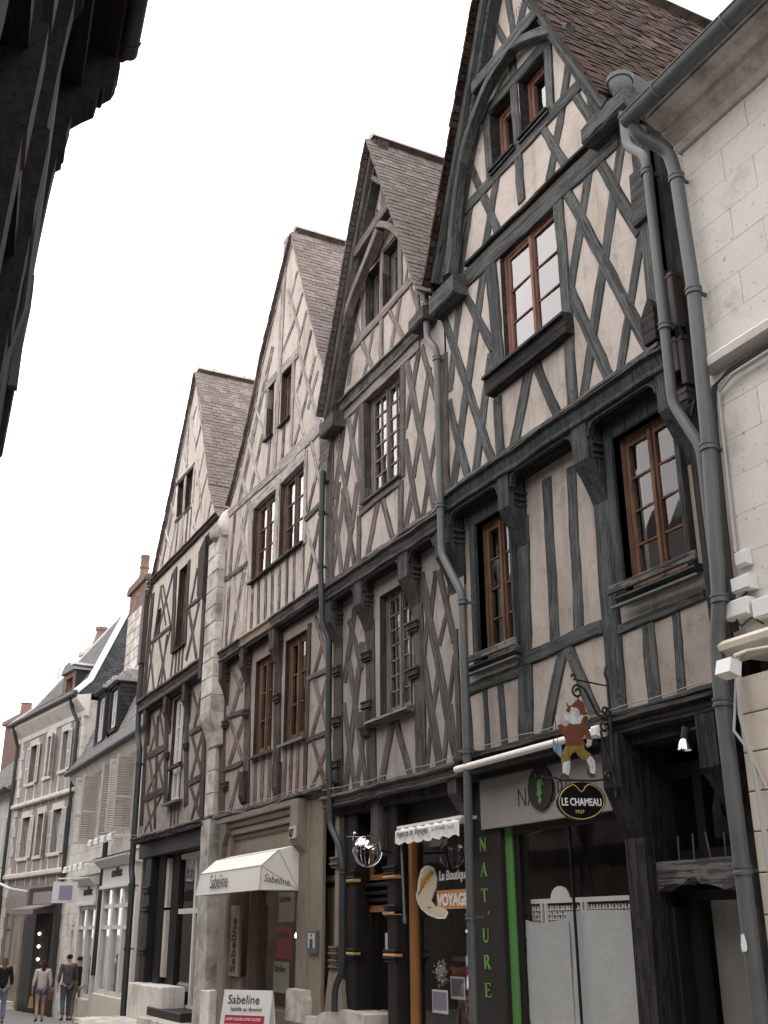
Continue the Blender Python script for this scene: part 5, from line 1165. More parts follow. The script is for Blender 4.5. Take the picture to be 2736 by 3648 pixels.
# ================================================================== far gabled house (first) and the stone pier
H1 = thing('half_timbered_house', (-20.8, .3, 0), 'farthest gabled half-timbered house, narrow pale gable above dark brown lattice storeys', 'house', 'gabled half-timbered houses')
gl, gr, fw_, fs, f1 = (-21.50, -21.08, 9.95, 10.77), (-20.87, -20.41, 9.95, 10.77), (-20.92, -20.22, 6.92, 8.64), (-22.55, -22.25, 7.55, 8.18), (-21.08, -20.32, 3.92, 5.95)
R1 = [(-20.60, 13.2), (-19.97, 12.2), (-19.43, 10.95), (-18.92, 9.77), (-18.42, 9.11), (-18.2, 8.9)]; L1 = [(-20.60, 13.2), (-21.53, 11.55), (-22.32, 10.24), (-23.15, 8.97), (-23.35, 8.75)]
shell(H1, [(-23.4, -.6), (-18.3, -.6), (-18.3, 8.9)]+[(x, z-.1) for x, z in reversed(R1[:-1])]+[(x, z-.1) for x, z in L1[1:-1]]+[(-23.4, 8.7)], .3, 6.5)
wall(H1, 'wall', 'pl1', [(-23.4, 6.3), (-18.35, 6.3), (-18.35, 8.95)]+[(x, z-.05) for x, z in reversed(R1[:-2])]+[(x, z-.05) for x, z in L1[1:-1]]+[(-23.35, 8.75)], [gl, gr, fw_, fs], .014, reveal='h1_brownz')
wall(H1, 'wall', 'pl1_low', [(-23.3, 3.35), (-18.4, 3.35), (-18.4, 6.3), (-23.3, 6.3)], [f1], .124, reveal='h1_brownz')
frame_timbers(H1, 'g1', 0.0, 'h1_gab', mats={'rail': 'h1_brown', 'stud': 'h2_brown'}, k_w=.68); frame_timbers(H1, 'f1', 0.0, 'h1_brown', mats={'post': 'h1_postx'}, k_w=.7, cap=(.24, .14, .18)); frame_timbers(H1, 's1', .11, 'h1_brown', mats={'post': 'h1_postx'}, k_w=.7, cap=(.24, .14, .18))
roof(H1, R1, L1, .035, 6.5, 'tile2', tw=.165, ex=.10)
verge(H1, R1[:-1], -.02, .08, 'h1_gab', inset=.08, depth=.05); verge(H1, L1, -.01, .05, 'h2_brown', inset=.05, depth=.05)
boarded(H1, gl, .09, 'darkred_frame'); boarded(H1, gr, .09, 'darkred_frame'); boarded(H1, fs, .09, 'darkred_frame')
window(H1, fw_, .12, 'darkred_frame', rows=4, frame=.08, curtain=.2); window(H1, f1, .17, 'white_frame', cas=2, rows=4)
bx('window_rail', 'h1_brownz', H1, -21.1, -20.2, .04, .10, 4.55, 4.63, .01); sill(H1, -21.15, -20.1, 3.94, -.02, .2, 'zinc', .04); sill(H1, -21.05, -20.15, 6.93, -.05, .1, 'h4_darkx', .03)
bressummer(H1, -23.4, -18.4, 9.08, 8.96, -.04, .1, 'h1_brown', 'tie_beam'); bressummer(H1, -23.4, -18.4, 6.36, 6.08, -.03, .16, 'h1_brown'); beam('ledge', 'rot_beam', H1, [(-23.4, 6.35), (-18.5, 6.33)], .05, -.08, .1, seed=5)
for xc, w in ((-21.36, .26), (-20.03, .23), (-22.95, .2)): bracket(H1, xc, w-.04, 6.08, -.02, .15, 'h1_brownz', drop=.33, tail=.85)
for xc in (-20.0, -21.3): collars(H1, xc, .16, .09, (4.95,), 'h1_brownz', d=.03)
MB().box(-23.3, -18.4, .04, .15, 6.02, 6.075).build('soffit', 'h4_dark', H1)
bxp = MB(); bxp.prism([(-18.78, 5.9), (-18.58, 5.9), (-18.58, 8.7), (-18.78, 8.7)], 'y', -.12, .02); bxp.prism([(-18.9, 7.5), (-18.55, 7.35), (-18.55, 8.6), (-18.95, 8.4)], 'y', -.2, -.1); bxp.build('corner_post', 'h1_brownz', H1)
bressummer(H1, -23.3, -18.5, 3.44, 3.34, 0.0, .3, 'rot_beam', 'floor_beam'); bx('shop_beam', 'black_wood', H1, -23.2, -18.6, .15, .5, 3.02, 3.34, .01)
for a, b, y in ((-22.75, -22.3, .2), (-22.1, -21.65, .3), (-18.9, -18.62, .3)): bx('shop_post', 'black_wood', H1, a, b, y, .6, .0, 3.1, .02)
collars(H1, -22.5, .4, .19, (2.45, 1.3, 2.1), 'black_wood')
bx('plaster_strip', 'pl1', H1, -21.64, -21.46, .33, .4, .82, 2.0); bx('plaster_strip', 'pl1', H1, -21.64, -21.46, .33, .4, 2.05, 2.95); bx('shop_panel', 'black_wood', H1, -22.3, -21.0, .4, .5, .5, 3.05); bx('stone_plinth', 'white_wall', H1, -22.6, -20.2, -.02, .4, -.1, .70, .015); bx('stone_plinth', 'white_wall', H1, -17.95, -17.5, -.02, .4, -.1, .76, .015)
gd = thing('glazed_shop_door', (-20, .45, .3), 'tall white-framed glass shop door in the dark ground floor of the farthest gabled house', 'door')
m = MB()
for x in (-21.1, -20.0, -19.05): m.box(x-.05, x+.05, .42, .50, .35, 3.0)
for z in (.36, 1.97, 2.95): m.box(-21.05, -19.1, .425, .495, z-.045, z+.045)
m.build('door_frame', 'white_frame', gd)
for a, b in ((-21.05, -20.05), (-19.95, -19.1)):
    for c, d in ((.4, 1.92), (2.02, 2.9)): MB().add([(a, .46, c), (b, .46, c), (b, .46, d), (a, .46, d)], [(0, 1, 2, 3)]).build('pane', 'shop_glass', gd)
text('door_lettering', 'FRAN', 'shutter', gd, (-19.95, .452, 1.42), .17); text('door_lettering', 'COLORISTE', 'shutter', gd, (-20.9, .452, .62), .17)
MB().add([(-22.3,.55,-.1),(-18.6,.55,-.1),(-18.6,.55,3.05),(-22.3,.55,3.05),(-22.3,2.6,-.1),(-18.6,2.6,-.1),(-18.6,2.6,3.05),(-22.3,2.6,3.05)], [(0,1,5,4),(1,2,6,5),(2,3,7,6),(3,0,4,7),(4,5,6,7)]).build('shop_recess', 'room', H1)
for k, z in enumerate((.36, .22, .08)): bx('doorstep', 'stone_old' if k else 'brown_panel', H1, -21.0+.2*k, -18.9+.15*k, -.05-.22*k, .5, z-.14, z, .012)
sl_ = MB().lathe([(.02, .12), (.05, .08), (.09, -.02), (.10, -.06)], (-20.8, .62, 2.78), 10).build('pendant_lamp', 'white_plastic'); tag(sl_, 'small white pendant lamp behind the glazed shop door', 'lamp')
PR = thing('stone_pier', (-18.0, 0, 0), 'white limestone party pier with corbelled shoulder between the two far gabled houses', 'pier')
m = MB()
def pier_course(x0, x1, y0, y1, z0, z1, split):
    xs = [x0]+[x0+(x1-x0)*s for s in split]+[x1]
    for a, b in zip(xs, xs[1:]):
        MB().box(a+.004, b-.004, y0+rnd.uniform(0, .012), y1, z0+.004, z1-.004, .012).build('stone_block', 'stone_old', PR)
z = 5.17; k = 0
while z < 8.35:
    h = rnd.uniform(.28, .36); pier_course(-18.46, -17.86, -.15, .28, z, min(z+h, 8.42), (.62,) if k % 2 else (.40,)); z += h; k += 1
MB().prism([(-.15, 5.17), (.28, 5.17), (.28, 4.6), (.04, 4.62), (-.02, 4.85), (-.13, 5.08)], 'x', -18.46, -17.86).build('corbel', 'stone_old', PR)
z = 3.45; k = 0
while z < 4.6: pier_course(-18.50, -18.06, .05, .28, z, min(z+.38, 4.64), ()); z += .38
MB().prism([(-18.5, -.1), (-17.75, -.1), (-17.9, 1.2), (-18.05, 2.2), (-18.08, 3.4), (-18.56, 3.4), (-18.5, 1.5)], 'y', .03, .35).build('pier_shaft', 'stone_old', PR)
MB().lathe([(.05, 0), (.16, .06), (.19, .22), (.16, .4), (.09, .54), (.02, .6)], (-17.95, .02, 8.35), 10).build('carved_finial', 'stone_old', PR, smooth=True)
MB().lathe([(.05, 0), (.14, .05), (.17, .15), (.12, .26), (.03, .3)], (-18.0, -.12, 8.32), 9).build('carved_finial', 'stone_old', PR, smooth=True)
# ================================================================== white stone house on the right
WH = thing('white_stone_house', (-2.0, .2, 0), 'white limestone house with grey gutter at the right edge, cream shopfront below', 'house')
bx('wall', 'stone', WH, -5.46, 9.0, -.085, .3, 3.4, 7.86); bx('side_wall', 'plout', WH, -5.60, 9.0, .3, 7.0, -.2, 8.0)
z = 3.56
for z0, z1 in ((3.56, 5.66), (5.78, 7.82)):
    n = 7; h = (z1-z0)/n
    for j in range(n):
        x = -5.47-(0.0 if j % 2 else .0); first = .42 if j % 2 else .72; xs = [x]
        while xs[-1] < -3.2: xs.append(xs[-1]+(first if len(xs) == 1 else rnd.uniform(.5, .8)))
        for a, b in zip(xs, xs[1:]): MB().box(a+.002, b-.002, -.0965-rnd.uniform(0, .0015), -.08, z0+j*h+.0006, z0+(j+1)*h-.0006, .0015).build('stone_block', 'stone', WH)
MB().prism([(-.09, 5.66), (-.20, 5.68), (-.21, 5.74), (-.17, 5.78), (-.09, 5.79)], 'x', -5.48, 9).build('string_course', 'stone', WH)
MB().prism([(-.09, 3.40), (-.14, 3.40), (-.22, 3.46), (-.25, 3.47), (-.26, 3.51), (-.23, 3.54), (-.09, 3.58)], 'x', -5.62, 9).build('shop_cornice', 'stone_cream', WH)
for j in range(14):
    z0 = 3.02-.26*j+.26; MB().box(-5.58, -3.0, -.15, .2, z0-.26+.004, min(z0-.004, 3.40), .006).build('stone_course', 'stone_cream', WH)
MB().prism([(-.09, 7.80), (-.13, 7.80), (-.16, 7.84), (-.16, 7.86), (-.26, 7.93), (-.28, 7.97), (-.36, 7.98), (-.44, 8.03), (-.44, 8.10), (.3, 8.3), (.3, 7.80)], 'x', -5.50, 9).build('cornice', 'stone_old', WH)
MB().prism([(-.52, 8.12), (3.5, 11.6), (7, 8.4), (7, 8.2), (-.44, 8.08)], 'x', -5.55, 9).build('roof', 'slate', WH)
g = MB(); vs = []
for x in (-5.62, 9.0):
    for k in range(9): t = math.pi*k/8; vs.append((x, -.555+.072*math.cos(t)*1.0, 8.09-.085*math.sin(t)))
g.add(vs, [(k, k+1, 10+k, 9+k) for k in range(8)]+[tuple(range(9))]); g.tube([(-5.62, -.627, 8.09), (9, -.627, 8.09)], .011, 6)
for x in (-5.2, -4.4, -3.6, -2.8): g.tube([(x, -.555+.078*math.cos(math.pi*k/8), 8.09-.091*math.sin(math.pi*k/8)) for k in range(9)], .008, 5)
g.build('gutter', 'zinc', WH, smooth=True)
fl_ = MB().prism([(-6.46, 9.72), (-6.19, 9.34), (-5.80, 9.12), (-5.62, 8.95), (-5.62, 8.2), (-5.95, 8.2), (-6.36, 9.0)], 'y', .30, .31).build('flashing_sheet', 'zinc', WH)
bx('corner_board', 'pl2', WH, -5.66, -5.50, -.02, .3, 3.5, 8.0)

def pipe(name, path, r, rings, label, mat='zinc', group='drainpipes along the facades', hopper=None):
    P = [Vector(p) for p in path]; pts = [P[0]]
    for i in range(1, len(P)-1):      # rounded bends
        a = (P[i-1]-P[i]); b = (P[i+1]-P[i]); d = min(.09, a.length*.45, b.length*.45); a.normalize(); b.normalize()
        p0, p2 = P[i]+a*d, P[i]+b*d
        for t in (0, .25, .5, .75, 1): pts.append(p0*(1-t)**2+P[i]*2*t*(1-t)+p2*t*t)
    pts.append(P[-1])
    o = MB().tube(pts, r, 14).build(name, mat, None, smooth=True)
    tag(o, label, 'drainpipe', group)
    for x, y, z in rings: MB().lathe([(r+.004, -.03), (r+.012, -.03), (r+.012, -.012), (r+.006, -.006), (r+.006, .006), (r+.012, .012), (r+.012, .03), (r+.004, .03)], (x, y, z), 14).build('collar', mat, o, smooth=True); MB().box(x-.012, x+.012, y, y+.14, z-.012, z+.012).build('bracket', mat, o)
    if hopper:
        x, y, z = hopper; MB().lathe([(r+.004, -.27), (r+.012, -.20), (.075, -.17), (.105, -.09), (.11, -.04), (.125, -.03), (.13, .01), (.12, .015), (.09, 0)], (x, y, z), 18).build('hopper', mat, o, smooth=True)
    return o
pipe('drainpipe', [(-6.11, -.12, 9.0), (-6.11, -.12, 8.35), (-5.90, -.12, 8.08), (-5.88, -.12, 7.9), (-5.90, -.12, 5.60), (-5.67, -.10, 5.12), (-5.72, -.06, 3.86), (-5.66, -.12, 3.62)], .044, [(-5.89, -.12, 7.9), (-5.89, -.12, 6.32), (-6.11, -.12, 8.84)], 'upper grey zinc downpipe with hopper head at the right corner of the blue-grey house', hopper=(-6.11, -.12, 9.12))
pipe('drainpipe', [(-5.58, -.52, 8.05), (-5.58, -.46, 7.93), (-5.47, -.25, 7.76), (-5.45, -.22, 7.5), (-5.42, -.22, 6.4), (-5.47, -.22, 5.0), (-5.56, -.22, 3.8), (-5.63, -.22, 3.56), (-5.65, -.22, 3.2), (-5.65, -.22, -.05)], .056, [(-5.45, -.22, 7.48), (-5.42, -.22, 6.36), (-5.47, -.22, 5.02), (-5.55, -.22, 3.85), (-5.65, -.22, 3.12), (-5.65, -.22, 2.0)], 'thick grey downpipe running from the white house gutter to the ground')
pipe('drainpipe', [(-10.0, -.1, 9.0), (-9.97, -.1, 8.36), (-9.78, -.1, 8.14), (-9.75, -.1, 8.0), (-9.76, -.1, 5.52), (-9.42, -.06, 4.97), (-9.42, -.06, 3.3), (-9.48, -.04, 2.4), (-9.50, -.04, .0)], .043, [(-9.98, -.1, 8.85), (-9.75, -.1, 7.98), (-9.76, -.1, 6.1), (-9.41, -.06, 4.88), (-9.42, -.06, 3.32), (-9.49, -.04, 1.75)], 'grey zinc downpipe with hopper between the blue-grey and the mauve gables', hopper=(-10.02, -.1, 9.22))
pipe('drainpipe', [(-13.17, -.1, 7.85), (-13.18, -.1, 6.3), (-13.11, -.1, 5.85), (-13.10, -.1, 5.55), (-13.0, -.04, 5.3), (-13.0, -.03, 3.9), (-12.93, -.03, 3.4), (-12.90, -.03, 2.88), (-12.62, -.03, 2.62), (-12.50, -.03, 2.36), (-12.49, -.03, 1.2), (-12.70, -.03, 1.0), (-12.71, -.03, .74)], .040, [(-13.18, -.1, 7.2), (-13.19, -.1, 6.4), (-12.95, -.03, 3.42), (-12.5, -.03, 2.3)], 'dark grey downpipe between the mauve gable and the white-awning house', mat='zinc_dark')
pipe('drainpipe', [(-23.55, .0, 6.35), (-23.45, 0, 5.6), (-23.2, .0, 5.3), (-23.15, .0, 5.0), (-23.1, .0, 2.8), (-22.95, 0, 2.6), (-22.9, .0, .0)], .06, [(-23.15, 0, 4.95), (-23.0, 0, 2.5), (-22.95, 0, 1.3)], 'grey downpipe at the outer left corner of the farthest gabled house', mat='zinc_dark')
m = MB(); m.box(-23.62, -23.38, -.1, .06, 7.2, 8.9); m.tube([(-23.5, -.02, 7.3), (-23.5, -.02, 6.3)], .07, 10); tag(m.build('gutter_box', 'brown_metal'), 'brown boxed gutter outlet at the left corner of the farthest gabled house', 'gutter box')
# cable boxes between the blue-grey house and the white house
for k, (x0, x1, z0, z1, lb) in enumerate(((-6.02, -5.95, 6.42, 6.95, 'brown cable cover, upper left of the cluster beside the zinc pipe'), (-5.94, -5.87, 6.36, 6.9, 'brown cable cover, upper right of the cluster beside the zinc pipe'), (-5.97, -5.91, 5.95, 6.28, 'brown cable cover, lower left of the cluster beside the zinc pipe'), (-5.90, -5.84, 5.80, 6.26, 'brown cable cover, lower right of the cluster beside the zinc pipe'), (-5.98, -5.86, 5.66, 5.78, 'squat brown junction box under the cable covers'))):
    o = bx('cable_cover', 'brown_metal', None, x0, x1, .0, .12, z0, z1, .008); tag(o, lb, 'cable cover', 'brown cable covers'); MB().box(x0-.006, x1+.006, -.006, .1, z1-.05, z1-.03).build('strap', 'brown_metal', o)
m = MB()
for k in range(6): m.tube([(-5.93+.02*k, .02, 6.45-.02*k), (-5.92+.015*k, -.03, 6.32), (-5.88+.01*k, -.02, 6.34-.05*rnd.random()), (-5.92+.02*k, .02, 6.2)], .007, 5)
for k in range(5): m.tube([(-5.95+.02*k, .02, 5.68), (-5.93+.02*k, -.02, 5.58-.03*k), (-5.86+.01*k, -.02, 5.56-.02*k), (-5.80, .02, 5.62)], .007, 5)
for k in range(5): m.tube([(-3.2, -.13, 5.63-.006*k), (-5.25, -.13, 5.60-.006*k), (-5.40-.012*k, -.125, 5.54), (-5.46-.012*k, -.11, 5.4), (-5.50-.012*k, -.11, 4.4), (-5.52-.012*k, -.11, 3.62)], .009, 5)
m.tube([(-5.4, -.12, 3.95), (-5.48, -.16, 3.88), (-5.44, -.17, 3.8), (-5.36, -.14, 3.86)], .01, 5); m.tube([(-5.5, -.14, 3.7), (-5.42, -.18, 3.62), (-5.32, -.17, 3.66), (-5.25, -.14, 3.6)], .008, 5)
tag(m.build('cable_bundle', 'cable'), 'tangle of black cables down the corner of the white house', 'cables')
m = MB(); m.tube([(-3.2, -.15, 5.57), (-5.2, -.15, 5.53), (-5.38, -.14, 5.46), (-5.40, -.13, 5.3), (-5.43, -.13, 4.18)], .014, 7); m.tube([(-5.47, -.2, 3.4), (-5.47, -.24, 3.0), (-5.44, -.2, 2.6), (-5.42, -.18, .2)], .018, 7); m.tube([(-5.5, -.2, 3.3), (-5.53, -.26, 2.9), (-5.45, -.22, 2.75), (-5.38, -.18, 2.5)], .01, 6)
tag(m.build('conduit', 'cable_white', smooth=True), 'pale conduit running down the white wall to the shop cornice', 'conduit')
for x0, x1, z0, z1, d, lb in ((-5.43, -5.31, 4.06, 4.17, .05, 'topmost of the white junction boxes on the stone wall'), (-5.47, -5.29, 3.87, 3.98, .08, 'white box with two round sockets on the stone wall'), (-5.56, -5.33, 3.69, 3.82, .09, 'large white junction box above the shop cornice'), (-5.31, -5.10, 3.64, 3.78, .07, 'rightmost white junction box above the shop cornice')):
    o = bx('junction_box', 'white_plastic', None, x0, x1, -.1-d, -.1, z0, z1, .008); tag(o, lb, 'junction box', 'white junction boxes on the stone wall'); MB().box(x0+.01, x1-.01, -.1-d-.006, -.1-d-.001, z0+.012, z1-.012).build('lid', 'white_plastic', o)
fd = thing('floodlight', (-5.35, -.45, 3.32), 'white shop floodlight on an arm below the shop cornice', 'floodlight')
MB().prism([(-.46, 3.25), (-.36, 3.22), (-.34, 3.32), (-.43, 3.35)], 'x', -5.44, -5.30).build('lamp_head', 'white_plastic', fd); MB().tube([(-5.3, -.40, 3.36), (-5.28, -.3, 3.40), (-4.7, -.24, 3.36)], .012, 6).build('arm', 'white_plastic', fd)
sf = thing('spotlight', (-6.3, 0, 3.0), 'small chrome spotlight under the dark beam above the door', 'spotlight')
MB().tube([(-6.28, .0, 3.06), (-6.29, -.02, 2.95)], .035, 12).build('lamp_body', 'iron', sf); MB().lathe([(.035, .03), (.05, .0), (.062, -.05), (.055, -.05), (.02, -.02)], (-6.292, -.02, 2.94), 14).build('reflector', 'steel', sf, smooth=True); MB().tube([(-6.28, .0, 3.03), (-6.18, .02, 3.04)], .012, 6).build('arm', 'iron', sf)
# ---- awning cassette over the shoe shop
ac = thing('awning_cassette', (-8.5, -.05, 3.1), 'closed white awning bar with grey ends above the shoe shop', 'awning')
MB().tube([(-9.62, -.08, 3.155), (-7.36, -.02, 3.195)], .033, 12).build('front_bar', 'canvas', ac, smooth=True); MB().box(-9.58, -7.38, 0.0, .14, 3.10, 3.2, .02).build('cassette', 'black_wood', ac); MB().box(-7.40, -7.28, -.06, .08, 3.14, 3.24, .02).build('end_cap', 'white_plastic', ac)
# ---- wrought-iron bracket with painted figure and oval sign
XS = -7.18
def yz(name, mat, parent, poly, t=.004, dx=0.0): return MB().prism(poly, 'x', XS+dx-t, XS+dx+t).build(name, mat, parent)
ib = thing('iron_bracket', (XS, 0, 3.2), 'black wrought-iron scroll bracket fixed to the dark post', 'bracket')
m = MB(); fl3 = lambda pts, r=.011: m.tube([(XS, a, b) for a, b in pts], r, 6)
def spiral(cy, cz, r, a0, turns, n=22, sgn=1): return [(cy+r*(1-.75*k/n)*math.cos(a0+sgn*turns*6.283*k/n), cz+r*(1-.75*k/n)*math.sin(a0+sgn*turns*6.283*k/n)) for k in range(n+1)]
fl3([(0, 3.55), (-.33, 3.575)], .008); fl3(spiral(-.355, 3.60, .03, -1.2, .8, 12)); fl3(spiral(-.32, 3.475, .055, 1.6, 1.3)); fl3([(-.32, 3.53), (-.25, 3.51), (-.18, 3.385), (-.14, 3.31), (-.08, 3.275), (-.02, 3.29)]); fl3(spiral(-.05, 3.335, .04, -1.0, 1.3)); fl3([(0, 3.72), (-.02, 3.66), (.0, 3.6), (.0, 2.64)], .013)
fl3(spiral(-.06, 3.2, .07, 1.0, .75, 14)); fl3([(-.11, 3.17), (-.10, 3.1), (-.04, 2.95), (-.0, 2.8)]); fl3(spiral(-.07, 2.80, .045, -1.5, 1.4)); fl3([(-.72, 2.765), (-.66, 2.75), (-.6, 2.762), (-.54, 2.745), (-.21, 2.757), (-.11, 2.775), (-.03, 2.75), (0, 2.68)], .009); fl3([(-.318, 3.43), (-.318, 3.395)], .006)
m.build('scrollwork', 'iron', ib)
hf = thing('figure_sign', (XS, -.37, 3.1), 'painted cut-out figure in red hat, ruff and breeches hanging from the iron bracket', 'sign')
FIG = dict(hat=[(-0.439,3.38),(-0.418,3.348),(-0.39,3.356),(-0.325,3.409),(-0.277,3.399),(-0.26,3.367),(-0.25,3.317),(-0.218,3.297),(-0.26,3.283),(-0.308,3.285),(-0.312,3.318),(-0.338,3.338),(-0.391,3.345),(-0.416,3.293),(-0.448,3.307),(-0.426,3.339),(-0.434,3.358)],
 face=[(-0.399,3.339),(-0.338,3.335),(-0.313,3.312),(-0.322,3.284),(-0.344,3.26),(-0.385,3.262),(-0.406,3.288)],
 ruff=[(-0.471,3.277),(-0.411,3.277),(-0.344,3.26),(-0.288,3.281),(-0.291,3.241),(-0.314,3.212),(-0.377,3.199),(-0.43,3.209),(-0.467,3.239)],
 torso=[(-0.546,3.173),(-0.511,3.192),(-0.466,3.173),(-0.43,3.203),(-0.377,3.196),(-0.314,3.212),(-0.289,3.264),(-0.261,3.277),(-0.234,3.274),(-0.237,3.24),(-0.254,3.205),(-0.231,3.151),(-0.219,3.097),(-0.258,3.089),(-0.281,3.126),(-0.305,3.086),(-0.288,3.048),(-0.331,3.029),(-0.472,3.02),(-0.474,3.074),(-0.492,3.106),(-0.534,3.157)],
 hand1=[(-0.548,3.233),(-0.553,3.26),(-0.525,3.268),(-0.521,3.235),(-0.496,3.215),(-0.511,3.192),(-0.545,3.184)], hand2=[(-0.258,3.089),(-0.203,3.087),(-0.219,3.064),(-0.218,3.042),(-0.257,3.02),(-0.272,3.044),(-0.254,3.056)],
 breech=[(-0.472,3.02),(-0.331,3.029),(-0.292,3.043),(-0.296,3.004),(-0.228,2.965),(-0.28,2.918),(-0.333,2.926),(-0.364,2.951),(-0.382,2.982),(-0.424,2.958),(-0.446,2.93),(-0.438,2.909),(-0.527,2.874),(-0.527,2.914),(-0.502,2.969)],
 leg1=[(-0.516,2.883),(-0.448,2.903),(-0.445,2.86),(-0.468,2.784),(-0.522,2.802)], leg2=[(-0.28,2.921),(-0.229,2.954),(-0.199,2.918),(-0.192,2.874),(-0.205,2.809),(-0.242,2.818),(-0.25,2.871)],
 shoe1=[(-0.554,2.78),(-0.522,2.802),(-0.465,2.784),(-0.47,2.76),(-0.546,2.756)], shoe2=[(-0.286,2.848),(-0.272,2.854),(-0.255,2.817),(-0.202,2.809),(-0.204,2.787),(-0.239,2.775),(-0.283,2.805)],
 rat=[(-0.594,3.066),(-0.57,3.03),(-0.519,3.017),(-0.526,3.0),(-0.516,2.963),(-0.536,2.922),(-0.576,2.959),(-0.595,2.969),(-0.6,2.99),(-0.585,3.013),(-0.606,3.033)])
fc = dict(hat=('hat', (.16, .055, .03)), face=('face', (.55, .56, .55)), ruff=('ruff', (.60, .66, .70)), torso=('doublet', (.17, .062, .035)), hand1=('hand', (.5, .48, .44)), hand2=('hand', (.5, .48, .44)), breech=('breeches', (.22, .165, .045)), leg1=('stocking', (.62, .66, .68)), leg2=('stocking', (.62, .66, .68)), shoe1=('shoe', (.10, .06, .05)), shoe2=('shoe', (.10, .06, .05)), rat=('hanging_rat', (.20, .29, .40)))
for k, (key, poly) in enumerate(FIG.items()): yz(fc[key][0], mat_paint('painted_'+key, fc[key][1], .55, noise=.45, scale=25), hf, poly, .004, dx=.002*(k % 4))
yz('dark_shading', 'sign_black', hf, [(-.40, 3.17), (-.34, 3.18), (-.32, 3.1), (-.36, 3.03), (-.40, 3.05)], .002, dx=.0075); yz('eye', 'sign_black', hf, [(-.385, 3.318), (-.375, 3.32), (-.365, 3.317), (-.375, 3.314)], .001, dx=.008); yz('eye', 'sign_black', hf, [(-.345, 3.309), (-.337, 3.312), (-.33, 3.308), (-.338, 3.304)], .001, dx=.008)
MB().tube([(XS, -.563, 3.234), (XS, -.549, 3.031)], .003, 5).build('stick', 'iron', hf)
ov = thing('oval_sign', (XS, -.36, 2.6), 'black oval hanging sign with gold rim reading LE CHAMEAU 1927', 'sign')
def ell(f, n=48): return [(-.3585+.238*f*math.cos(2*math.pi*k/n), 2.590+.149*f*math.sin(2*math.pi*k/n)+.02*f*math.cos(2*math.pi*k/n)) for k in range(n)]
MB().prism(ell(1), 'x', XS-.008, XS+.008).build('board', 'sign_black', ov)
m = MB(); ring = [(XS+.010, a, b) for a, b in ell(.93)]; top = [(XS+.010, -.30+.06*0, 0)]
keep_ = [p for p in ring if not (-.44 < p[1] < -.275 and p[2] > 2.6)]; k0 = max(range(len(keep_)), key=lambda i: (Vector(keep_[i])-Vector(keep_[i-1])).length); keep_ = keep_[k0:]+keep_[:k0]
dip = [(XS+.010, -.43, 2.714), (XS+.010, -.40, 2.70), (XS+.010, -.375, 2.672), (XS+.010, -.356, 2.662), (XS+.010, -.335, 2.675), (XS+.010, -.315, 2.703), (XS+.010, -.285, 2.722)]
if keep_[-1][1] > keep_[0][1]: dip = dip[::-1]
m.tube(keep_+dip+[keep_[0]], .0045, 5, cap=False); m.build('gold_rim', 'gold', ov)
text('brand_lettering', 'LE CHAMEAU', 'white_print', ov, (XS+.0095, -.557, 2.549), .082, face='+x', sx=.80, bold=.0016, rotz=.03, ext=.0015); text('year_lettering', '1927', 'gold', ov, (XS+.0095, -.432, 2.494), .034, face='+x', sx=1.35, ext=.0015, rotz=.03, bold=.0008)
m = MB()
for y in (-.46, -.26): m.tube([(XS, y, 2.765), (XS, y, 2.71)], .004, 5)
m.build('hanger', 'iron', ov)
# ---- Sabeline awning (box canopy)
SA = thing('shop_awning', (-15.6, 0, 2.4), 'white canvas box awning printed Sabeline over the dress shop', 'awning')
xr, xl, yb, yf = -14.24, -17.08, .10, -.46
cv = MB(); vs = [(xl, yb, 2.73), (xr, yb, 2.73), (xl+.14, -.20, 2.655), (xr, -.20, 2.655), (xl+.14, yf+.02, 2.45), (xr, yf+.02, 2.45), (xl, yf, 2.14), (xr, yf, 2.14), (xr, yb, 2.14), (xl, yb, 2.14)]
cv.add(vs, [(0, 1, 3, 2), (2, 3, 5, 4), (4, 5, 7, 6), (1, 8, 7, 5, 3), (0, 2, 4, 6, 9)]); cv.build('canopy', 'canvas', SA)
m = MB()
for a, b in ((4, 5), (3, 5), (5, 8), (3, 8), (6, 7), (7, 8), (5, 7), (2, 3)): m.tube([vs[a], vs[b]], .007, 5)
m.build('piping', 'shutter', SA)
text('lettering', 'Sabeline', 'print', SA, (-16.35, yf-.012, 2.22), .27, sx=.92, shear=.12, ext=.001); text('lettering', 'Sabeline', 'print', SA, (xr+.004, -.40, 2.25), .135, face='+x', sx=.85, rotz=-.16, ext=.001)
# ---- travel agency awning, crank and globe
AG = thing('shop_awning', (-10.4, -.1, 2.6), 'short white scalloped valance reading Agence de Voyages', 'awning')
vs = []; n = 60
for i in range(n+1):
    u = i/n; x = -11.15+1.44*u; y = .0+.012*math.sin(i*.8); z0 = 2.54-.028*abs(math.sin(u*math.pi*6.5)); vs += [(x, y+.03, 2.69), (x, y, 2.66), (x, y-.004, z0)]
MB().add(vs, [(3*i+j, 3*i+3+j, 3*i+4+j, 3*i+1+j) for i in range(n) for j in range(2)]).build('valance', 'canvas', AG, smooth=True)
MB().box(-11.15, -9.71, .02, .34, 2.69, 2.72).build('canvas_top', 'canvas', AG)
text('lettering', 'Agence de Voyages', 'print', AG, (-11.08, -.022, 2.595), .098, sx=.95, shear=.18, ext=.001, bold=.0012); text('lettering', 'Lic. 018 04 0011 (s.a.r.l)', 'print', AG, (-10.27, -.022, 2.605), .052, sx=.92, shear=.18, ext=.001)
m = MB(); m.tube([(-11.1, .05, 2.53), (-10.95, .0, 1.78)], .014, 8); m.tube([(-10.95, 0, 1.78), (-10.94, 0, 1.70)], .02, 8); tag(m.build('awning_crank', 'zinc'), 'grey awning crank rod hanging below the scalloped valance', 'crank')
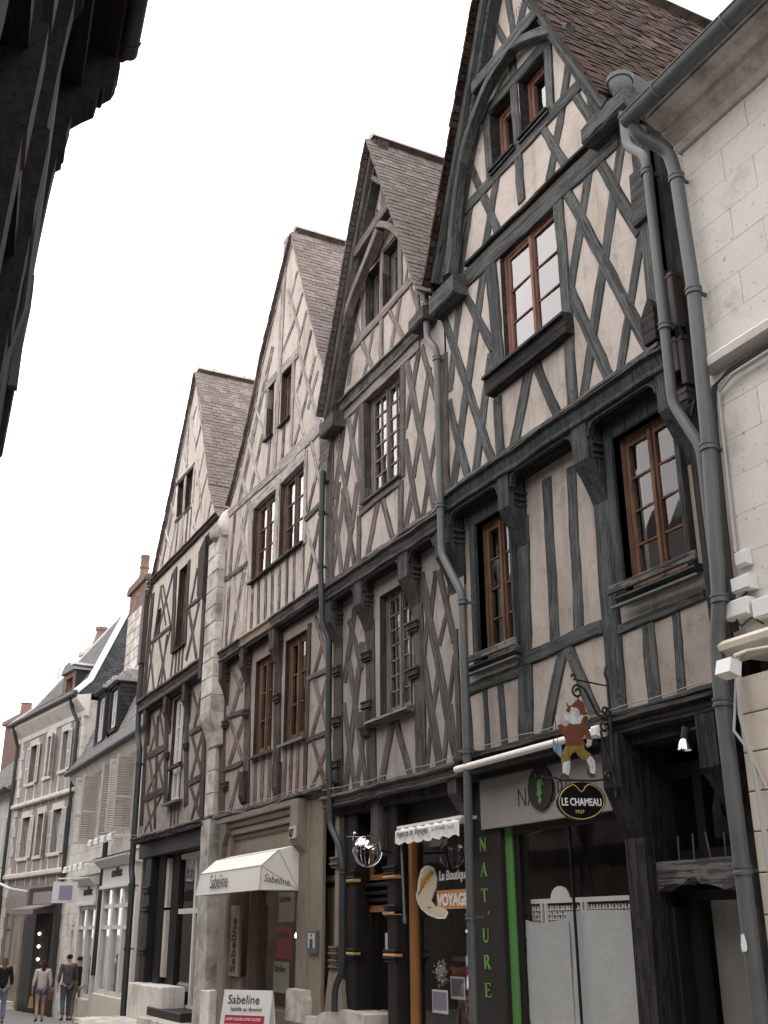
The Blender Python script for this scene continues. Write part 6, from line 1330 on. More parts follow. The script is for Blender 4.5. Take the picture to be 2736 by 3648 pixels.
GL = thing('globe_sign', (-11.6, -.2, 2.46), 'round openwork steel globe sign with a small aeroplane', 'sign')
gc = Vector((-11.42, -.22, 2.465)); m = MB(); R_ = .168
for k in range(5):
    a = math.pi*k/5; m.tube([gc+Vector((R_*math.cos(a)*math.cos(t), R_*math.sin(a)*math.cos(t), R_*math.sin(t))) for t in [2*math.pi*j/28 for j in range(29)]], .004, 4, cap=False)
m.tube([gc+Vector((R_*1.04*math.cos(t), R_*1.04*math.sin(t)*.6, R_*.35*math.sin(t)+.02)) for t in [2*math.pi*j/28 for j in range(29)]], .005, 4, cap=False); m.build('ring', 'steel', GL)
def cont(pts, nm):
    r = R_*.97; vs = []
    c_ = (sum(p[0] for p in pts)/len(pts), sum(p[1] for p in pts)/len(pts)); vs = [(gc+Vector((r*math.cos(lat)*math.sin(lon), -r*math.cos(lat)*math.cos(lon), r*math.sin(lat)))) for lon, lat in [c_]+list(pts)+[((p[0]+c_[0])/2, (p[1]+c_[1])/2) for p in pts]]
    n = len(pts); fs = []
    for i in range(n): j = (i+1) % n; fs += [(1+i, 1+j, 1+n+j, 1+n+i), (0, 1+n+i, 1+n+j)]
    return MB().add(vs, fs).build(nm, 'steel', GL)
cont([(-.1, .9), (.5, 1.0), (1.3, .7), (1.6, .3), (1.2, .1), (.9, .4), (.7, -.05), (.5, .3), (.1, .35), (-.2, .55)], 'continent'); cont([(-.6, .3), (0, .3), (.5, .0), (.2, -.3), (.1, -.8), (-.2, -.6), (-.3, -.2), (-.7, .0)], 'continent'); cont([(-1.4, .8), (-.9, .9), (-.7, .5), (-1.1, .2), (-1.5, .4)], 'continent')
m = MB(); m.tube([(-11.62, -.30, 2.60), (-11.46, -.36, 2.665)], .012, 7); m.box(-11.56, -11.53, -.42, -.24, 2.625, 2.632); m.box(-11.475, -11.45, -.40, -.32, 2.655, 2.66); m.build('aeroplane', 'steel', GL); MB().tube([(-11.3, -.1, 2.47), (-11.7, .26, 2.47)], .014, 6).build('bracket_arm', 'iron', GL)
# ---- sandwich board in the street
SB = thing('sandwich_board', (-13.0, -1.2, .05), 'white folding pavement board reading Sabeline with crimson sale panel', 'sign board')
m = MB(); fz = lambda y: y
def bd(y0, y1, flip):
    mb = MB().add([(-13.33, y0, .94), (-12.02, y0, 1.00), (-11.92, y1, .08), (-13.22, y1, .02), (-13.33, y0+.02*flip, .94), (-12.02, y0+.02*flip, 1.0), (-11.92, y1+.02*flip, .08), (-13.22, y1+.02*flip, .02)], [(0, 1, 2, 3), (4, 7, 6, 5), (0, 4, 5, 1), (1, 5, 6, 2), (2, 6, 7, 3), (3, 7, 4, 0)]); return mb
SB2 = MB(); SB2.box(-.335, .335, -.0, .02, 0, .98, .008); 
ang = .28; rot = Matrix.Translation((-12.63, -1.25, .03)) @ Matrix.Rotation(.62, 4, 'Z') @ Matrix.Rotation(-.18, 4, 'X')
o1 = SB2.build('front_panel', 'white_plastic', SB, matrix=rot)
o2 = MB().box(-.335, .335, .0, .02, 0, .98).build('rear_panel', 'white_plastic', SB, matrix=Matrix.Translation((-12.63, -1.25, .03)) @ Matrix.Rotation(.62, 4, 'Z') @ Matrix.Translation((0, .35, 0)) @ Matrix.Rotation(.18, 4, 'X'))
def on_board(me_, mat, nm, mt):
    o = me_; return o
MB().box(-.27, .27, -.004, -.001, .15, .72).build('sale_panel', 'red_print', SB, matrix=rot)
def btext(s, x, z, size, mat, **k):
    o = text('lettering', s, mat, SB, (0, 0, 0), size, ext=.001, **k); o.matrix_local = Matrix.Translation(-SB.location) @ rot @ Matrix.Translation((x, -.006, z)) @ Matrix.Rotation(math.pi/2, 4, 'X') @ Matrix.Diagonal((k.get('sx', 1), 1, 1, 1)); return o
btext('Sabeline', -.26, .84, .135, 'print'); btext('habille au feminin', -.21, .765, .062, 'print', shear=.3)
for k in range(4): btext('SUPER SOLDES SUPER SOLDES' if k % 2 == 0 else 'SOLDES SUPER SOLDES SUPER', -.255, .665-.062*k, .041, 'white_print', sx=.88)
m = MB().box(-.10, .12, -.009, -.005, .41, .51).build('price_tag', 'white_print', SB, matrix=rot); btext('-50%', -.08, .43, .08, 'red_print').matrix_local = Matrix.Translation(-SB.location) @ rot @ Matrix.Translation((-.08, -.012, .43)) @ Matrix.Rotation(math.pi/2, 4, 'X')
# loose electric wires along the ledges
m = MB()
for (x0, z0, x1, z1, y, sag) in ((-17.9, 3.44, -13.1, 3.44, -.06, .02), (-17.0, 3.43, -14.3, 3.36, -.08, .1), (-13.1, 3.32, -9.7, 3.29, -.06, .015), (-9.7, 3.35, -6.0, 3.36, -.0, .015), (-23.2, 3.47, -18.4, 3.44, -.06, .03)):
    m.tube([(x0+(x1-x0)*k/16, y+.01*math.sin(k*2.1), z0+(z1-z0)*k/16-sag*math.sin(math.pi*k/16)+.008*math.sin(k*1.7)) for k in range(17)], .005, 5)
tag(m.build('wires', 'grey_board'), 'thin grey wires sagging along the ledges above the shops', 'wires')

for k, (x, y, z, w_, h_, mt_, lb) in enumerate(((-9.49, -.092, 1.62, .045, .03, 'white_print', 'white sticker high on the downpipe beside the NATURE panel'), (-9.50, -.092, 1.36, .05, .10, 'violet', 'blue torn sticker on the downpipe beside the NATURE panel'), (-9.50, -.092, 1.17, .03, .12, 'white_print', 'long torn white sticker low on the downpipe beside the NATURE panel'), (-5.65, -.285, 1.55, .05, .12, 'white_print', 'torn white sticker on the thick downpipe at the right'))):
    pts = [(x+w_*(.5+.12*math.sin(a*3+k))*math.cos(a), z+h_*(.5+.12*math.cos(a*4+k))*math.sin(a)) for a in [6.283*j/11 for j in range(11)]]
    tag(MB().prism(pts, 'y', y-.001, y+.001).build('sticker', mt_), lb, 'sticker', 'stickers on the downpipes')
# ================================================================== far houses
def rotated_root(name, loc, ang, label, cat, group=None):
    o = thing(name, loc, label, cat, group); o.rotation_euler = (0, 0, ang); LOCAL.add(o.name); return o
def slates(parent, prof, a0, a1, mat, G, keep=0, tw=.24, ex=.14, hole=None):
    me, src = tile_mesh('slate', mat, tw, ln=.24, th=.010); ms = [G @ m for m in slope_tiles(prof, a0, a1, tw, ex)]
    if hole: ms = [m for m in ms if not hole(m.translation)]
    ms.sort(key=lambda m: (m.translation-EYE).length if parent.name not in LOCAL else m.translation.x*-1); off = Matrix.Translation(-base_of(parent))
    for mt in ms[:keep]:
        o = bpy.data.objects.new('slate', me); COL.objects.link(o); o.matrix_local = off @ mt; o.parent = parent
    st = MB()
    for mt in ms[keep:]: st.add([mt @ Vector(v) for v in src.v], src.f)
    if st.v: st.build('slates', mat, parent)['kind'] = 'stuff'
GX = Matrix(((0, 1, 0, 0), (-1, 0, 0, 0), (0, 0, 1, 0), (0, 0, 0, 1)))      # slope profile outward = -y, run along x
def shutter(parent, hx, y, z0, z1, w, ang, mat, sgn=1):
    """louvred leaf hinged at (hx, y); ang = 0 flat on the wall, 90 straight out"""
    m = MB(); t = .035
    m.box(0, .05, 0, t, 0, z1-z0); m.box(w-.05, w, 0, t, 0, z1-z0)
    for a in (0, (z1-z0)*.42, z1-z0-.07): m.box(.05, w-.05, .001, t-.001, a, a+.07)
    k = .09
    while k < z1-z0-.09:
        if not ((z1-z0)*.42-.03 < k < (z1-z0)*.42+.08): m.add([(.05, .002, k), (w-.05, .002, k), (w-.05, t, k+.04), (.05, t, k+.04), (.05, .002, k+.008), (w-.05, .002, k+.008), (w-.05, t, k+.048), (.05, t, k+.048)], [(0, 1, 2, 3), (7, 6, 5, 4), (0, 4, 5, 1), (3, 2, 6, 7)])
        k += .064
    mt = Matrix.Translation((hx, y, z0)) @ Matrix.Rotation(ang, 4, 'Z') @ Matrix.Diagonal((sgn, 1, 1, 1))
    return m.build('shutter', mat, parent, matrix=mt)
def ashlar(parent, x0, x1, z0, z1, y, h, mat, holes=(), w=(.5, .8), seed=1):
    r = random.Random(seed); z = z0; j = 0
    while z < z1-.05:
        zt = min(z+h*r.uniform(.92, 1.08), z1); x = x0-(r.uniform(0, .4))
        while x < x1:
            b = x+r.uniform(*w); a_, b_ = max(x, x0), min(b, x1)
            if b_-a_ > .05:
                segs = [(a_, b_)]
                for hx0, hx1, hz0, hz1 in holes:
                    if zt > hz0+.02 and z < hz1-.02:
                        ns = []
                        for s0, s1 in segs:
                            if s1 <= hx0 or s0 >= hx1: ns.append((s0, s1))
                            else:
                                if s0 < hx0: ns.append((s0, hx0))
                                if s1 > hx1: ns.append((hx1, s1))
                        segs = ns
                for s0, s1 in segs:
                    if s1-s0 > .04: MB().box(s0+.003, s1-.003, y-r.uniform(0, .008), y+.06, z+.003, zt-.003, .006).build('stone_block', mat, parent)
            x = b
        z = zt; j += 1
# ---- white house with slate mansard and white shopfronts
CB = thing('slate_roofed_house', (-31, 1.8, -.5), 'low white ashlar house with slate mansard roof and two white shopfronts beyond the gables', 'house')
YC = 1.6
hw = [(-35.2, -34.3, 4.3, 6.15), (-32.9, -31.9, 4.2, 6.1), (-30.6, -29.9, 4.1, 6.0), (-36.55, -36.28, .2, 1.66)]
wall(CB, 'wall', 'stone_far', [(-38.1, -1.2), (-24.0, -1.2), (-24.0, 6.55), (-38.1, 6.55)], hw, YC, back=.3)
ashlar(CB, -38.1, -32.0, -.7, 6.4, YC-.012, .36, 'stone_far', hw+[(-34.9, -31.9, -1, 3.3)], seed=4)
for h_ in hw[:3]: window(CB, h_, YC+.25, 'white_frame', rows=3)
bx('niche_back', 'stone_old', CB, -36.6, -36.2, YC+.28, YC+.32, .1, 1.7); MB().prism([(-36.42+.14*math.cos(math.pi*k/10), 1.52+.16*math.sin(math.pi*k/10)) for k in range(11)]+[(-36.56, 1.70), (-36.28, 1.70)], 'y', YC-.03, YC+.1).build('niche_arch', 'stone_far', CB)
for hx, a, sg in ((-35.2, 1.3, -1), (-34.3, -1.45, 1), (-31.85, -1.2, 1), (-30.65, 1.1, -1), (-29.85, -1.5, 1)): shutter(CB, hx, YC-.05, 4.15, 6.15, .52, a, 'shutter', sg)
MB().prism([(YC-.02, 6.2), (YC-.10, 6.25), (YC-.26, 6.5), (YC-.26, 6.58), (YC+.3, 6.6), (YC+.3, 6.2)], 'x', -38.1, -24).build('cornice', 'stone_far', CB)
MB().tube([(-38.2, YC-.36, 6.60), (-24, YC-.36, 6.60)], .09, 10).build('gutter', 'zinc_dark', CB)
rd = MB().prism([(YC-.34, 6.62), (YC+.1, 7.3), (YC+.9, 9.3), (YC+3.2, 10.2), (YC+6, 10.2), (YC+6, 6.5)], 'x', -38.0, -24).build('roof', 'slate', CB)
dh = [(-36.0, -34.72), (-34.15, -32.95)]
slates(rd, [(-(YC+.9), 9.3), (-(YC+.1), 7.3), (-(YC-.38), 6.64)], -38.0, -26, 'slate', GX, keep=200, hole=lambda p: any(a-.05 < p.x < b+.05 and p.y > YC+.05 and p.z > 7.1 for a, b in dh))
bx('ridge_flashing', 'zinc_pale', rd, -38.0, -24, YC+.80, YC+1.1, 9.28, 9.40)
for (x0, x1), zb, zt in ((dh[0], 7.2, 8.95), (dh[1], 7.35, 8.85)):
    dm = MB(); dm.box(x0, x0+.16, YC+.02, YC+.2, zb, zt); dm.box(x1-.16, x1, YC+.02, YC+.2, zb, zt); dm.box(x0, x1, YC+.02, YC+.2, zt-.16, zt); dm.box(x0, x1, YC+.02, YC+.2, zb, zb+.12)
    dm = dm.build('dormer', 'slate_dark', CB); window(dm, (x0+.16, x1-.16, zb+.12, zt-.16), YC+.1, 'white_frame', rows=2, cas=2)
    MB().add([(x1+.003, YC+.02, zb-.3), (x1+.003, YC+1.2, zb+.9), (x1+.003, YC+1.6, zt), (x1+.003, YC+.02, zt)], [(0, 1, 2, 3)]).build('dormer_cheek', 'slate_dark', dm); MB().add([(x0-.003, YC+.02, zb-.3), (x0-.003, YC+1.2, zb+.9), (x0-.003, YC+1.6, zt), (x0-.003, YC+.02, zt)], [(0, 1, 2, 3)]).build('dormer_cheek', 'slate_dark', dm)
    G2 = Matrix.Translation((x1+.01, 0, 0)) @ Matrix(((0, 0, 1, 0), (0, 1, 0, 0), (-1, 0, 0, 0), (0, 0, 0, 1)))
    cs = MB(); z = zb-.1; k = 0
    while z < zt:
        y = YC+.05+(.1 if k % 2 else 0); lim = YC+.2+1.3*(z-zb+.3)/(zt-zb+.3)
        while y < lim: cs.box(x1, x1+.012, y+.003, y+.20, z, z+.16-.004); y += .205
        z += .14; k += 1
    cs.build('slates', 'slate_dark', dm)['kind'] = 'stuff'
    rfm = MB(); a, b = x0-.12, x1+.12; xm = (x0+x1)/2; rfm.add([(a, YC-.14, zt-.02), (b, YC-.14, zt-.02), (b, YC+2.0, zt-.02), (a, YC+2.0, zt-.02), (a+.25, YC+.3, zt+.42), (b-.25, YC+.3, zt+.42), (b-.25, YC+2.0, zt+.42), (a+.25, YC+2.0, zt+.42)], [(0, 1, 5, 4), (1, 2, 6, 5), (2, 3, 7, 6), (3, 0, 4, 7), (4, 5, 6, 7), (0, 3, 2, 1)]); rfm.build('dormer_roof', 'slate', dm)
    sr = MB()
    for r_ in range(4):
        t = r_/4; x = b-.25*t; zz = zt+.44*t; y = YC-.14+.44*t
        while y < YC+1.9: sr.add([(x+.012, y+.003, zz), (x+.012, y+.20, zz), (x-.062+.012, y+.20, zz+.115), (x-.062+.012, y+.003, zz+.115)], [(0, 1, 2, 3)]); y += .205
    sr.build('slates', 'slate', dm)['kind'] = 'stuff'; bx('flashing', 'zinc_pale', dm, x0+.1, x1-.1, YC+.26, YC+2.0, zt+.42, zt+.46)
# brick chimney with stone foot
CH = thing('chimney_stack', (-35.4, 2.6, 9), 'tall red brick chimney on a stained stone foot beside the first gable', 'chimney')
z = 9.4; k = 0
while z < 11.5: 
    for a, b in ((-36.45, -35.4), (-35.4, -34.25)) if k % 2 else ((-36.45, -35.8), (-35.8, -34.9), (-34.9, -34.25)): MB().box(a+.005, b-.005, 2.5, 3.3, z+.005, z+.345, .015).build('stone_block', 'stone_old', CH)
    z += .35; k += 1
bm_ = MB(); bm_.box(-36.43, -34.33, 2.53, 3.27, 11.5, 12.62); bm_.build('mortar_core', 'mortar', CH)
br_ = [MB().box(0, .235, 0, .11, 0, .062).v, MB().box(0, .235, 0, .11, 0, .062).f]
bme = bpy.data.meshes.new('brick'); bme.from_pydata(br_[0], [], br_[1]); bme.update(); bme.materials.append(M['brick'])
off = Matrix.Translation(-base_of(CH))
for j in range(16):
    z = 11.5+j*.0725
    for i in range(9): x = -36.45+i*.2455-(.12 if j % 2 else 0); 
    i = 0
    for i in range(9):
        x = -36.45+i*.2455-(.12 if j % 2 else 0)
        if x < -36.6 or x > -34.4: continue
        o = bpy.data.objects.new('brick', bme); COL.objects.link(o); o.matrix_local = off @ Matrix.Translation((max(x, -36.45), 2.515, z)); o.parent = CH
    for i in range(3):
        o = bpy.data.objects.new('brick', bme); COL.objects.link(o); o.matrix_local = off @ Matrix.Translation((-34.30, 2.515+i*.2455+(.12 if j % 2 else 0), z)) @ Matrix.Rotation(math.pi/2, 4, 'Z'); o.parent = CH
MB().prism([(-36.55, 12.62), (-34.25, 12.62), (-34.2, 12.7), (-34.2, 12.8), (-34.35, 12.9), (-36.4, 12.9), (-36.6, 12.8), (-36.6, 12.7)], 'y', 2.42, 3.38).build('cap', 'brick', CH)
MB().lathe([(.26, 0), (.2, .15), (.155, .45), (.15, .55), (.175, .57), (.175, .64), (.15, .66), (.15, .95), (.165, .97), (.16, 1.05), (.1, 1.05)], (-35.65, 2.75, 12.88), 12).build('chimney_pot', 'pot', CH, smooth=True)
# shopfronts of the white house
def front(x0, x1, zf, ztop, zs, lab, y=1.35, cols=3):
    F = thing('white_shopfront', ((x0+x1)/2, y, zs), lab, 'shopfront', 'white shopfronts')
    MB().prism([(YC, ztop), (y-.30, ztop-.12), (y-.30, ztop-.17), (y-.12, ztop-.34), (YC, ztop-.36)], 'x', x0-.15, x1+.15).build('cornice', 'white_frame', F)
    MB().prism([(YC, ztop+.02), (y-.32, ztop-.10), (y-.32, ztop-.115), (YC, ztop)], 'x', x0-.18, x1+.18).build('lead_cover', 'slate_dark', F)
    bx('fascia', 'white_frame', F, x0, x1, y-.04, YC, zf, ztop-.34); bx('moulding', 'white_frame', F, x0-.05, x1+.05, y-.10, YC, zf-.09, zf, .01)
    text('shop_lettering', 'carréblanc', 'print', F, (x0+(x1-x0)*.30, y-.05, zf+.20), .34, ext=.006, bold=.006, sx=.82)
    m = MB(); n = cols; w = (x1-x0)/n
    for k in range(n+1): m.box(x0+k*w-.09, x0+k*w+.09, y, YC, zs, zf-.09, .012)
    for zz in (zs+.55, 1.72, 2.25): m.box(x0, x1, y+.03, y+.12, zz-.05, zz+.05)
    m.build('frame', 'white_frame', F)
    bx('stall_riser', 'stone_cream', F, x0-.05, x1+.05, y-.06, YC-.01, zs-.3, zs+.5, .01)
    for k in range(n):
        for a, b in ((zs+.6, 1.67), (1.77, 2.2), (2.3, zf-.09)): MB().add([(x0+k*w+.09, y+.09, a), (x0+(k+1)*w-.09, y+.09, a), (x0+(k+1)*w-.09, y+.09, b), (x0+k*w+.09, y+.09, b)], [(0, 1, 2, 3)]).build('pane', 'shop_glass', F)
    bx('display_back', 'grey_board', F, x0, x1, YC-.02, YC-.012, zs+.5, zf)
    return F
front(-31.6, -28.0, 2.78, 3.60, -.42, 'nearer white shopfront lettered carréblanc, beside the dark corner pipe'); front(-34.6, -32.3, 2.40, 3.20, -.62, 'farther white shopfront lettered carréblanc, behind the walkers', cols=2)
pipe('drainpipe', [(-32.0, 1.4, 4.0), (-32.05, 1.38, .5)], .075, [(-32.03, 1.4, 2.4)], 'grey downpipe between the two white shopfronts', mat='zinc_dark')
for nm, x0, x1, z, lb in (('lamp_rail', -32.2, -29.0, 3.98, 'white sign lamps on a rail above the nearer white shopfront'), ('lamp_rail', -35.4, -32.4, 3.42, 'white sign lamps on a rail above the farther white shopfront')):
    t_ = MB().tube([(x0, .95, z), (x1, .95, z+.05)], .018, 6).build(nm, 'white_plastic'); tag(t_, lb, 'sign lamps')
    for k in range(4):
        x = x0+(x1-x0)*(k+.5)/4; MB().tube([(x, 1.6, z+.05), (x, .95, z)], .012, 5).build('arm', 'white_plastic', t_); MB().lathe([(.03, .1), (.06, .05), (.09, -.08)], (x, .92, z-.06), 8).build('lamp_head', 'white_plastic', t_)
hs = thing('hanging_sign', (-32.4, .4, 2.6), 'square white hanging sign with lavender print over the walkers', 'sign')
MB().box(-32.40, -32.36, .13, .80, 2.36, 2.92, 0).build('board', 'white_plastic', hs); MB().box(-32.355, -32.35, .30, .66, 2.44, 2.82).build('lavender_print', 'violet', hs); MB().tube([(-32.38, .25, 3.0), (-32.38, 1.6, 3.05)], .02, 6).build('arm', 'white_plastic', hs)
# ---- shuttered house turned towards the viewer
ANG = math.atan2(.13744, .99051)
SH = rotated_root('shuttered_house', (-37.3, 1.75, -.8), ANG, 'grey stucco house with white louvred shutters, stone quoins and steep slate roof at the end', 'house')
Z0 = .8     # local heights are measured from the root
def Zl(z): return z+Z0
wu = [(-6.55, -5.75, 6.9, 8.3), (-4.55, -3.85, 6.93, 8.4), (-2.85, -2.2, 6.97, 8.34)]; wd = [(-6.6, -5.65, 4.18, 5.62), (-4.75, -4.0, 4.16, 5.62), (-3.05, -2.1, 4.17, 5.62)]
hol = [(a, b, Zl(c), Zl(d)) for a, b, c, d in wu+wd]
wall(SH, 'wall', 'stucco_far', [(-7.9, -.6), (-.8, -.6), (-.8, Zl(8.7)), (-7.9, Zl(8.7))], hol, 0, back=.3)
bx('side_wall', 'stone_far', SH, -.83, -.8, .05, 6, -.5, Zl(9.2))
for i, r_ in enumerate(hol): window(SH, r_, .2, 'white_frame', rows=3); 
for i, (a, b, c, d) in enumerate(hol):
    m = MB(); t = .14; m.box(a-t, a, -.03, .2, c-.0, d+.0, .008); m.box(b, b+t, -.03, .2, c, d, .008); m.box(a-t-.02, b+t+.02, -.04, .2, d, d+.24, .008); m.box(a-t-.02, b+t+.02, -.07, .2, c-.12, c, .008); m.build('stone_surround', 'stone_far', SH)
    MB().box(a+.0, b-.0, -.012, .02, c-.95, c-.2, .005).build('apron_panel', 'stucco_far', SH)
    for x in (a-.15, b+.05): bx('apron_strip', 'stone_far', SH, x, x+.1, -.02, .03, c-1.0, c-.12)
wsh = (b_ for b_ in ())
for (a, b, c, d), (la, ra_) in zip(hol, ((.05, .12), (1.35, .5), (.3, .1), (.06, .06), (.5, .35), (.08, .05))):
    shutter(SH, a-.02, -.05, c-.05, d+.02, .47, -la, 'shutter_white', -1 if False else -1); shutter(SH, b+.02, -.05, c-.05, d+.02, .47, -ra_ if ra_ < 1 else -1.4, 'shutter_white', 1)
for z0, z1, y in ((6.05, 6.2, -.16), (3.45, 3.62, -.14)): bx('string_course', 'stone_far', SH, -8.0, -.7, y, .1, Zl(z0), Zl(z1), .03)
k = 0; z = -.4
while z < Zl(8.65):
    for xa, xb in ((-1.25 if k % 2 else -1.05, -.78), (-7.92, -7.45 if k % 2 else -7.65)): MB().box(xa, xb, -.035, .1, z+.004, z+.36, .01).build('quoin', 'stone_far', SH)
    z += .365; k += 1
MB().prism([(.1, Zl(8.6)), (-.04, Zl(8.62)), (-.06, Zl(8.8)), (-.2, Zl(8.95)), (-.38, Zl(9.15)), (-.40, Zl(9.3)), (.1, Zl(9.38))], 'x', -8.3, -.6).build('cornice', 'stone_far', SH)
MB().tube([(-8.5, -.46, Zl(9.34)), (-.6, -.46, Zl(9.34))], .09, 10).build('gutter', 'zinc_dark', SH)
eL, eR, zt = -8.4, -.65, Zl(13.6); tx = -4.2; rm = MB()
ev = [(eL, -.45, Zl(9.38)), (eR, -.45, Zl(9.38)), (eR, 6.2, Zl(9.38)), (eL, 6.2, Zl(9.38)), (eL+.8, .25, Zl(10.0)), (eR-.65, .25, Zl(10.0)), (eR-.65, 5.4, Zl(10)), (eL+.8, 5.4, Zl(10)), (tx-.3, 2.5, zt), (tx+.0, 2.5, zt), (tx, 3.2, zt), (tx-.3, 3.2, zt)]
rm.add(ev, [(0, 1, 5, 4), (1, 2, 6, 5), (2, 3, 7, 6), (3, 0, 4, 7), (4, 5, 9, 8), (5, 6, 10, 9), (6, 7, 11, 10), (7, 4, 8, 11), (8, 9, 10, 11)]); rs = rm.build('roof', 'slate', SH)
def plane_slates(parent, A, B, C, D, mat, rows, tw=.24):
    """courses of slates on the quad A-B (eave) to D-C (top)"""
    A, B, C, D = map(Vector, (A, B, C, D)); n = (B-A).cross(D-A).normalized(); n = n if n.z > 0 else -n; st = MB()
    for r_ in range(rows):
        t0, t1 = r_/rows, min(1, (r_+1.25)/rows); a0, b0 = A.lerp(D, t0), B.lerp(C, t0); a1, b1 = A.lerp(D, t1), B.lerp(C, t1); L = (b0-a0).length; k = max(1, int(L/tw)); sh_ = .5/k if r_ % 2 else 0
        for i in range(k):
            u0, u1 = min(1, (i)/k+sh_), min(1, (i+.94)/k+sh_); 
            if u1-u0 < .1/k: continue
            j = rnd.uniform(.014, .024); st.add([a0.lerp(b0, u0)+n*j, a0.lerp(b0, u1)+n*j, a1.lerp(b1, u1)+n*.004, a1.lerp(b1, u0)+n*.004], [(0, 1, 2, 3)])
    o = st.build('slates', mat, parent); o['kind'] = 'stuff'; return o
plane_slates(rs, ev[0], ev[1], ev[5], ev[4], 'slate', 6); plane_slates(rs, ev[4], ev[5], ev[9], ev[8], 'slate', 30); plane_slates(rs, ev[1], ev[2], ev[6], ev[5], 'slate_dark', 6); plane_slates(rs, ev[5], ev[6], ev[10], ev[9], 'slate_dark', 30)
m = MB(); m.tube([ev[1], ev[5], ev[9]], .12, 6); m.tube([ev[0], ev[4], ev[8]], .07, 6); m.build('hip_flashing', 'zinc_pale', rs)
dm = MB(); dm.box(-3.75, -3.5, .1, .4, Zl(9.55), Zl(10.6)); dm.box(-2.75, -2.5, .1, .4, Zl(9.55), Zl(10.6)); dm.box(-3.5, -2.75, .1, .4, Zl(10.4), Zl(10.6)); dm = dm.build('dormer', 'brown_frame', SH)
bx('dormer_cheek', 'slate_dark', dm, -2.5, -2.44, .1, 2.2, Zl(9.5), Zl(10.6)); bx('dormer_cheek', 'slate_dark', dm, -3.8, -3.75, .1, 2.2, Zl(9.5), Zl(10.6)); window(dm, (-3.5, -2.75, Zl(9.6), Zl(10.4)), .25, 'brown_frame', rows=1)
MB().prism([(-3.9, Zl(10.6)), (-2.35, Zl(10.6)), (-2.6, Zl(10.85)), (-3.1, Zl(10.98)), (-3.6, Zl(10.85))], 'y', -.02, 2.3).build('dormer_roof', 'slate', dm); bx('flashing', 'zinc_pale', dm, -2.7, -2.4, -.05, 2.35, Zl(10.78), Zl(10.86))
for pth in ([(-7.95, -.42, Zl(9.25)), (-7.95, -.3, Zl(8.9)), (-8.0, -.14, Zl(8.5)), (-8.0, -.14, -.3)], [(-1.2, -.42, Zl(9.25)), (-1.25, -.3, Zl(8.9)), (-1.0, -.14, Zl(8.4)), (-1.0, -.14, -.3)]): MB().tube(pth, .07, 8).build('drainpipe', 'zinc_dark', SH)
# its two shops
bx('shopfront', 'stucco_far', SH, -7.4, -4.95, -.06, .3, Zl(2.25), Zl(3.0), .01); m = MB(); m.box(-7.4, -7.15, -.05, .2, -.2, Zl(2.25)); m.box(-6.5, -6.38, -.05, .2, -.2, Zl(2.25)); m.box(-5.25, -4.95, -.05, .2, -.2, Zl(2.25)); m.box(-7.15, -6.5, -.04, .1, Zl(1.7), Zl(1.8)); m.box(-7.15, -5.25, -.05, .2, -.2, Zl(.2)); m.build('shop_frame', 'cream_wood', SH)
for a, b in ((-7.15, -6.5), (-6.38, -5.25)): MB().add([(a, .08, Zl(.2)), (b, .08, Zl(.2)), (b, .08, Zl(2.25)), (a, .08, Zl(2.25))], [(0, 1, 2, 3)]).build('shop_pane', 'shop_glass', SH); bx('shop_back', 'shop_room', SH, a, b, .4, .45, Zl(.2), Zl(2.25))
for k in range(2): bx('stone_step', 'stone_cream', SH, -6.6+.2*k, -4.9-.2*k, -.9+.3*k, -.06, -.5, -.05+.2*k, .02)
bx('black_shopfront', 'black_wood', SH, -4.75, -1.5, -.05, .02, -.2, Zl(3.05)); bx('dark_fascia', 'grey_board', SH, -4.1, -1.9, -.09, -.05, Zl(2.5), Zl(2.9)); bx('shop_opening', 'room', SH, -3.6, -2.0, -.07, -.051, .1, Zl(2.2))
aw2 = MB().prism([(-.1, Zl(2.48)), (-.75, Zl(2.34)), (-.75, Zl(2.16)), (-.73, Zl(2.16)), (-.73, Zl(2.30)), (-.1, Zl(2.44))], 'x', -4.5, -1.9).build('purple_awning', 'mauve', SH)
for k, z in enumerate((1.55, 1.15, .75)):
    lm = MB().lathe([(.012, .05), (.045, .02), (.05, 0), (.03, -.035), (.006, -.05)], (SH.matrix_basis @ Vector((-2.9+.05*k, -.12, Zl(z))))[:], 8).build('shop_bulb', 'lamp'); tag(lm, ('topmost', 'middle', 'lowest')[k]+' of three glowing bulbs in the dark shopfront behind the walkers', 'lamp', 'bulbs in the far dark shop'); MB().tube([lm.matrix_world @ Vector(lm.data.vertices[0].co)+Vector((0, 0, .0)), lm.matrix_world @ Vector(lm.data.vertices[0].co)+Vector((0, 0, .3))], .006, 4).build('cord', 'cable', lm)
MB().tube([(-9.5, -.8, Zl(3.15)), (-6.2, -.7, Zl(3.25)), (-5.2, -.6, Zl(3.05)), (-5.0, -.05, Zl(2.95))], .05, 8).build('awning_bar', 'canvas', SH)
SG = thing('stone_chimney', (-46, 5.5, 9), 'short pale stone chimney with clay pot behind the slate hip roof', 'chimney')
G_ = Matrix.Translation(Vector((-37.3, 1.75, 0))) @ Matrix.Rotation(ANG, 4, 'Z')
MB().box(-12.6-.0, -10.4, 3.6, 4.4, 10.5, 13.6).build('stack', 'stone_old', SG, matrix=G_); MB().box(-12.8, -10.2, 3.5, 4.5, 13.6, 13.8).build('cap', 'stone_old', SG, matrix=G_); MB().lathe([(.42, 0), (.3, .4), (.22, .75), (.28, .8), (.28, .95), (.2, .95)], (-11.3, 4.0, 13.8), 10).build('chimney_pot', 'pot', SG, matrix=G_)
